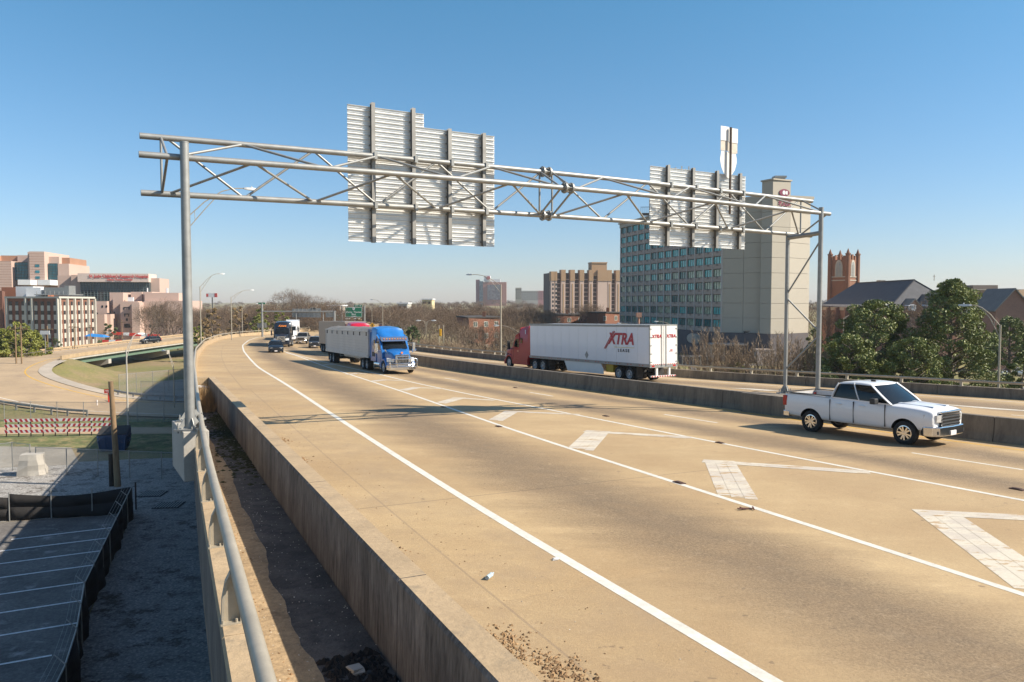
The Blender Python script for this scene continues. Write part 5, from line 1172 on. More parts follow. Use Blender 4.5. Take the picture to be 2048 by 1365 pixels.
def trailer(label, loc, heading, L, H, style, slope=0, side=None, axles=(-11.9, -13.15), w=1.28, group=None):
    """origin at the king-pin end front, x negative to the rear"""
    t = thing('semi_trailer', label, 'trailer', loc, 0); t.rotation_euler = (0, slope, heading); zf = 1.18; side = side or trl_white
    if style in ('van', 'oldvan'):
        mb = MB(); mb.box(-L + .06, -.05, -w + .03, w - .03, zf, H - .03); mb.build('box', side, t, bevel=.02)
        n = 13; pw = (L - .15) / n; mb = MB(); mb.box(0, pw - .018, -.012, .012, .12, H - zf - .2); pmesh = mb.mesh('side_panel', side)
        for s in (-1, 1):
            for k in range(n): inst(pmesh, 'side_panel', t, (-.08 - (k + 1) * pw, s * (w - .018), zf + .04))
            mb = MB(); mb.box(-L, 0, s * w - .02, s * w + .02, zf - .06, zf + .15); mb.box(-L, 0, s * w - .025, s * w + .02, H - .17, H + .0); mb.build('side_rail', galv if style == 'van' else side, t)
            mb = MB()
            for k in range(n * 2 - 2): x = -.5 - k * L / (n * 2 - 2) * .98; mb.box(x - .13 , x, s * w + s * .021 - .004, s * w + s * .021 + .004, zf + .03, zf + .075) if k % 2 == 0 else mb.box(x + .18, x + .3, s * w + s * .021 - .004, s * w + s * .021 + .004, zf + .03, zf + .075)
            mb.build('reflector_tape', red_lamp, t)
        # doors
        for s in (-1, 1):
            mb = MB(); mb.box(-L - .02, -L + .03, *sorted((s * .02, s * (w - .06))), zf + .1, H - .1); mb.build('rear_door', door_white, t, bevel=.01)
            mb = MB(); mb.tube((-L - .06, s * .2, zf), (-L - .06, s * .2, H - .05), .022); mb.build('lock_rod', galv, t)
            mb = MB()
            for k in range(5): z_ = zf + .3 + k * (H - zf - .6) / 4; mb.box(-L - .05, -L + .0, *sorted((s * (w - .2), s * (w - .0))), z_ - .03, z_ + .03)
            mb.build('hinge', galv, t)
            mb = MB(); mb.box(-L - .03, -L + .02, *sorted((s * .85, s * 1.1)), zf - .05, zf + .06); mb.build('tail_light', red_lamp, t)
        mb = MB(); mb.box(-L - .025, -L + .06, -w, w, zf - .1, zf + .09); mb.box(-L - .025, -L + .06, -w, w, H - .1, H + .0)
        for s in (-1, 1): mb.box(-L - .025, -L + .06, *sorted((s * (w - .06), s * w)), zf, H)
        mb.build('rear_frame', galv, t)
        mb = MB()
        for k in range(13): y = -w + .05 + k * .195; mb.box(-L - .032, -L - .026, y, y + .1, zf + .1, zf + .15)
        for k in range(10): y = -1.1 + k * .23; mb.box(-L - .03, -L - .02, y, y + .12, .42, .5)
        mb.build('reflector_tape', red_lamp, t)
        mb = MB()
        for s in (-1, 1): mb.box(-L + .02, -L + .16, *sorted((s * .5, s * .65)), .46, zf)
        mb.box(-L - .02, -L + .12, -1.12, 1.12, .41, .51); mb.build('rear_guard', door_white, t)
        if style == 'van':
            for s in (-1, 1):
                mb = MB(); mb.extr([(-5.4, zf - .06), (-10.4, zf - .06), (-10.75, zf - .5), (-10.75, .32), (-5.9, .32)], s * (w - .04) - .01, s * (w - .04) + .01); mb.build('side_skirt', door_white, t, fix=True)
    else:                       # high-sided grain trailer with tarp
        mb = MB(); mb.box(-L, 0, -w + .05, w - .05, zf, H - .1); mb.build('box', side, t)
        for s in (-1, 1):
            n = 8; hh = (H - zf - .3) / n; mb = MB(); mb.box(-L + .04, -.04, -.015, .015, .012, hh - .012); sm_ = mb.mesh('side_slat', side)
            for k in range(n): inst(sm_, 'side_slat', t, (0, s * (w - .03), zf + .08 + k * hh))
            mb = MB(); mb.box(-L, 0, s * w - .03, s * w + .03, zf - .12, zf + .12); mb.box(-L, 0, s * w - .035, s * w + .03, H - .2, H - .06); mb.box(-L, -L + .1, s * w - .03, s * w + .035, zf, H - .1); mb.box(-.1, 0, s * w - .03, s * w + .035, zf, H - .1); mb.build('side_rail', side, t)
            mb = MB()
            for k in range(8): x = -L + .8 + k * (L - 1.4) / 7; mb.box(x - .03, x + .03, s * w - .04, s * w + .05, H - .5, H - .2)
            for k in range(12): x = -L + .5 + k * (L - .8) / 11; mb.box(x - .04, x + .04, s * w - .03, s * w + .045, zf - .02, zf + .06)
            mb.build('tarp_tie', dark, t)
        rings = []
        for k in range(9): x = -k * L / 8; hgt = .32 + .03 * math.cos(k * 2.2); rings.append([(x, -w - .02, H - .12), (x, -w * .6, H - .12 + hgt * .7), (x, 0, H - .12 + hgt), (x, w * .6, H - .12 + hgt * .7), (x, w + .02, H - .12)])
        mb = MB(); mb.loft(rings); mb.build('tarp', mat('grey_tarp', (.17, .165, .155), .8, var=.2, sc=1, bump=.3), t, fix=True, smooth=40)
        mb = MB(); mb.extr([(-2.9, zf), (-L + 4, zf), (-L + 5, .75), (-4.2, .75)], -.6, .6)
        for x in (-2.6, -3.0): mb.box(x, x + .12, -1.0, 1.0, .35, zf)
        mb.build('hopper', steelgrey, t, fix=True)
    mb = MB()
    for s in (-1, 1): mb.box(axles[1] - 1.2, axles[0] + 1.6, *sorted((s * .45, s * .6)), .85, zf)
    for x in axles: mb.tube((x, -1, .5), (x, 1, .5), .09)
    for s in (-1, 1): mb.box(-2.9, -2.75, *sorted((s * .55, s * .72)), .3, zf); mb.box(axles[1] - .85, axles[1] - .82, *sorted((s * .65, s * 1.25)), .25, zf - .1)
    mb.box(-L + .2, -.4, -.5, .5, zf - .12, zf); mb.build('chassis', under, t)
    for x in axles:
        for s in (-1, 1): wheel(t, x, s, .5, .55, 1.98, 'steel', hubm)
    return t
def along(x, y, dx, dy, s): l = math.hypot(dx, dy); return x + dx / l * s, y + dy / l * s
# red tractor with the long white rental trailer, driving away on the opposite carriageway
H0 = hd(-.5, .866); rx, ry = 9.65, 54.1; rx -= .0
cx_, cy_ = rx + .866 * 1.28, ry + .5 * 1.28                          # centre line of the rear
fx, fy = along(cx_, cy_, -.5, .866, 16.15); sl = math.atan2(-((drz(fx, fy) - drz(cx_, cy_))), 16.15)
zr = lambda x, y: drz(x, y)
X1 = trailer('long white box trailer with red lettering pulled by the red tractor', (fx, fy, zr(fx, fy)), H0, 16.15, 4.11, 'van', sl, axles=(-12.6, -13.85))
tx, ty = along(fx, fy, -.5, .866, 3.85)
red_paint = mat('truck_red', (.38, .006, .014), .4, var=.08, sc=.8, fine=.02, coat=.15)
tr = tractor('red semi tractor with rounded nose pulling the white trailer away', (tx, ty, zr(tx, ty)), H0, red_paint, 'round', sl)
red_let = mat('logo_red', (.42, .015, .03), .4, var=.05); yel_let = mat('logo_yellow', (.7, .55, .15), .5, var=.05)
def side_face(x, z, s=1): return face((x, s * 1.30, z), math.pi)        # read from the +y side of the trailer
text('XTRA', 1.16, red_let, X1, side_face(-12.9, 3.02), bold=.035, shear=.25, sx=1.0, ext=.006)
text('LEASE', .3, dark, X1, side_face(-13.25, 2.2), bold=.006, spacing=1.5, sx=1.25)
mb = MB(); mb.box(-14.5, -12.1, 1.29, 1.3, 2.42, 2.45); mb.build('logo_line', yel_let, X1)
mb = MB()
for k in range(2): mb.add([(-12.25 + k * .15, 1.305, 3.62), (-12.16 + k * .15, 1.305, 3.62), (-11.02 + k * .15, 1.305, 2.28), (-11.12 + k * .15, 1.305, 2.28)], [(0, 1, 2, 3)])
mb.build('logo_slash', red_let, X1, fix=True)
for s in (-1, 1): text('XTRA', .33, red_let, X1, face((-16.19, s * .66, 3.28), -math.pi / 2) , bold=.01, shear=.25)
mb = MB(); mb.box(-16.19, -16.185, -.85, -.5, 2.2, 2.23); mb.box(-16.19, -16.185, -.8, -.6, 2.27, 2.33); mb.build('small_print', red_let, X1)
mb = MB(); mb.extr([(-8.6, 2.0), (-8.35, 1.7), (-8.6, 1.4), (-8.85, 1.7)], 1.283, 1.288); mb.extr([(-8.6, 1.94), (-8.4, 1.7), (-8.6, 1.46), (-8.8, 1.7)], 1.289, 1.292); mb.build('placard_holder', galv, X1, fix=True)
yb = mat('crate_yellow', (.55, .36, .03), .6, var=.15, sc=2); mb = MB(); mb.box(-11.7, -10.8, -1.0, 1.05, .5, 1.1); mb.build('tool_box', yb, X1)
mb = MB(); mb.box(-3.42, -3.41, -1.1, 1.1, 1.3, 3.7); mb.build('rear_wall', red_paint, tr)
text('1', .5, white_sign, tr, face((-3.1, 1.26, 3.35), math.pi), bold=.02)
# blue tractor with grain trailer, coming towards us
dvx, dvy = .434, -.901; hb = hd(dvx, dvy)
ax, ay = -8.85, 59.9                 # axle centre
blue_paint = mat('truck_blue', (.014, .14, .42), .3, var=.2, sc=.8, fine=.02, coat=.3)
slb = math.atan2(dz(*along(ax, ay, -dvx, -dvy, 10)) - dz(ax, ay), 10)
bt = tractor('bright blue semi tractor with chrome bull bar leading the centre traffic', (ax, ay, dz(ax, ay)), hb, blue_paint, 'blue', slb)
mb = MB()
for z_ in (.62, .9, 1.28): mb.path([(1.2, 1.22, z_ if z_ < 1.2 else 1.1), (1.5, 1.05, z_), (1.55, .6, z_), (1.57, 0, z_), (1.55, -.6, z_), (1.5, -1.05, z_), (1.2, -1.22, z_ if z_ < 1.2 else 1.1)], .038, 8)
for y in (-1.1, -.55, .55, 1.1): mb.path([(1.5, y, .5), (1.55, y, .9), (1.52, y, 1.3 if abs(y) > 1 else 1.5)], .045, 8)
mb.tube((1.52, -.55, 1.5), (1.52, .55, 1.5), .04); mb.build('bull_bar', chrome, bt, smooth=50)
mb = MB(); mb.extr([(-.72, 2.75), (-.55, 2.7), (-.85, 3.08), (-1.1, 3.1)], -1.12, 1.12); mb.build('sun_visor', chrome, bt, fix=True)
mb = MB()
for k in range(9): y = -.9 + k * .225; mb.box(-.69, -.62, y - .05, y + .05, 2.9, 2.95)
mb.build('marker_light', amber, bt)
mb = MB(); mb.lathe([(0, -.03), (.09, -.02), (.09, .03), (0, .03)], 12, (0, 0, 0)); mb.v = [(1.08 + p[1], p[0], 1.78 + p[2]) for p in mb.v]; mb.build('hood_emblem', mat('emblem_orange', (.7, .2, .05), .4), bt)
mb = MB(); mb.box(-3.0, -2.2, -1.235, -1.226, 1.35, 1.75); mb.build('vent_panel', dark, bt)
mb = MB(); mb.lathe([(0, 0), (.2, 0)], 16, (0, 0, 0)); mb.v = [(-2.6 + p[0], -1.238, 2.15 + p[2]) for p in mb.v]; mb.build('round_decal', mat('decal_silver', (.5, .5, .5), .3, .5), bt)
bt.scale = (1, .97, .915); kx, ky = along(ax, ay, -dvx, -dvy, 3.75)
trailer('grey high-sided grain trailer with tarp roof behind the blue tractor', (kx, ky, dz(kx, ky)), hb, 15.9, 3.35, 'grain', slb, steelgrey, axles=(-12.8, -14.05))
# red tractor hidden behind with a dull silver van trailer
d2 = (.434, -.901); h2 = hd(*d2); x2, y2 = -18.3, 90.9
tanv = mat('dull_silver_trailer', (.34, .29, .25), .4, .25, var=.2, sc=.25, fine=.05, fsc=6, stretch=(1, 1, .3))
slc = math.atan2(dz(*along(x2, y2, -d2[0], -d2[1], 10)) - dz(x2, y2), 10)
trailer('dull silver box trailer just behind the grain trailer', (x2, y2, dz(x2, y2)), h2, 14.6, 4.05, 'oldvan', slc, tanv)
x3, y3 = along(x2, y2, *d2, 3.8)
tractor('red semi tractor with only its roof visible above the grain trailer', (x3, y3, dz(x3, y3)), h2, paintmat('truck_crimson', (.40, .006, .03)), 'round', slc)
# black tractor with trailer, and white one behind it
d3 = (.2, -.98); h3 = hd(*d3); x4, y4 = -35.4, 119
sld = math.atan2(dz(x4, y4 + 10) - dz(x4, y4), 10)
blk = tractor('black semi tractor with flame painted roof coming round the bend', (x4, y4, dz(x4, y4)), h3, paintmat('truck_black', (.012, .014, .02)), 'black', sld)
fl = mat('flame_orange', (.8, .22, .02), .4, var=.4, sc=5); mb = MB()
for k in range(9):
    y = -.55 + k * .13; h_ = .16 + .16 * math.sin(k * 1.7) ** 2; b0 = 3.12 + .05 * math.sin(k * 2.1)
    mb.add([(-1.22 - (b0 - 2.95) * .75, y - .09, b0), (-1.22 - (b0 - 2.95) * .75, y + .09, b0 + .02), (-1.22 - (b0 + h_ - 2.95) * .8, y + .1, b0 + h_)], [(0, 1, 2)])
mb.v = [(p[0] + .1, p[1], p[2]) for p in mb.v]; mb.build('flame_decal', fl, blk, fix=True)
x5, y5 = along(x4, y4, -.27, .963, 3.7)
trailer('brown box trailer behind the black tractor', (x5, y5, dz(x5, y5)), hd(.27, -.963), 13.5, 3.9, 'oldvan', sld, mat('brown_trailer', (.2, .15, .11), .5, .1, var=.15, sc=.5))
d4 = (.12, -.993); x6, y6 = -43.0, 150
sle = math.atan2(dz(x6, y6 + 10) - dz(x6, y6), 10)
tractor('white semi tractor mostly hidden behind the black one', (x6, y6, dz(x6, y6)), hd(*d4), white_paint, 'round', sle)
x7, y7 = along(x6, y6, -d4[0], -d4[1], 3.7)
trailer('white box trailer seen to the right of the black tractor', (x7, y7, dz(x7, y7)), hd(.27, -.963), 14, 4.05, 'oldvan', sle, trl_white)
# ---------------- buildings ----------------
def wall_frame(c, P0, P1):
    """matrix, local to a building at c: x runs P0->P1, -y faces out (right-hand side of P0->P1 turned), z up"""
    a = math.atan2(P1[1] - P0[1], P1[0] - P0[0])
    return Matrix.Translation((P0[0] - c[0], P0[1] - c[1], -c[2])) @ Matrix.Rotation(a, 4, 'Z')
def bpart(t, name, mb, m, **k): return mb.build(name, m, t, **k)
def prism_part(t, name, poly, z0, z1, m, **k):
    mb = MB(); mb.prism(poly, z0, z1); rel(mb, t.location); return mb.build(name, m, t, **k)
# hotel
stucco = mat('hotel_stucco_cream', (.43, .385, .31), .85, var=.06, sc=.1, fine=.04, fsc=4, stain=((.36, .31, .23), .6, .4)); stucco_g = mat('hotel_spandrel', (.43, .34, .28), .85, var=.08, sc=.2, fine=.05)
basem = mat('hotel_base_plum', (.105, .092, .095), .8, var=.12, sc=.3, fine=.06); frame_d = mat('window_frame_dark', (.035, .05, .048), .5, var=.1); rib_m = mat('hotel_rib', (.52, .475, .43), .8, var=.05)
pane_a = glassmat('pane_teal', (.07, .40, .39), .10, .3, .5); pane_b = glassmat('pane_curtained', (.28, .36, .26), .12, .5, .6); pane_c = glassmat('pane_dark_teal', (.02, .14, .14), .05, .4, .5)
P0, P1, P2, P3, P4 = (30.6, 219), (44.7, 165.5), (52.3, 160.2), (62.6, 163.6), (49.5, 224)
hot = thing('hotel', 'tall grey and cream hotel slab with rows of teal windows behind the smaller sign', 'hotel', (45, 190, -12.5)); hl = hot.location
ZT = 21.7; ZB = -6.4
def solid(poly, z0, z1, m, name): return prism_part(hot, name, poly, z0, z1, m)
# window wall: spandrels and ribs built proud of a recessed core
core = [(P0[0] + .5, P0[1]), (P1[0] + .5, P1[1] + .3), (P2[0], P2[1] + .4), (P3[0] - .3, P3[1] + .3), P4]
solid(core, -12.5, ZT, stucco_g, 'core_wall')
Lw = math.hypot(P1[0] - P0[0], P1[1] - P0[1]); MW = wall_frame(hl, P0, P1)
NB_, NR = 14, 10; fh = (ZT - .9 - ZB) / NR; bw = Lw / NB_
def wm(x, y, z): return MW @ Matrix.Translation((x, y, z))
mb = MB(); w_, h_ = bw - .62, 1.62
mb.box(0, w_, .0, .14, 0, .07); mb.box(0, w_, 0, .14, h_ - .07, h_)
for k in range(4): x = k * (w_ - .07) / 3; mb.box(x, x + .07, 0, .14, .07, h_ - .07)
frm = mb.mesh('window', frame_d); panes = []
for m_ in (pane_a, pane_b, pane_c):
    mb = MB(); mb.box(.04, w_ - .04, .07, .1, .04, h_ - .04); panes.append(mb.mesh('pane', m_))
mb = MB()
for k in range(4): mb.box(0, .85, -.02, .05, k * .11, k * .11 + .06)
grl = mb.mesh('air_grille', mat('grille_brown', (.16, .12, .10), .7))
mb = MB(); mb.box(0, bw - .3, -.02, .42, 0, fh - 1.72); spd = mb.mesh('spandrel', stucco_g)
for r_ in range(NR):
    for b_ in range(NB_):
        x = b_ * bw + .3; z = ZB + r_ * fh
        inst(spd, 'spandrel', hot, mat4=wm(x - .15, 0, z))
        e = inst(frm, 'window', hot, mat4=wm(x, .12, z + fh - 1.70))
        pi = (0 if rnd.random() < .8 else 2) if r_ > 4 else (1 if (rnd.random() < (.75 if r_ in (2, 3) else .3)) else (2 if rnd.random() < .6 else 0))
        inst(panes[pi], 'pane', e)
        inst(grl, 'air_grille', hot, mat4=wm(x + w_ / 2 - .42, -.03, z + .62))
mb = MB(); mb.box(-.14, .14, -.16, .2, 0, ZT - .8 - ZB); ribm = mb.mesh('rib', rib_m)
for b_ in range(NB_ + 1): inst(ribm, 'rib', hot, mat4=wm(b_ * bw, 0, ZB))
mb = MB(); mb.box(-.2, Lw + .1, -.35, .5, ZT - .95, ZT + .1); mb.box(-.5, Lw + .1, -.7, .6, ZT + .1, ZT + .45); bpart(hot, 'cornice', mb.__class__ and mb, stucco).matrix_local = MW
mb = MB(); mb.box(-.1, Lw, -.05, .5, -12.5, ZB - .02); bpart(hot, 'base_wall', mb, basem).matrix_local = MW
# blank corner faces with panel joints
def panel_face(A, B, name, top, zb=ZB, cols=1, m=stucco, joint=.06, th=.35, rows=9):
    L = math.hypot(B[0] - A[0], B[1] - A[1]); M_ = wall_frame(hl, A, B); hh = (top - zb) / rows; ww = L / cols
    mb = MB(); mb.box(0, ww - joint, 0, th, 0, hh - joint); me = mb.mesh('wall_panel', m)
    for r_ in range(rows):
        for c_ in range(cols): inst(me, 'wall_panel', hot, mat4=M_ @ Matrix.Translation((c_ * ww + joint / 2, 0, zb + r_ * hh)))
    return M_, L
M1, L1 = panel_face(P1, P2, 'a', ZT + .1, cols=2)
T0, T1_, T2, T3 = (51.0, 159.5), (52.3, 156.7), (56.6, 158.7), (55.4, 162)          # stair tower
solid([(T0[0] + .3, T0[1] + .3), (T1_[0], T1_[1] + .35), (T2[0] - .3, T2[1] + .3), (T3[0], T3[1])], -12.5, 24.3, stucco_g, 'tower_core')
panel_face(T0, T1_, 'b', 24.5, rows=10); MT, LT = panel_face(T1_, T2, 'c', 24.5, rows=10)
panel_face(T2, P3, 'd', ZT - .2, cols=1)
panel_face(T2, (T3[0] + 1.0, T3[1] + 1.5), 'e', 24.5, zb=ZT, rows=2)
solid([(T0[0] - .3, T0[1]), (T1_[0], T1_[1] - .3), (T2[0] + .3, T2[1]), (T3[0], T3[1] + .3)], 24.5, 24.8, stucco, 'tower_cap')
solid([(P2[0] + .5, P2[1] - .3), (P3[0] + .6, P3[1] - .3), (P4[0], P4[1]), (P1[0], P1[1] + 3)], ZT - .2, ZT + .35, stucco, 'roof_edge')
for A, B in ((P1, T0), (T0, T1_), (T1_, T2), (T2, P3)):
    L = math.hypot(B[0] - A[0], B[1] - A[1]); mb = MB(); mb.box(-.02, L + .02, -.04, .4, -12.5, ZB - .03); bpart(hot, 'base_wall', mb, basem).matrix_local = wall_frame(hl, A, B)
# roof equipment
mb = MB(); mb.box(PX(1545, 161) - .6, PX(1545, 161) + 1.3, 158.5, 160, 24.8, 25.2); mb.box(PX(1545, 161) - .9, PX(1545, 161) + 1.5, 158.3, 160.2, 25.2, 25.6); rel(mb, hl).build('roof_vent', galv, hot)
solid([(36.5, 208), (42, 187), (47.5, 189), (42.5, 210)], ZT, 27.4, stucco, 'penthouse'); solid([(40.5, 193), (43.5, 179), (49.5, 181), (47, 195)], ZT, 27.8, stucco, 'penthouse')
mb = MB()
for k, (u, h) in enumerate(((1345, 2.4), (1348, 3.2), (1354, 1.6), (1360, 3.5), (1363, 2.2), (1368, 2.8), (1374, 3.4), (1376, 2.6))):
    x = PX(u, 186); mb.box(x - .14, x + .14, 185.8, 186.1, 28.8, 28.8 + h); mb.tube((x, 186.3, 27.8), (x, 186.3, 29.6 + h * .6), .05)
rel(mb, hl).build('antenna', lampw, hot)
mb = MB()
for k in range(10): x = PX(1280, 212) + k * .55; mb.tube((x, 212, ZT), (x, 212, 25.9 + .02 * k), .05)
mb.tube((PX(1280, 212), 212, 25.8), (PX(1280, 212) + 5, 212, 25.9), .06); mb.box(PX(1282, 212), PX(1282, 212) + 5, 211.6, 213, 23.6, 24.2); rel(mb, hl).build('roof_railing', dark, hot)
plum = mat('hotel_sign_plum', (.20, .015, .05), .5)
MS = MT @ Matrix.Translation((LT * .62, -.08, 0))
mb = MB(); n = 20; mb.extr([(1.35 * math.cos(2 * math.pi * k / n), 22.1 + .72 * math.sin(2 * math.pi * k / n)) for k in range(n)], -.1, 0); o = mb.build('sign_oval', plum, hot, fix=True); o.matrix_local = MS
text('CROWNE', 1.15, plum, hot, MS @ face((.1, -.06, 20.85), 0), bold=.05, sx=.78); text('PLAZA', 1.25, plum, hot, MS @ face((.1, -.06, 19.85), 0), bold=.05, sx=.85)
mb = MB(); n = 14; mb.extr([(-.15 + .42 * math.cos(2 * math.pi * k / n), 22.1 + .42 * math.sin(2 * math.pi * k / n)) for k in range(n)], -.13, -.11); mb.box(.35, .8, -.13, -.11, 21.75, 22.45); o = mb.build('sign_mark', white_sign, hot, fix=True); o.matrix_local = MS
# loading side: silver duct, canopy, wall lamp
t = hot
mb = MB(); mb.tube((PX(1384, 172), 172, PZ(676.5, 172)), (PX(1380, 168), 166, PZ(676.5, 167)), 1.0, n=18)
for k in range(4): mb.tube((PX(1383.5, 171) , 171 - k * 1.3, PZ(676.5, 171)), (PX(1383.3, 171), 170.8 - k * 1.3, PZ(676.5, 171)), 1.08, n=18)
rel(mb, hl).build('duct', galv, hot, smooth=50)
mb = MB(); mb.box(41.0, 48, 158, 163, -8.8, -8.5); mb.box(40.5, 44, 160, 164, -12.5, -8.8); mb.box(49, 52.5, 154.5, 157.5, -12.5, -9.4); rel(mb, hl).build('loading_dock', stucco_g, hot)
mb = MB(); a_ = Vector((PX(1485, 160), 157.8, PZ(663.5, 160))); mb.obox(a_, a_ + Vector((0, -1.4, .2)), .9, .25); mb.tube(a_ + Vector((0, 1.5, -.5)), a_, .07); rel(mb, hl).build('wall_lamp', dark, hot)
t = thing('dumpster', 'dark container standing at the foot of the hotel behind the bare bushes', 'dumpster', (PX(1392, 150), 150, -12.3)); mb = MB(); mb.box(-3, 3, -1.2, 1.2, .3, 1.9); mb.build('body', basem, t)
mb = MB()
for k in range(9): mb.box(-2.9 + k * .7, -2.75 + k * .7, -1.3, -1.2, .3, 1.9)
mb.box(-3, 3, -1.3, -1.2, 1.8, 1.95); mb.build('rib', galv, t)
# generic storey building
def flat_building(name, label, cat, poly, z0, z1, wall, parapet=None, group=None):
    cx = sum(p[0] for p in poly) / len(poly); cy = sum(p[1] for p in poly) / len(poly)
    t = thing(name, label, cat, (cx, cy, z0), group=group); prism_part(t, 'wall', poly, z0, z1, wall)
    return t
def win_grid(t, A, B, xs, zs, w, h, frame_m, pane_m, single=True, depth=.12, name='window', sill=None):
    M_ = wall_frame(t.location, A, B)
    if single:
        mb = MB(); mb.mi = 0; mb.box(-w / 2, w / 2, -.05, .02, 0, .1); mb.box(-w / 2, w / 2, -.05, .02, h - .1, h); mb.box(-w / 2, -w / 2 + .1, -.05, .02, .1, h - .1); mb.box(w / 2 - .1, w / 2, -.05, .02, .1, h - .1); mb.box(-.04, .04, -.05, .02, .1, h - .1)
        fm = mb.mesh('window', frame_m); mb = MB(); mb.box(-w / 2 + .08, w / 2 - .08, -.02, .01, .08, h - .08); pm_ = mb.mesh('pane', pane_m)
        for z in zs:
            for x in xs: e = inst(fm, 'window', t, mat4=M_ @ Matrix.Translation((x, 0, z))); inst(pm_, 'pane', e)
    else:
        mb = MB()
        for z in zs:
            for x in xs: mb.box(x - w / 2, x + w / 2, -.06, .02, z, z + h)
        o = mb.build(name + 's', pane_m, t, kind='stuff'); o.matrix_local = M_
    return M_
dark_pane = glassmat('pane_dark', (.02, .025, .03), .08, .5, .6)
# tall apartment tower (peach) u 1102-1246
peach = mat('peach_stucco', (.52, .39, .32), .9, var=.06, sc=.05, fine=.03); tan_t = mat('tan_stucco', (.36, .23, .13), .9, var=.06, sc=.05, fine=.03)
D = 520; xa, xb = PX(1102, D), PX(1250, D); zb, zt = -16, PZ(543, D)
apt = thing('apartment_tower', 'peach apartment tower with stepped brown crown left of the hotel', 'apartment building', (xa, D, zb))
def ab(x0, x1, y0, y1, z0, z1, m, name): mb = MB(); mb.box(x0, x1, y0, y1, z0, z1); return rel(mb, apt.location).build(name, m, apt)
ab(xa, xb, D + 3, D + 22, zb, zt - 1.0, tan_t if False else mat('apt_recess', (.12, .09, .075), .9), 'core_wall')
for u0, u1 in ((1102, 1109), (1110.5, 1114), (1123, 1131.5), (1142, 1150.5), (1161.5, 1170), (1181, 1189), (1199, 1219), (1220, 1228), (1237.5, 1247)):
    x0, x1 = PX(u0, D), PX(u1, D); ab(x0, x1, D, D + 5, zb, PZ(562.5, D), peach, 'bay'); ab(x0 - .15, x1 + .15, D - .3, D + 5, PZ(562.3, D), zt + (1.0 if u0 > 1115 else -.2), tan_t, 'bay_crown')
    if 1120 < u0 < 1190 or u0 > 1218: ab((x0 + x1) / 2 - .45, (x0 + x1) / 2 + .45, D - .15, D, PZ(630, D), PZ(568, D), tan_t, 'stripe')
ab(PX(1187, D), PX(1219, D), D + 1, D + 9, zt - 3, PZ(526.5, D), tan_t, 'roof_tower'); ab(PX(1186.5, D), PX(1219.5, D), D + .6, D + 9.4, PZ(526.5, D), PZ(524, D), tan_t, 'roof_cap')
mb = MB()
for u in (1117.5, 1136.5, 1156, 1175.5, 1194, 1232.5):
    for k in range(11):
        z = PZ(556.5 + 8.5 * k, D); x = PX(u, D); mb.box(x - 1.6, x + 1.6, D + 2.4, D + 3.1, z - 1.1, z - .5)
rel(mb, apt.location).build('balcony_slab', peach, apt, kind='stuff')
mb = MB()
for u in (1106, 1112.8):
    for k in range(10): z = PZ(552 + 8.5 * k, D); x = PX(u, D); mb.box(x - .5, x + .5, D - .1, D, z - .9, z + .6)
rel(mb, apt.location).build('windows', dark_pane, apt, kind='stuff')
# brick apartments below it
brick = mat('red_brick', (.23, .10, .06), .9, var=.12, sc=.15, fine=.14, fsc=6); roofd = mat('flat_roof_dark', (.05, .045, .042), .9, var=.2, sc=.4)
pale_frame = mat('window_frame_pale', (.55, .54, .48), .6); pane_g = glassmat('pane_grey', (.10, .12, .11), .1)
for (u0, u1, v, D, lab, zz) in ((1103, 1195, 631, 240, 'low red brick apartment block with white windows between tower and trailer', 0), (1196, 1247, 627, 225, 'taller end of brick apartments beside the hotel with chimney', 0), (938, 1000, 637, 190, 'red brick building behind bare trees left of the red tractor', 0)):
    x0, x1 = PX(u0, D), PX(u1, D); zt_ = PZ(v, D); poly = [(x0, D), (x1, D + 7), (x1 - 5, D + 22), (x0 - 4, D + 15)]
    t = flat_building('brick_building', lab, 'apartment building', poly, -14, zt_, brick)
    prism_part(t, 'roof', [(x0 - .3, D - .3), (x1 + .3, D + 6.7), (x1 - 4.7, D + 22.3), (x0 - 4.3, D + 15.3)], zt_, zt_ + .35, roofd)
    L = math.hypot(x1 - x0, 7); n = max(2, int(L / 3.4)); win_grid(t, (x0, D), (x1, D + 7), [L * (k + .6) / n for k in range(n)], [zt_ - 2.2 - 2.9 * k for k in range(3)], 1.3, 1.35, pale_frame, pane_g)
    mb = MB(); mb.box(x0 + L * .3, x0 + L * .3 + .8, D + 5, D + 5.8, zt_, zt_ + 1.6); rel(mb, t.location).build('chimney', brick, t)
mb = MB(); mb.tube((0, 0, 0), (0, 0, 9), .16); mb.box(-.4, .4, -.4, .4, 9, 9.7); o = mb.build('roof_pole', mat('pink_brick', (.4, .22, .16), .9), loc=(PX(1277.5, 120), 120, PZ(635, 120) - 9)); tag(o, 'slender brownish mast with lamp top in front of the hotel left edge', 'pole')
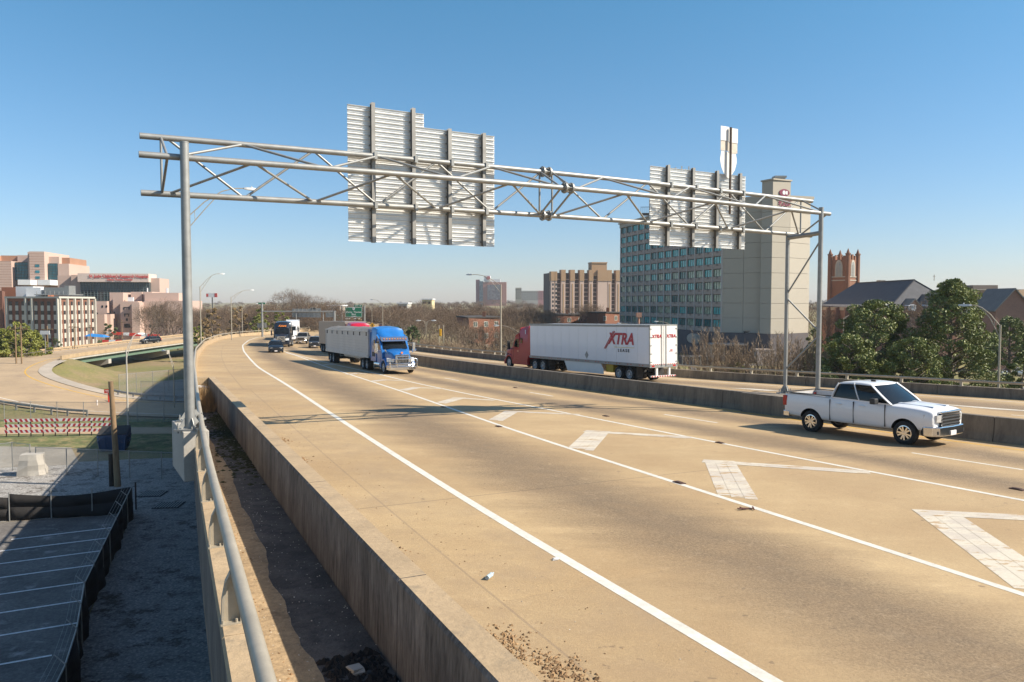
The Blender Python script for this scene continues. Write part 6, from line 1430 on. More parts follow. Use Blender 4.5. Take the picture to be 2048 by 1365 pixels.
# far hospital tower u 952-1013
pinkish = mat('pink_brick_far', (.36, .17, .12), .9, var=.06); whitef = mat('white_cladding', (.7, .7, .7), .7, var=.04); bluegl = glassmat('pane_blue_grey', (.2, .24, .26), .15)
D = 1350; t = thing('hospital_tower', 'distant red brick hospital tower with white crown and round red emblem', 'hospital', (PX(982, D), D, -10))
def fb(u0, u1, v0, v1, m, name, dy=0, th=20): mb = MB(); mb.box(PX(u0, D), PX(u1, D), D - dy, D + th, PZ(v1, D), PZ(v0, D)); rel(mb, t.location); return mb.build(name, m, t)
fb(952, 959, 560, 612, mat('brick_shade_red', (.22, .10, .09), .9), 'wing', 2); fb(959, 966.5, 563, 612, bluegl, 'glass_bay', 0); fb(966.5, 1013, 565, 612, pinkish, 'wall', 6); fb(975, 1003, 570, 600, bluegl, 'glass_front', 7, 2); fb(970, 1001, 559, 566, whitef, 'crown', 5); fb(968, 981, 552, 563, whitef, 'sign_block', 7)
mb = MB()
for k in range(12): x = PX(976 + k * 2.3, D); mb.box(x - .15, x + .15, D - 7.6, D - 7, PZ(600, D), PZ(570, D))
rel(mb, t.location).build('mullions', pinkish, t, kind='stuff')
mb = MB(); n = 14; mb.extr([(PX(977, D) + 3.6 * math.cos(2 * math.pi * k / n), PZ(557, D) + 3.0 * math.sin(2 * math.pi * k / n)) for k in range(n)], D - 8, D - 7.4); rel(mb, t.location).build('emblem', red_let, t, fix=True)
for (u0, u1, v0, D, c, lab) in ((1031, 1043, 576, 900, (.36, .33, .27), 'distant cream tower with dark slots beside pink blocks'), (1043, 1076, 582, 1100, (.42, .40, .36), 'distant pale block with green roof edge'), (1076, 1098, 582, 1150, (.45, .22, .2), 'distant pink block next to the apartment tower'), (1098, 1104, 586, 1200, (.2, .25, .32), 'small distant bluish block touching the apartment tower')):
    mC = mat('far_%d' % u0, c, .9, var=.05); x0, x1 = PX(u0, D), PX(u1, D); t = flat_building('distant_building', lab, 'building', [(x0, D), (x1, D), (x1, D + 25), (x0, D + 25)], -10, PZ(v0, D), mC)
    w = x1 - x0; k_ = max(3, int(w / 3)); win_grid(t, (x0, D), (x1, D), [w * (k + .5) / k_ for k in range(k_)], [PZ(v0, D) - 3.2 * (k + 1) for k in range(4)], w / k_ * .5, 1.7, frame_d, dark_pane, single=False)
for (u0, u1, v0, v1, D, c, lab) in ((844, 864, 600, 612, 420, (.62, .52, .30), 'pale yellow building rising from the woods'), (795, 815, 608, 616, 380, (.5, .48, .42), 'low pale roofed building among the trees'), (655, 680, 613, 618, 360, (.55, .5, .42), 'low pale building left of the green exit sign')):
    mC = mat('far2_%d' % u0, c, .9, var=.05); x0, x1 = PX(u0, D), PX(u1, D); t = flat_building('distant_building', lab, 'building', [(x0, D), (x1, D), (x1, D + 15), (x0, D + 15)], -13, PZ(v0, D), mC); prism_part(t, 'roof', [(x0 - .4, D - .4), (x1 + .4, D - .4), (x1 + .4, D + 15), (x0 - .4, D + 15)], PZ(v0, D), PZ(v0, D) + .6, whitef)
    w = x1 - x0; k_ = max(2, int(w / 2.5)); win_grid(t, (x0, D), (x1, D), [w * (k + .5) / k_ for k in range(k_)], [PZ(v0, D) - 2.2], w / k_ * .5, 1.2, frame_d, dark_pane, single=False)
D = 700; t = thing('billboard', 'distant red and white billboard above the left treeline', 'billboard', (PX(425, D), D, -8)); mb = MB(); mb.box(-5, 5, -.3, .3, 8 + PZ(595, D), 8 + PZ(587, D)); mb.build('panel', whitef, t); mb = MB(); mb.box(-5.1, -3.2, -.4, -.3, 8 + PZ(594, D), 8 + PZ(588, D)); mb.box(2.4, 5.1, -.4, -.3, 8 + PZ(595, D), 8 + PZ(587, D)); mb.build('print', redp, t); mb = MB(); mb.tube((0, .5, -4), (0, .5, 8 + PZ(591, D)), .5); mb.build('pole', dark, t)
# ---- left hospital campus ----
pink = mat('pink_stone', (.50, .36, .295), .9, var=.06, sc=.04, fine=.04, fsc=2); pinkd = mat('terracotta_band', (.38, .20, .12), .9, var=.08, sc=.1); cream = mat('cream_concrete', (.52, .49, .42), .85, var=.06, sc=.1); teal = glassmat('curtain_glass_teal', (.02, .15, .19), .06, .4, .3)
# office block
A0, A1, A2, A3 = (-166.5, 256), (-147.9, 253), (-149.6, 277.5), (-168, 280); ZTo, ZBo = 1.6, -16
ob = thing('office_block', 'six storey brick office block with cream fins at left', 'office building', (-158, 266, ZBo))
prism_part(ob, 'wall', [A0, A1, A2, A3], ZBo, ZTo - .3, brick)
prism_part(ob, 'roof_slab', [(A0[0] - .6, A0[1] - .6), (A1[0] + .6, A1[1] - .6), (A2[0] + .6, A2[1]), A3], ZTo - .3, ZTo + .3, cream)
spb = mat('brick_pier', (.26, .095, .055), .9, var=.1, sc=.3, fine=.1)
fhh = 3.02
spmesh_cache = {}
for A, B, slots in ((A0, A1, [(.02, .0), (.065, 1), (.115, 2), (.2, 1), (.25, 2), (.33, 1), (.385, 2), (.43, 0), (.48, 1), (.56, 0), (.62, 1), (.68, 2), (.76, 1), (.82, 2), (.89, 1), (.95, 2), (.99, 0)], ), (A1, A2, None)):
    L = math.hypot(B[0] - A[0], B[1] - A[1]); M_ = wall_frame(ob.location, A, B)
    nb = 8 if slots else 10; fins = (0, 3.02, 4.0, 8) if slots else range(0, 11, 2)
    for f_ in fins:
        mb = MB(); x = L * f_ / nb; mb.box(x - .28, x + .28, -.75, 0, ZBo, ZTo - .35); o = mb.build('fin', cream, ob); o.matrix_local = M_
    w = L / nb
    for r_ in range(6):
        for b_ in range(nb):
            x = (b_ + .5) * w; z = ZTo - .9 - fhh * (r_ + 1) + .9
            key = (nb, 'w')
            if key not in spmesh_cache:
                mb = MB(); mb.box(-w * .22, w * .22, -.12, .02, 0, 1.3); pm_ = mb.mesh('window', dark_pane); mb = MB(); mb.box(-w * .23, w * .23, -.16, .02, 0, fhh - 1.32); cm_ = mb.mesh('spandrel', cream); spmesh_cache[key] = (pm_, cm_)
            pm_, cm_ = spmesh_cache[key]; inst(pm_, 'window', ob, mat4=M_ @ Matrix.Translation((x, 0, z + .35))); inst(cm_, 'spandrel', ob, mat4=M_ @ Matrix.Translation((x, 0, z + .36 - (fhh - 1.32))))
mb = MB(); mb.box(-158, -151, 262, 268, ZTo + 1.2, ZTo + 3.4); mb.box(-151, -149.5, 262, 266, ZTo + 1, ZTo + 4); mb.box(-160, -148.5, 260, 269, ZTo + .8, ZTo + 1.1)
for k in range(8): mb.tube((-159.5 + k * 1.5, 260.5, ZTo), (-159.5 + k * 1.5, 260.5, ZTo + 2.2), .08)
rel(mb, ob.location).build('roof_units', galv, ob); mb = MB(); mb.box(-164, -159, 262, 266, ZTo + .3, ZTo + 3.4); mb.box(-170, -164, 266, 272, ZTo + .3, ZTo + 3.8); rel(mb, ob.location).build('roof_house', whitef, ob)
orangeb = mat('orange_brick', (.40, .14, .065), .9, var=.08, sc=.2)
flat_building('brick_building', 'orange brick block rising behind the office block roof', 'building', [(PX(5, 300), 300), (PX(55, 300), 300), (PX(55, 300), 318), (PX(5, 300), 318)], -16, PZ(575, 300), orangeb)
t = flat_building('brick_building', 'dark shaded brick block cut by the left edge beside the office block', 'building', [(PX(-60, 262), 262), (PX(6, 262), 262), (PX(12, 285), 285), (PX(-60, 285), 285)], -16, PZ(582, 262), brick)
win_grid(t, (PX(-60, 262), 262), (PX(6, 262), 262), [1.5, 4.5, 7.5], [-3 - 3 * k for k in range(4)], 1.2, 1.6, frame_d, dark_pane)
# big pink research tower far left
D = 420; rt = thing('research_tower', 'large stepped pink stone tower with teal glass bays at far left', 'hospital', (PX(70, D), D, -16))
def rb2(u0, u1, v0, m, name, dy=0, th=24, v1=None): mb = MB(); mb.box(PX(u0, D), PX(u1, D), D - dy, D + th, -16 if v1 is None else PZ(v1, D), PZ(v0, D)); rel(mb, rt.location); return mb.build(name, m, rt)
rb2(-120, 18, 525, pink, 'wing', 6); rb2(18, 45, 525, pink, 'wing', 10); rb2(45, 73, 526, pinkd, 'glass_bay_base', 4); rb2(73, 80, 507, pink, 'pier', 9); rb2(80, 106.5, 506.5, pink, 'tower', 12); rb2(106.5, 125, 515, pink, 'wing', 6); rb2(125, 145, 529, pink, 'wing', 8); rb2(12, 45, 512.5, pinkd, 'upper_block', 0); rb2(44, 73, 512, pink, 'upper_block', 1.5); rb2(0, 13, 514, pinkd, 'upper_block', 2); rb2(122, 139.5, 516, pinkd, 'upper_block', 2)
rb2(46, 73, 527, teal, 'glass_bay', 6, 4, 562); rb2(108, 124.5, 529, teal, 'glass_bay', 8, 4, 560)
mb = MB()
for (u0, u1, a, b, dy) in ((46, 73, 527, 562, 6), (108, 124.5, 529, 560, 8)):
    n = int((u1 - u0) / 2.6)
    for k in range(n + 1): x = PX(u0 + (u1 - u0) * k / n, D); mb.box(x - .07, x + .07, D - dy - .15, D - dy, PZ(b, D), PZ(a, D))
    for k in range(7): z = PZ(a + (b - a) * k / 6, D); mb.box(PX(u0, D), PX(u1, D), D - dy - .15, D - dy, z - .1, z + .1)
rel(mb, rt.location).build('mullions', frame_d, rt, kind='stuff')
mb = MB()
for v in (533, 545, 556):
    for u in (-3, 3, 8, 13, 16.5): mb.box(PX(u - 1.6, D), PX(u + 1.6, D), D - 6.15, D - 6, PZ(v + 4, D), PZ(v - 1.5, D))
for v in (534, 545.5, 557): mb.box(PX(90, D), PX(97.5, D), D - 12.15, D - 12, PZ(v + 2.5, D), PZ(v - 2.3, D))
rel(mb, rt.location).build('windows', teal, rt, kind='stuff')
mb = MB()
for v in range(511, 575, 5): mb.box(PX(80, D), PX(106.5, D), D - 12.06, D - 12, PZ(v, D) - .06, PZ(v, D) + .06); mb.box(PX(18, D), PX(45, D), D - 10.06, D - 10, PZ(v + 15, D) - .06, PZ(v + 15, D) + .06)
rel(mb, rt.location).build('stone_bands', pinkd, rt, kind='stuff')
for u in (82, 116): rb2(u - 12, u + 10, 562, whitef, 'roof_unit', 20, 6, 572)
# the signed hospital building
D = 350; sj = thing('hospital_building', 'pale pink hospital building with large red sign and dark glass front', 'hospital', (PX(240, D), D, -16))
def sb(u0, u1, v0, m, name, dy=0, th=20, v1=None, d_=None): mb = MB(); dd = d_ or D; mb.box(PX(u0, dd), PX(u1, dd), dd - dy, dd + th, -16 if v1 is None else PZ(v1, dd), PZ(v0, dd)); rel(mb, sj.location); return mb.build(name, m, sj)
sb(125, 153, 552, pink, 'side_wall', -2, 22); sb(152.5, 172, 551, pink, 'wall', 0, 18); sb(170, 299.5, 548.3, mat('pale_stone_fascia', (.62, .50, .43), .85, var=.04), 'sign_fascia', 4, 10, 565); sb(299, 315.5, 556.5, pink, 'wall', 0, 18); sb(172, 299.5, 565.2, teal if False else glassmat('curtain_glass_dark', (.03, .055, .06), .07, .6, .25), 'glass_front', 2, 10, 612)
mb = MB()
for k in range(22): x = PX(172.5 + k * 6.03, D); mb.box(x - .09, x + .09, D - 2.25, D - 2, PZ(612, D), PZ(565, D))
for k in range(11): z = PZ(566 + k * 4.4, D); mb.box(PX(172, D), PX(299.5, D), D - 2.2, D - 2, z - .08, z + .08)
rel(mb, sj.location).build('mullions', mat('mullion_grey', (.12, .15, .15), .5), sj, kind='stuff')
redl = mat('hospital_sign_red', (.5, .01, .02), .5)
text("St. Jude Children's Research Hospital", 1.78, redl, sj, face((PX(236.5, D - 4) - sj.location.x, -4.25, PZ(554, D) + 16), 0), bold=.05, ext=.012, sx=.92)
text('Danny Thomas, Founder', 1.15, redl, sj, face((PX(238, D - 4) - sj.location.x, -4.25, PZ(560.4, D) + 16), 0), bold=.04, ext=.012, sx=.92)
# lower pink wings
D = 300; pw = thing('clinic_wings', 'cluster of low stepped pink clinic wings right of the office block', 'hospital', (PX(270, D), D, -16))
def pb(u0, u1, v0, dy, th=14, m=pink, name='wing', v1=None): mb = MB(); mb.box(PX(u0, D), PX(u1, D), D - dy, D + th, -16 if v1 is None else PZ(v1, D), PZ(v0, D)); rel(mb, pw.location); return mb.build(name, m, pw)
pb(187, 225, 603, 4); pb(225, 240, 603.5, 0); pb(212, 260, 585, -8); pb(233, 252, 586, 2); pb(252, 284, 603, 6); pb(258, 279, 584, -4); pb(284, 300, 584, -2); pb(289, 353, 586, 0); pb(277, 291, 605, 9); pb(291, 336, 603, 3); pb(336, 384, 602, 5); pb(187, 240, 628, 10); pb(200, 234, 628, 13)
mb = MB()
for (u, v, w, h) in ((217, 613, 2.5, 4), (224.5, 613, 2.5, 4), (213, 646, 4, 3), (263.5, 615, 9, 1.6), (259, 617, 2, 5), (268, 617, 2, 5), (263.5, 628, 10, 2), (260, 631, 2, 4), (267, 631, 2, 4), (263.5, 639, 3.5, 5), (312, 614, 3.2, 6), (323.5, 614, 3.2, 6), (301, 627, 3.6, 6), (324, 627, 3.6, 6), (335, 627, 3, 6), (214, 626, 17, 3), (238, 627, 2, 7), (238, 640, 2, 7), (264, 651, 11, 8), (302, 652, 4, 6)):
    dy = 6 if 252 < u < 284 else (3 if u > 291 else (10 if v > 640 else 4)); x = PX(u, D)
    if 212 < u < 235 and v > 620: dy = 13
    mb.box(x - w * .0968, x + w * .0968, D - dy - .12, D - dy, PZ(v + h / 2, D), PZ(v - h / 2, D))
rel(mb, pw.location).build('windows', dark_pane, pw, kind='stuff')
mb = MB(); mb.box(PX(264, D) - 1, PX(264, D) + 1, D - 1, D, PZ(605, D), PZ(595, D))
for u in (324.5, 326.5, 288): mb.tube((PX(u, D), D + 5, PZ(590, D)), (PX(u, D), D + 5, PZ(576, D)), .25)
rel(mb, pw.location).build('roof_flue', whitef, pw)
for o_ in (rt, sj, pw, apt): o_.rotation_euler[2] = R(11)
# construction fence with red and white barriers
t = thing('construction_barriers', 'row of red and white water-filled barriers beside the far ramp', 'barrier', (PX(270, 235), 235, -13))
mb = MB(); mb.extr([(-.3, 0), (.3, 0), (.12, 1.0), (-.12, 1.0)], 0, 1.9); M2 = [mb.mesh('barrier', redp), mb.mesh('barrier', whitef)]
for k in range(24): inst(M2[k % 2], 'barrier', t, (-10 + k * 2.0, 0, .6), -math.pi / 2)
t = thing('construction_barriers', 'upper row of orange-red barriers in front of the clinic wings', 'barrier', (PX(262, 270), 270, -11.2))
for k in range(9): inst(M2[0 if k % 3 else 1], 'barrier', t, (-9 + k * 2.1, 0, -.12 * k), -math.pi / 2)
t = thing('canopy_tent', 'small bright blue canopy roof beside the office block', 'canopy', (PX(194, 240), 240, -13)); mb = MB(); mb.loft([[(-3, -2, 2.6), (3, -2, 2.2), (3, 2, 2.2), (-3, 2, 2.6)], [(-2, -.6, 3.3), (2, -.6, 2.9), (2, .6, 2.9), (-2, .6, 3.3)]]); mb.build('roof', mat('canopy_blue', (.03, .2, .5), .5), t); mb = MB()
for x in (-2.8, 2.8):
    for y in (-1.8, 1.8): mb.tube((x, y, 0), (x, y, 2.4), .06)
mb.build('frame', galv, t)
# ---- church right ----
def gable(t, A, B, depth, zw, zr, wall, roof, over=.4):
    """ridge runs A->B; body stretches depth to the far side (left normal), wall from -13 to zw, ridge zr"""
    a, b = Vector((*A, 0)), Vector((*B, 0)); d = (b - a).normalized(); n = Vector((-d.y, d.x, 0)); h = depth / 2
    mb = MB(); q = [a, b, b + n * depth, a + n * depth]; mb.prism([(p.x, p.y) for p in q], -13, zw)
    for e in (a, b): m_ = e + n * h; mb.add([(e.x, e.y, zw), ((e + n * depth).x, (e + n * depth).y, zw), (m_.x, m_.y, zr)], [(0, 1, 2)])
    rel(mb, t.location).build('wall', wall, t)
    mb = MB(); sl = (zr - zw) / h
    for s in (0, 1):
        e0, e1 = (a - d * over, b + d * over); off = -over if s == 0 else depth + over
        lo = [e0 + n * off, e1 + n * off]; hi = [e0 + n * h, e1 + n * h]
        v = [(p.x, p.y, zw - over * sl + .0) for p in lo] + [(p.x, p.y, zr) for p in hi[::-1]]; mb.add(v + [(p[0], p[1], p[2] + .25) for p in v], [(0, 1, 2, 3), (7, 6, 5, 4), (0, 4, 5, 1), (1, 5, 6, 2), (2, 6, 7, 3), (3, 7, 4, 0)])
    return rel(mb, t.location).build('roof', roof, t, fix=True)
slate = mat('grey_slate', (.055, .058, .068), .7, var=.16, sc=.8, fine=.14, fsc=3, stain=((.09, .09, .1), .6, .5)); slate_l = mat('light_slate', (.16, .155, .145), .75, var=.1, sc=.8, fine=.1, fsc=3)
church = thing('church', 'brick gothic church with square crenellated tower and dark slate roof', 'church', (PX(1760, 185), 185, -13)); ch = church.location
brick2 = mat('church_brick', (.25, .12, .072), .9, var=.12, sc=.3, fine=.1, fsc=4); brickp = mat('church_brick_pink', (.30, .17, .125), .9, var=.1, sc=.3, fine=.1, fsc=4); stone = mat('church_stone', (.45, .40, .33), .85, var=.1, sc=1)
D = 205; xt0, xt1 = PX(1669, D), PX(1721, D); tw = xt1 - xt0; zt_ = PZ(513, D); cxn = (xt0 + xt1) / 2
TM = Matrix.Translation((cxn - ch.x, D + 3 - ch.y, 13)) @ Matrix.Rotation(R(38), 4, 'Z'); hs = tw / 2 / 1.38
def tp(mb, name, m, **k): o = mb.build(name, m, church, **k); o.matrix_local = TM @ Matrix.Translation((0, 0, -0)); return o
mb = MB(); mb.box(-hs, hs, -hs, hs, -26 + 13, zt_ - .9); tp(mb, 'tower_wall', brick2)
for sx in (-1, 1):
    for sy in (-1, 1):
        mb = MB(); r_ = .42; mb.tube((sx * hs, sy * hs, -13), (sx * hs, sy * hs, zt_ + .4), .62, n=8); mb.tube((sx * hs, sy * hs, zt_ + .4), (sx * hs, sy * hs, zt_ + .7), .74, n=8); mb.tube((sx * hs, sy * hs, zt_ + .7), (sx * hs, sy * hs, zt_ + 2.0), .5, .05, n=8); tp(mb, 'turret', brick2)
mb = MB()
for a_ in range(4):
    c_, s_ = math.cos(a_ * math.pi / 2), math.sin(a_ * math.pi / 2)
    for k in range(3): x = -hs * .55 + k * hs * .55; mb.add([(c_ * (x + dx) - s_ * (-hs + dy), s_ * (x + dx) + c_ * (-hs + dy), z) for z in (zt_ - .9, zt_ + (.15 if k != 1 else .5)) for dx, dy in ((-.35, 0), (.35, 0), (.35, .4), (-.35, .4))], [(3, 2, 1, 0), (4, 5, 6, 7), (0, 1, 5, 4), (1, 2, 6, 5), (2, 3, 7, 6), (3, 0, 4, 7)])
tp(mb, 'battlement', brick2)
for zz in (PZ(555, D), PZ(562, D)): mb = MB(); mb.box(-hs - .12, hs + .12, -hs - .12, hs + .12, zz, zz + .25); tp(mb, 'string_course', stone)
def arch(w, h, n=6): return [(-w, 0), (w, 0), (w, h * .55)] + [(w * math.cos(t_) ** 1.0 * 1.0, h * .55 + h * .45 * math.sin(t_)) for t_ in [math.pi / 2 * k / n for k in range(1, n)]] + [(0, h)] + [(-w * math.cos(t_), h * .55 + h * .45 * math.sin(t_)) for t_ in [math.pi / 2 * k / n for k in range(n - 1, 0, -1)]] + [(-w, h * .55)]
for a_ in (0, 1, 3):
    RM = TM @ Matrix.Rotation(a_ * math.pi / 2, 4, 'Z') @ Matrix.Translation((0, 0, PZ(553.5, D)))
    mb = MB(); mb.extr(arch(1.05, 4.4), -hs - .1, -hs); o = mb.build('window', stone, church, fix=True); o.matrix_local = RM
    mb = MB(); mb.extr(arch(.78, 3.9), -hs - .14, -hs - .09); pane_o = mb.build('pane', mat('louvre_grey', (.3, .33, .33), .6), o, fix=True)
    mb = MB(); mb.box(-.06, .06, -hs - .2, -hs - .1, 0, 3.8); mb.box(-.45, -.35, -hs - .2, -hs - .1, 0, 3); mb.box(.35, .45, -hs - .2, -hs - .1, 0, 3); mb.build('frame', stone, o)
D = 185; mb = MB(); mb.box(73.4, 86.6, 150.4, 184, -13, -.8); rel(mb, ch).build('wall', brickp, church)
mb = MB(); e_ = -1.0; mb.add([(72.9, 149.8, e_), (87.1, 149.8, e_), (87.1, 184.6, e_), (72.9, 184.6, e_), (80, 154.5, 4.45), (80, 181, 4.45)], [(0, 1, 4), (1, 2, 5, 4), (2, 3, 5), (3, 0, 4, 5), (3, 2, 1, 0)]); rel(mb, ch).build('roof', slate, church, fix=True)
mb = MB(); mb.obox((72.9, 149.8, e_), (80, 154.5, 4.47), .3, .12); mb.obox((80, 154.5, 4.5), (80, 181, 4.5), .3, .15); mb.obox((87.1, 149.8, e_), (80, 154.5, 4.47), .3, .12); rel(mb, ch).build('ridge_cap', mat('ridge_lead', (.05, .05, .055), .7), church)
gable(church, (84, 142), (83.6, 134), 6, -1.2, 2.2, brickp, slate_l)
A_ = (73.5, 184.3); B_ = (72.7, 153.0)
mb.obox((A_[0], A_[1], PZ(611.5, 178)), (B_[0], B_[1], PZ(611.5, 170) - .0), .5, .5); rel(mb, ch).build('gutter', mat('gutter_blue_grey', (.36, .40, .46), .5), church)
L = math.hypot(B_[0] - A_[0], B_[1] - A_[1]); Mx = wall_frame(ch, A_, B_)
for k in range(6):
    mb = MB(); mb.box(L * (k + .12) / 6, L * (k + .9) / 6, -.1, .3, PZ(621, 172), PZ(613, 172)); o = mb.build('clerestory_panel', stone, church); o.matrix_local = Mx
    mb = MB(); mb.box(L * k / 6 - .3, L * k / 6 + .4, -.8, .4, -13, PZ(616, 172)); o = mb.build('buttress', brickp, church); o.matrix_local = Mx
for (u, dd, w, zw, zr) in ((1801, 148, 5.0, 628, 600), (1850, 146, 4.6, 628, 591)):
    g_ = gable(church, (PX(u, dd), dd), (PX(u, dd) + .2, dd + 10), -w, PZ(zw, dd), PZ(zr, dd), brickp, slate_l)
for u in (1783, 1824, 1857): 
    mb = MB(); x = PX(u, 147); mb.box(x - .45, x + .45, 146.5, 148.5, PZ(622, 147), PZ(612, 147)); mb.extr([(x - .6, PZ(612, 147)), (x + .6, PZ(612, 147)), (x, PZ(609, 147))], 146.4, 149); rel(mb, ch).build('dormer', whitef, church)
mb = MB(); mb.box(PX(1870, 150), PX(1890, 150), 148, 152, -13, PZ(588, 150)); rel(mb, ch).build('side_tower', brickp, church)
mb = MB(); mb.box(PX(1869.5, 150), PX(1890.5, 150), 147.6, 152.4, PZ(590, 150), PZ(587, 150)); mb.tube((PX(1866, 160), 160, PZ(562, 160)), (PX(1866, 160), 160, PZ(550, 160)), .07); mb.box(PX(1864, 160), PX(1868, 160), 159.95, 160.05, PZ(554, 160), PZ(553, 160)); mb.box(PX(1755, 185), PX(1765, 185), 184, 186, PZ(569, 185), PZ(561, 185)); rel(mb, ch).build('roof_trim', stone, church)
# modern buildings at far right
tanb = mat('tan_brick', (.33, .235, .15), .9, var=.07, sc=.1); shade = mat('grey_brick', (.20, .17, .145), .9, var=.07, sc=.1)
D = 230; t = flat_building('school_building', 'long flat tan building behind the trees at right edge', 'building', [(PX(1915, D), D), (PX(2000, D), D - 8), (PX(2140, D), D - 2), (PX(2140, D), D + 30), (PX(1915, D), D + 30)], -13, PZ(580, D), tanb)
for (u0, u1, v) in ((1918, 1938, 570), (1952, 2002, 570.5)): mb = MB(); mb.box(PX(u0, D), PX(u1, D), D + 2, D + 10, PZ(582, D), PZ(v, D)); rel(mb, t.location).build('roof_house', shade, t)
mb = MB(); mb.box(PX(1913, D), PX(2002, D), D - 9, D - 8, PZ(581.5, D), PZ(580, D)); mb.box(PX(2030, D), PX(2140, D), D - 8.6, D - 8.4, PZ(612, D), PZ(606, D)); rel(mb, t.location).build('trim', stone, t)
t = thing('parish_hall', 'low hall with broad grey roof between magnolias at right', 'building', (PX(1980, 165), 165, -13)); gable(t, (PX(1935, 165), 170), (PX(2040, 158), 158), 20, PZ(628, 160), PZ(595, 162), brickp, slate_l)
mb = MB(); mb.obox((PX(2010, 158), 158, PZ(594, 162)), (PX(2044, 150), 150, PZ(622, 152)), .6, .5); rel(mb, t.location).build('roof_verge', mat('verge_grey', (.35, .37, .4), .6), t)
t = thing('parish_hall', 'second grey roofed wing cut by the right picture edge', 'building', (PX(2060, 165), 165, -13)); gable(t, (PX(2030, 175), 175), (PX(2110, 165), 165), 18, PZ(620, 165), PZ(598, 170), brickp, slate)
# streets on the right
sheet('side_street', [(70, 96), (140, 118), (240, 150), (240, 162), (130, 132), (66, 108)], asphalt, .03); sheet('parking_court', [(30, 120), (60, 128), (58, 156), (34, 150)], asphalt, .035); sheet('lawn_right', [(60, 70), (140, 96), (140, 116), (72, 94), (52, 86)], mat('green_lawn', (.06, .10, .025), .95, var=.3, sc=.3, fine=.2, fsc=8), .03)
# ---------------- vegetation ----------------
bark = mat('bare_bark', (.135, .098, .066), .95, var=.3, sc=1.2, fine=.15, fsc=8); bark2 = mat('grey_bark', (.19, .15, .11), .95, var=.3, sc=1.2, fine=.15, fsc=8); twigm = mat('twig_brown', (.17, .115, .075), .95, var=.35, sc=.5, fine=.1, fsc=4)
twig_pale = mat('twig_pale', (.30, .22, .145), .95, var=.3, sc=.8, fine=.1, fsc=5)
def bare_tree(seed, H=14, depth=6, spread=.5, twigs=3, tw_len=.9, trunk=.24, kids_=(2, 3), r_tw=.022):
    r = random.Random(seed); T = MB(); W_ = MB()
    def grow(p, d, L, rad, k):
        n = 2 if k < depth - 1 else 1; q = p; dd = d.copy()
        for i in range(n):
            dd = (dd + Vector((r.uniform(-1, 1), r.uniform(-1, 1), r.uniform(-.5, .9))) * .13).normalized(); e = q + dd * L / n
            T.tube(q, e, rad * (1 - .3 * i / n), rad * (1 - .3 * (i + 1) / n), n=6 if k < 2 else 3, caps=False); q = e
        rad *= .7
        if k >= depth:
            for _ in range(twigs):
                t_ = (dd + Vector((r.uniform(-1, 1), r.uniform(-1, 1), r.uniform(-.4, 1))) * .9).normalized() * tw_len * r.uniform(.6, 1.4); s_ = t_.cross(Vector((r.uniform(-1, 1), r.uniform(-1, 1), .3))).normalized() * r_tw
                m_ = q + t_ * .5 + Vector((r.uniform(-.1, .1), r.uniform(-.1, .1), 0)); W_.add([q - s_, q + s_, m_ + s_ * .6, m_ - s_ * .6, q + t_], [(0, 1, 2, 3), (3, 2, 4)])
                s2 = Vector((-s_.y, s_.z, s_.x)); a_ = (t_ + Vector((r.uniform(-1, 1), r.uniform(-1, 1), r.uniform(-1, 1))) * tw_len * .7) * .6; W_.add([m_ - s2 * .6, m_ + s2 * .6, m_ + a_], [(0, 1, 2)])
            return
        c_ = r.randint(*kids_) + (1 if k == 1 else 0); a0 = r.uniform(0, 6.28)
        for i in range(c_):
            an = a0 + i * 6.28 / c_ + r.uniform(-.4, .4); o_ = dd.orthogonal().normalized(); o_.rotate(Matrix.Rotation(an, 3, dd)); sp_ = spread * r.uniform(.7, 1.3)
            nd = (dd * math.cos(sp_) + o_ * math.sin(sp_) + Vector((0, 0, .10))).normalized(); grow(q, nd, L * r.uniform(.68, .9), rad * (.95 if c_ < 3 else .82), k + 1)
    grow(Vector((0, 0, -.3)), Vector((0, 0, 1)), H * .24, trunk, 0)
    return T, W_
PROTO = []
for sd, H_, sp_, mt in ((1, 14, .55, bark), (2, 15, .62, bark2), (5, 12, .5, bark), (8, 16, .6, bark), (11, 13, .7, bark2)):
    T, W_ = bare_tree(sd, H_, 6, sp_, twigs=3, tw_len=1.1, kids_=(2, 3), r_tw=.024); PROTO.append((T.mesh('trunk', mt), W_.mesh('crown', twigm)))
def place_bare(x, y, s, i, label, group=None, z=None):
    t = thing('bare_tree', label, 'tree', (x, y, (T1(x, y) if z is None else z) - .1), rnd.uniform(0, 6.28), group); t.scale = (s, s, s * rnd.uniform(.9, 1.1))
    inst(PROTO[i % 5][0], 'trunk', t); inst(PROTO[i % 5][1], 'crown', t)
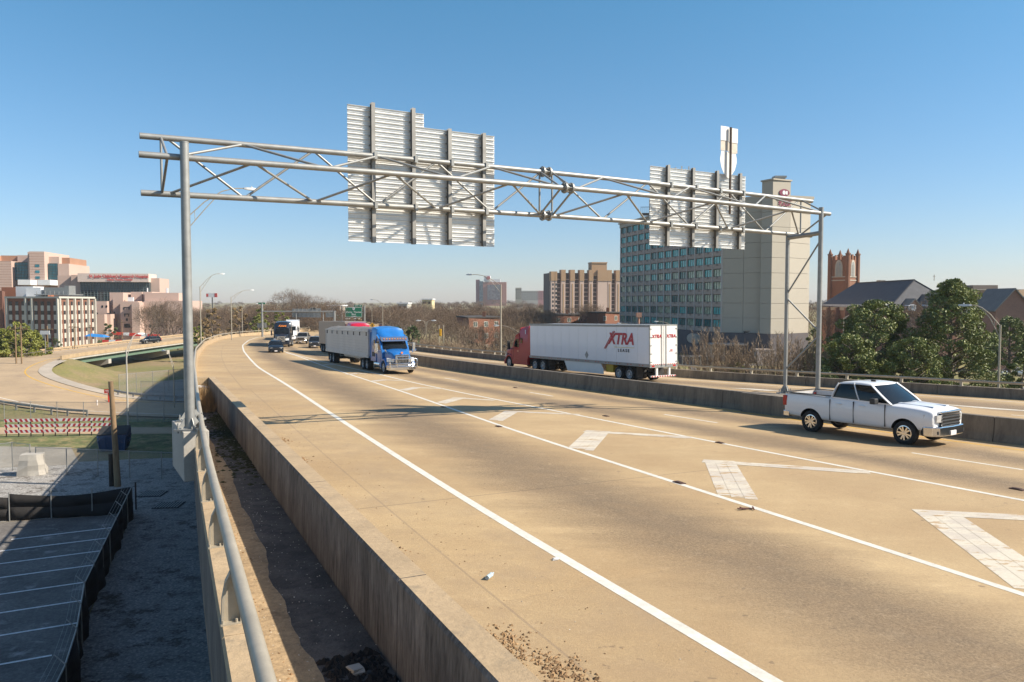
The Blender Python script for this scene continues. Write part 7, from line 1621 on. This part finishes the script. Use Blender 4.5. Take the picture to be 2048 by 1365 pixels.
# countable bare trees: beyond the bend, right of the highway
GRP = 'bare winter trees beyond the highway'
for i in range(95):
    u = rnd.uniform(375, 680); D_ = rnd.uniform(215, 310)
    place_bare(PX(u, D_), D_, rnd.uniform(.6, .95), i, 'leafless brown tree in the woods behind the bend', GRP)
for i in range(75):
    u = rnd.uniform(775, 1240); D_ = rnd.uniform(150, 235) if u > 900 else rnd.uniform(200, 280)
    if 1100 < u < 1240 and D_ < 245: D_ = rnd.uniform(120, 150); place_bare(PX(u, D_), D_, rnd.uniform(.35, .5), i, 'leafless brown tree right of the highway in front of the brick blocks', 'bare winter trees right of the highway'); continue
    if 930 < u < 1010 and D_ < 205: continue
    place_bare(PX(u, D_), D_, rnd.uniform(.6, .85), i, 'leafless brown tree right of the highway in front of the brick blocks', 'bare winter trees right of the highway')
for (u, D_, s, i, lab) in ((920, 130, .62, 1, 'bare spreading tree just behind the far railing left of the lamp post'), (955, 118, .6, 3, 'bare pale tree leaning over the dark fence left of the lamp post'), (1030, 112, .66, 4, 'large bare tree arching above the red tractor'), (1062, 125, .7, 0, 'bare tree with steep limbs above the front of the white trailer'), (1165, 230, .85, 3, 'tall bare tree in front of the peach tower, left one'), (1188, 232, .85, 1, 'tall bare tree in front of the peach tower, right one'),
    (1640, 170, .9, 4, 'bare tree between the hotel and the church tower'), (1655, 176, .85, 0, 'second bare tree left of the church tower'), (1732, 150, .6, 2, 'reddish bare tree in front of the church roof'), (1852, 120, .88, 1, 'bare twiggy tree in front of the church gable'),
    (210, 250, .5, 0, 'bare tree in front of the construction barriers'), (237, 255, .45, 2, 'small bare tree below the clinic wings'), (290, 215, .95, 1, 'tall bare tree at left end of the clump before the clinic'), (306, 222, .9, 3, 'bare tree in the middle of the clump before the clinic'), (322, 215, .95, 4, 'bare tree at right end of the clump before the clinic'), (338, 225, 1.0, 0, 'brown bare tree just left of the gantry post'), (355, 218, 1.05, 2, 'brown bare tree touching the gantry post from the left'), (575, 330, 1.35, 1, 'broad round-crowned bare tree standing above the treeline'), (612, 335, 1.3, 3, 'second high bare tree standing above the treeline'), (846, 300, 1.1, 4, 'tall bare tree near the pale yellow building')):
    place_bare(PX(u, D_), D_, s, i, lab)
# far woods as one mass: low-poly trees joined
lowT, lowW = bare_tree(21, 14, 4, .6, twigs=5, tw_len=2.2, kids_=(2, 3), r_tw=.07)
def joined(name, mbs, spots, mats):
    V = np.array(sum([m.v for m in mbs], [])); F_ = []; b = 0; MI = []
    for k, m in enumerate(mbs):
        F_ += [[i + b for i in f] for f in m.f]; MI += [k] * len(m.f); b += len(m.v)
    lens = np.array([len(f) for f in F_]); flat = np.array([i for f in F_ for i in f]); n = len(V); VS = []; IX = []
    for k, (x, y, z, s, a, sz) in enumerate(spots):
        c_, s_ = math.cos(a) * s, math.sin(a) * s; W2 = np.stack([V[:, 0] * c_ - V[:, 1] * s_ + x, V[:, 0] * s_ + V[:, 1] * c_ + y, V[:, 2] * s * sz + z], 1); VS.append(W2); IX.append(flat + n * k)
    VS = np.concatenate(VS); IX = np.concatenate(IX); LN = np.tile(lens, len(spots)); MM = np.tile(np.array(MI), len(spots))
    me = bpy.data.meshes.new(name); me.vertices.add(len(VS)); me.vertices.foreach_set('co', VS.astype(np.float32).ravel()); me.loops.add(len(IX)); me.loops.foreach_set('vertex_index', IX.astype(np.int32))
    me.polygons.add(len(LN)); st = np.concatenate([[0], np.cumsum(LN)[:-1]]); me.polygons.foreach_set('loop_start', st.astype(np.int32)); me.polygons.foreach_set('material_index', MM.astype(np.int32))
    for m in mats: me.materials.append(m)
    me.update(calc_edges=True); o = inst(me, name); o['kind'] = 'stuff'; return o
sp = []
for i in range(1500):
    D_ = 310 + 1300 * rnd.random() ** 1.6; u = rnd.uniform(-150, 2200) if D_ > 480 else rnd.uniform(360, 1235)
    x = PX(u, D_)
    if D_ < 560 and 1075 < u < 1260: continue
    if 270 < D_ < 480 and u < 390: continue
    sp.append((x, D_, T1(x, D_) - .5, rnd.uniform(.55, .92), rnd.uniform(0, 6.28), rnd.uniform(.85, 1.1)))
joined('far_woods', [lowT, lowW], sp, [bark, twigm])
# undergrowth masses behind the bend (brush)
def leafball(mb, r, n, size, rx, ry, rz, c=(0, 0, 0), fold=.25):
    for _ in range(n):
        while True:
            p = Vector((r.uniform(-1, 1), r.uniform(-1, 1), r.uniform(-1, 1)))
            if p.length <= 1: break
        if r.random() < .6: p = p.normalized() * r.uniform(.75, 1)
        p = Vector((p.x * rx, p.y * ry, p.z * rz)) + Vector(c); a = Vector((r.uniform(-1, 1), r.uniform(-1, 1), r.uniform(-.6, 1))).normalized(); b = a.orthogonal().normalized(); b.rotate(Matrix.Rotation(r.uniform(0, 6.28), 3, a)); b = b * size * r.uniform(.7, 1.3); w = a.cross(b).normalized() * b.length * .36
        mb.add([p - b, p + w, p + b, p - w], [(0, 1, 2, 3)])
def leafmat(name, c0, c1, rough=.4, trans=.0):
    m, nt, b = newmat(name); L = nt.links; g = nt.nodes.new('ShaderNodeNewGeometry'); tc = nt.nodes.new('ShaderNodeTexCoord').outputs['Object']
    f = math_(nt, 'MULTIPLY', math_(nt, 'ADD', g.outputs['Random Per Island'], ramp(nt, noise(nt, tc, .45, 3), .35, .65)), .5)
    c = mix(nt, f, c0, c1); L.new(c, b.inputs['Base Color']); b.inputs['Roughness'].default_value = rough; return m
mag = leafmat('magnolia_leaf', (.055, .08, .016), (.24, .26, .06), .55); pine = leafmat('pine_leaf', (.08, .10, .012), (.27, .27, .04), .6); shrubg = leafmat('evergreen_leaf', (.03, .05, .015), (.09, .12, .03), .5); drym = leafmat('dry_leaf', (.16, .10, .04), (.36, .25, .12), .8)
def evergreen(name, label, x, y, H, Wd, seed, lm, n=26000, size=.17, clumps=70, cone=.5, group=None, low=.06, z=None):
    clumps = int(clumps * 1.5); r = random.Random(seed); T = MB(); C_ = MB(); z0 = T1(x, y) if z is None else z; per = n // clumps
    T.path([(0, 0, -.2), (.05, 0, H * .3), (-.1, .1, H * .6), (0, 0, H * .88)], [Wd * .035, Wd * .03, Wd * .018, .03], 8)
    for k in range(clumps):
        h = low + (1 - low) * (k + .5) / clumps; prof = (1 - h) ** cone * (1 if h > .22 else .55 + h * 2); a = k * 2.4 + r.uniform(-.5, .5); rr = Wd / 2 * prof * math.sqrt(r.uniform(.2, 1.3)); p = Vector((rr * math.cos(a), rr * math.sin(a), H * (h * .96)))
        T.tube((0, 0, max(.2, p.z - rr * .45)), p, .05 + .03 * (1 - h), .02, n=4, caps=False); s_ = Wd * r.uniform(.06, .14) * (.6 + .5 * (1 - h))
        leafball(C_, r, int(per * r.uniform(.7, 1.2)), size, s_, s_, s_ * .68, p)
    t = thing(name, label, 'tree', (x, y, z0), 0, group); T.build('trunk', bark2, t); C_.build('crown', lm, t); return t
evergreen('magnolia_tree', 'dense dark magnolia left of the lamp post, broad and lower', PX(1750, 70), 70, 12.0, 9.8, 3, mag, 40000, .13, 85, .38)
evergreen('magnolia_tree', 'tallest magnolia with pointed crown rising above the church end', PX(1905, 68), 68, 14.3, 9.4, 4, mag, 44000, .13, 95, .55)
evergreen('magnolia_tree', 'low spreading magnolia filling the gap under the broad one', PX(1700, 66), 66, 8.2, 7.4, 5, mag, 20000, .13, 50, .4)
evergreen('magnolia_tree', 'low magnolia between the two large ones', PX(1828, 64), 64, 8.2, 6.8, 6, mag, 16000, .13, 45, .4)
evergreen('magnolia_tree', 'smaller round magnolia right of the lamp post by the street', PX(2022, 110), 110, 10.3, 8.0, 7, mag, 12000, .2, 45, .38, low=.3)
evergreen('magnolia_tree', 'magnolia bough cut by the right picture edge', PX(2052, 62), 62, 7.8, 3.8, 8, mag, 6000, .15, 25, .45)
evergreen('magnolia_tree', 'small magnolia behind the right gantry posts', PX(1630, 105), 105, 9.0, 4.2, 9, mag, 6000, .2, 25, .45)
evergreen('magnolia_tree', 'magnolia in front of the church nave left part', PX(1712, 100), 100, 10.2, 6.6, 10, mag, 9000, .2, 35, .4)
evergreen('cedar_tree', 'dark green cedar right of the blue truck, larger of two', PX(826, 150), 150, 9.2, 5.4, 12, shrubg, 9000, .22, 36, .45)
evergreen('cedar_tree', 'smaller green cedar just behind the blue truck roof', PX(796, 165), 165, 8.6, 4.4, 13, shrubg, 6000, .24, 26, .45)
for k, (u, D_, H_, W2, lab) in enumerate(((10, 150, 7.4, 8, 'yellow-green pine at the left edge'), (38, 142, 8.6, 7.5, 'tallest yellow-green pine behind the twin utility poles'), (65, 148, 7.2, 7.5, 'yellow-green pine nearest the office block corner'), (-18, 140, 6.5, 7, 'yellow-green pine cut by the left edge'))):
    evergreen('pine_tree', lab, PX(u, D_), D_, H_ * 1.25, W2, 30 + k, pine, 10000, .22, 40, .4, z=-14.2)
evergreen('round_shrub', 'clipped dark green shrub beside the office block', PX(111, 200), 200, 3.4 + 2, 3.2, 40, shrubg, 3000, .2, 14, .3)
evergreen('round_shrub', 'round green shrub in front of the clinic wings', PX(218, 262), 262, 8.5, 6, 41, shrubg, 3000, .35, 14, .3)
evergreen('round_shrub', 'small yellow-green shrub between the bare bushes', PX(1473, 72), 72, 5.0, 2.6, 42, leafmat('shrub_leaf_bright', (.10, .14, .02), (.26, .28, .05), .5), 3500, .12, 16, .3)
for k, (u, D_, H_, c) in enumerate(((395, 175, 8, 'golden'), (408, 190, 9.5, 'olive'), (515, 205, 10, 'a'), (522, 212, 12, 'b'), (560, 208, 11.5, 'c'), (478, 206, 12.5, 'd'), (712, 285, 10, 'e'), (424, 200, 12.0, 'f'))):
    evergreen('leafy_tree', ['yellow-green tree right of the gantry post with golden leaves', 'olive brown leafy tree near the lamp left of the curve', 'small yellow-green tree in the woods left of far gantry', 'green tree in the woods beside the far gantry post', 'yellow-green tree in the woods above the black semi', 'rust and green tree left of the far gantry', 'low olive tree under the green exit sign', 'brown-green leafy tree behind the first lamp post'][k], PX(u, D_), D_, H_, H_ * .55, 50 + k, pine if c in ('golden', 'a', 'b', 'c') else drym, 3600, .26, 18, .4, z=-13.2)
# bare pale bushes beyond the far railing
def bush(x, y, H_, W_, seed, label, n=42):
    r = random.Random(seed); T = MB()
    for _ in range(int(n * 1.6)):
        a = r.uniform(0, 6.28); sp_ = r.random() ** .7; p = Vector((math.cos(a), math.sin(a), 0)) * r.uniform(0, W_ * .2); top = Vector((math.cos(a) * sp_ * W_ * .5, math.sin(a) * sp_ * W_ * .5, H_ * math.sqrt(max(.12, 1 - .75 * sp_ * sp_)) * r.uniform(.75, 1.0))); q = p; L = (top - p).length; d = (top - p).normalized()
        for j in range(4):
            e = q + d * L / 4; T.tube(q, e, .03 - .006 * j, .025 - .006 * j, n=3, caps=False)
            for _ in range((4, 12, 22, 30)[j]):
                b = (d + Vector((r.uniform(-1, 1), r.uniform(-1, 1), r.uniform(-.3, .8)))).normalized() * r.uniform(.2, .65); s_ = b.cross(Vector((r.uniform(-1, 1), r.uniform(-1, 1), .2))).normalized() * .016; m_ = q + (e - q) * r.random(); T.add([m_ - s_, m_ + s_, m_ + b], [(0, 1, 2)])
            q = e; d = (d + Vector((r.uniform(-1, 1), r.uniform(-1, 1), r.uniform(-.2, .4))) * .12).normalized()
    o = T.build('bare_bush', twig_pale, loc=(x, y, T1(x, y))); tag(o, label, 'bush'); return o
bush(PX(1425, 74), 74, 8.6, 7.4, 1, 'wide bare tan bush beyond the far railing left of the two gantry posts', 80)
bush(PX(1480, 72), 72, 7.6, 6.0, 2, 'bare tan bush between the wide one and the gantry posts', 60)
bush(PX(1555, 70), 70, 8.4, 7.0, 3, 'bare tan bush right behind the shorter gantry post', 70)
bush(PX(1610, 71), 71, 8.8, 6.4, 4, 'bare tan bush right behind the taller gantry post', 70)
bush(PX(1655, 69), 69, 7.2, 5.4, 5, 'bare brown bush at the left foot of the magnolias', 50)
for k in range(26):
    u = 830 + k * 9 + rnd.uniform(-3, 3); D_ = rnd.uniform(105, 130); o = bush(PX(u, D_), D_, rnd.uniform(4.2, 6.0), 4.5, 60 + k, 'low bare bush in the thicket along the far railing left of the red tractor', 24); o['group'] = 'thicket bushes'
# dark sloping fence left of the red tractor
t = thing('board_fence', 'dark sloping board fence among the bare trees left of the red tractor', 'fence', (PX(940, 125), 125, -12.4))
mb = MB(); mb.box(0, .26, 0, .05, 0, 3.4); fm_ = mb.mesh('board', mat('dark_boards', (.03, .028, .026), .9, var=.3, sc=1))
for k in range(30): inst(fm_, 'board', t, (-.5 + k * .28, -.15 * k, 3.0 - .1 * k))
# dry weeds at the far end of the pocket and moss on its floor
r = random.Random(4); mb = MB(); base = pt(43, (cL(41) + kp(41)) / 2, -.7)
for k in range(1500):
    q = r.uniform(38, 45); w = kp(q) - .36 - cL(q); x, y, z = pt(q, cL(q) + .1 + w * r.random() ** .8 * .8, -.41); h = r.uniform(.35, 1.15) * min(1, (q - 37.5) / 2.5); a = r.uniform(0, 6.28); dx, dy = math.cos(a) * .012, math.sin(a) * .012; lx_, ly_ = r.uniform(-.22, .22), r.uniform(-.22, .22)
    mb.add([(x - dx, y - dy, z), (x + dx, y + dy, z), (x + lx_, y + ly_, z + h)], [(0, 1, 2)])
o = mb.build('dry_weeds', leafmat('weed_straw', (.20, .12, .05), (.42, .28, .14), .8)); o['kind'] = 'stuff'
moss = mat('moss', (.045, .05, .014), .95, var=.35, sc=3, fine=.3, fsc=20, bump=1)
mb = MB()
for k in range(900):
    q = r.choice((r.gauss(26, 2.2), r.gauss(31, 1.6), r.gauss(35, 1.2))); w = kp(q) - .36 - cL(q); f = 1 - abs(r.gauss(0, .28)); 
    if not 0 < f < 1 or q > 42: continue
    x, y, z = pt(q, cL(q) + w * f, -.415); s = r.uniform(.03, .11); mb.add([(x - s, y, z), (x, y - s, z), (x + s, y, z), (x, y + s, z), (x, y, z + s * .45)], [(0, 1, 4), (1, 2, 4), (2, 3, 4), (3, 0, 4)])
o = mb.build('moss', moss); o['kind'] = 'stuff'
# ---------------- litter and grit ----------------
def grit(name, n, fq, m, s0, s1, label=None):
    mb = MB()
    for k in range(n):
        x, y, z = fq(); s = r.uniform(s0, s1); a = r.uniform(0, 3.14); c_, s_ = math.cos(a) * s, math.sin(a) * s; h = s * r.uniform(.3, .8)
        mb.add([(x - c_, y - s_, z), (x + s_ * .6, y - c_ * .6, z), (x + c_, y + s_, z), (x - s_ * .6, y + c_ * .6, z), (x + r.uniform(-s, s) * .3, y, z + h)], [(0, 1, 4), (1, 2, 4), (2, 3, 4), (3, 0, 4)])
    o = mb.build(name, m); o['kind'] = 'stuff'; return o
def sh(q0, q1, a, b): 
    q = r.uniform(q0, q1); return pt(q, kp(q) + .05 + a + (b - a) * r.random() ** 1.8, .004)
def pile(q0, off, sq, so):
    def f(): q = r.gauss(q0, sq); return pt(q, kp(q) + max(.05, r.gauss(off, so)), .004)
    return f
grm = leafmat('leaf_litter', (.07, .035, .015), (.36, .22, .10), .8); gpale = leafmat('pale_grit', (.25, .2, .14), (.7, .66, .58), .8)
grit('road_grit', 700, lambda: sh(4, 40, 0, 2.6), grm, .006, .022)
for q0, off in ((7.9, .75), (7.0, 1.05), (6.0, 1.15), (5.2, 1.2), (12.2, .55), (21.5, .6), (25.3, .7)): grit('leaf_litter', 260 if q0 < 9 else 120, pile(q0, off, .28, .14), grm, .012, .04)
grit('pale_grit', 260, lambda: sh(3, 25, 0, 3.0), gpale, .005, .014)
def pk_(q0, q1, a, b):
    q = r.uniform(q0, q1); w = kp(q) - .36 - cL(q); return pt(q, cL(q) + w * (a + (b - a) * r.random()), -.415)
grit('pocket_grit', 1200, lambda: pk_(2, 38, .08, .98), gpale, .006, .02)
grit('pocket_leaves', 900, lambda: pk_(2, 36, .05, .35), grm, .01, .035); grit('pocket_clods', 260, lambda: pk_(8.2, 9.4, .55, .95), mat('black_clod', (.02, .018, .016), .95), .03, .1)
lit = mat('litter_white', (.7, .7, .68), .6, var=.2, sc=8)
def litter(name, label, q, off, mb, m, h=0, pocket=False):
    p = pt(q, (kp(q) if not pocket else cL(q)) + off, (.006 if not pocket else -.415) + h); o = mb.build(name, m, loc=p, fix=True); o.rotation_euler[2] = r.uniform(0, 3); tag(o, label, 'litter'); return o
mb = MB(); mb.tube((-.1, 0, .035), (.06, 0, .035), .034, n=10); mb.tube((.06, 0, .035), (.11, 0, .035), .034, .013, n=10); mb.tube((.11, 0, .035), (.13, 0, .035), .014, n=8); litter('plastic_bottle', 'small crushed plastic bottle lying on the road shoulder', 10.1, 1.55, mb, mat('bottle_plastic', (.4, .5, .55), .1, var=.3, sc=20))
def crumple(s, sd):
    rr = random.Random(sd); mb = MB(); P_ = [[(x * s * rr.uniform(.7, 1.2), y * s * .7 * rr.uniform(.7, 1.2), z * s * .5 * rr.uniform(.5, 1.3)) for x, y in ((-1, -1), (1, -1), (1, 1), (-1, 1))] for z in (0, .6, 1.2)]; mb.loft(P_); return mb
litter('paper_cup', 'crushed white and yellow cup near the pocket wall', 9.35, .55, crumple(.07, 2), mat('cup_cream', (.7, .62, .4), .6, var=.3, sc=12)); litter('paper_scrap', 'crumpled pale paper against the top of the pocket wall', 12.0, .25, crumple(.06, 3), lit)
litter('paper_scrap', 'small white scrap on the shoulder left of the cup', 9.8, .42, crumple(.035, 5), lit); litter('paper_scrap', 'flat white sliver near the white edge line', 10.4, 2.9, crumple(.045, 6), lit)
litter('plastic_bag', 'white plastic bag caught in the dry weeds at the end of the pocket', 44.3, .35, crumple(.26, 7), lit, .65, True); litter('rock', 'broken concrete lump on the dirty pocket floor', 8.9, 1.35, crumple(.12, 9), concrete_pale, 0, True)
mb = MB(); 
for k in range(6): mb.obox((r.uniform(-.2, .2), r.uniform(-.1, .1), .01), (r.uniform(-.2, .2), r.uniform(-.1, .1), .03), .03, .01)
o = mb.build('rubber_scrap', mat('rubber_brown', (.10, .03, .02), .8), loc=(4.9, 16.1, dz(4.9, 16.1) + .01)); tag(o, 'dark red torn rubber scrap beside the gore line', 'litter')
for k, (x, y) in enumerate(((4.1, 18.8), (-.5, 29.0), (-3.2, 35.7), (4.0, 32.8), (6.9, 25.5), (12.2, 18.5), (.2, 47.3))):
    mb = MB(); mb.box(-.16, .16, -.08, .08, 0, .02); mb.box(-.08, .1, -.05, .05, .02, .035); o = mb.build('reflector_socket', mat('rust_dark', (.07, .035, .025), .8), loc=(x, y, dz(x, y) + .003)); o.rotation_euler[2] = R(118); tag(o, 'small dark metal marker socket in the road beside a gore line', 'road marker', 'marker sockets along the gore lines')
# ---------------- left utility poles ----------------
for (u, D_, vt, vb, lab) in ((30, 128, 650, 712, 'left of the twin utility poles joined by a crossarm'), (41, 128, 650, 712, 'right of the twin utility poles joined by a crossarm'), (94, 150, 652, 700, 'thin utility pole in front of the office block corner'), (147.5, 165, 648, 700, 'utility pole in front of the lit side of the office block'), (243.5, 225, 640, 686, 'thin pole behind the construction barriers'), (180, 190, 650, 690, 'utility pole at the right end of the office block')):
    z1 = PZ(vt, D_); t = thing('utility_pole', lab, 'utility pole', (PX(u, D_), D_, -14)); mb = MB(); mb.tube((0, 0, 0), (0, 0, z1 + 14), .14, .1, n=8); mb.build('pole', wood, t, smooth=50)
    mb = MB(); mb.box(-1.1, 1.1, -.06, .06, z1 + 13.2, z1 + 13.35)
    for x in (-.9, -.3, .3, .9): mb.tube((x, 0, z1 + 13.35), (x, 0, z1 + 13.55), .04, n=6)
    mb.build('crossarm', wood, t)
t = thing('pole_sign', 'white banner sign on a pole in front of the office block', 'sign', (PX(95, 148), 147, -14)); mb = MB(); mb.box(-.9, .9, 0, .1, 14 + PZ(669, 148), 14 + PZ(661.5, 148)); mb.build('panel', whitef, t); mb = MB(); mb.tube((0, .1, 0), (0, .1, 14 + PZ(664, 148)), .07); mb.build('pole', galv, t)
# ---------------- thin winter haze ----------------
mb = MB(); mb.box(-2600, 2600, -400, 2600, -15.8, 45)
hz_m = bpy.data.materials.new('haze_air'); hz_m.use_nodes = True; nt = hz_m.node_tree; nt.nodes.clear()
ho = nt.nodes.new('ShaderNodeOutputMaterial'); hv = nt.nodes.new('ShaderNodeVolumePrincipled'); hv.inputs['Color'].default_value = (.86, .92, 1, 1); hv.inputs['Density'].default_value = .00013; hv.inputs['Anisotropy'].default_value = .2
nt.links.new(hv.outputs[0], ho.inputs['Volume'])
o = mb.build('haze', hz_m); o['kind'] = 'stuff'
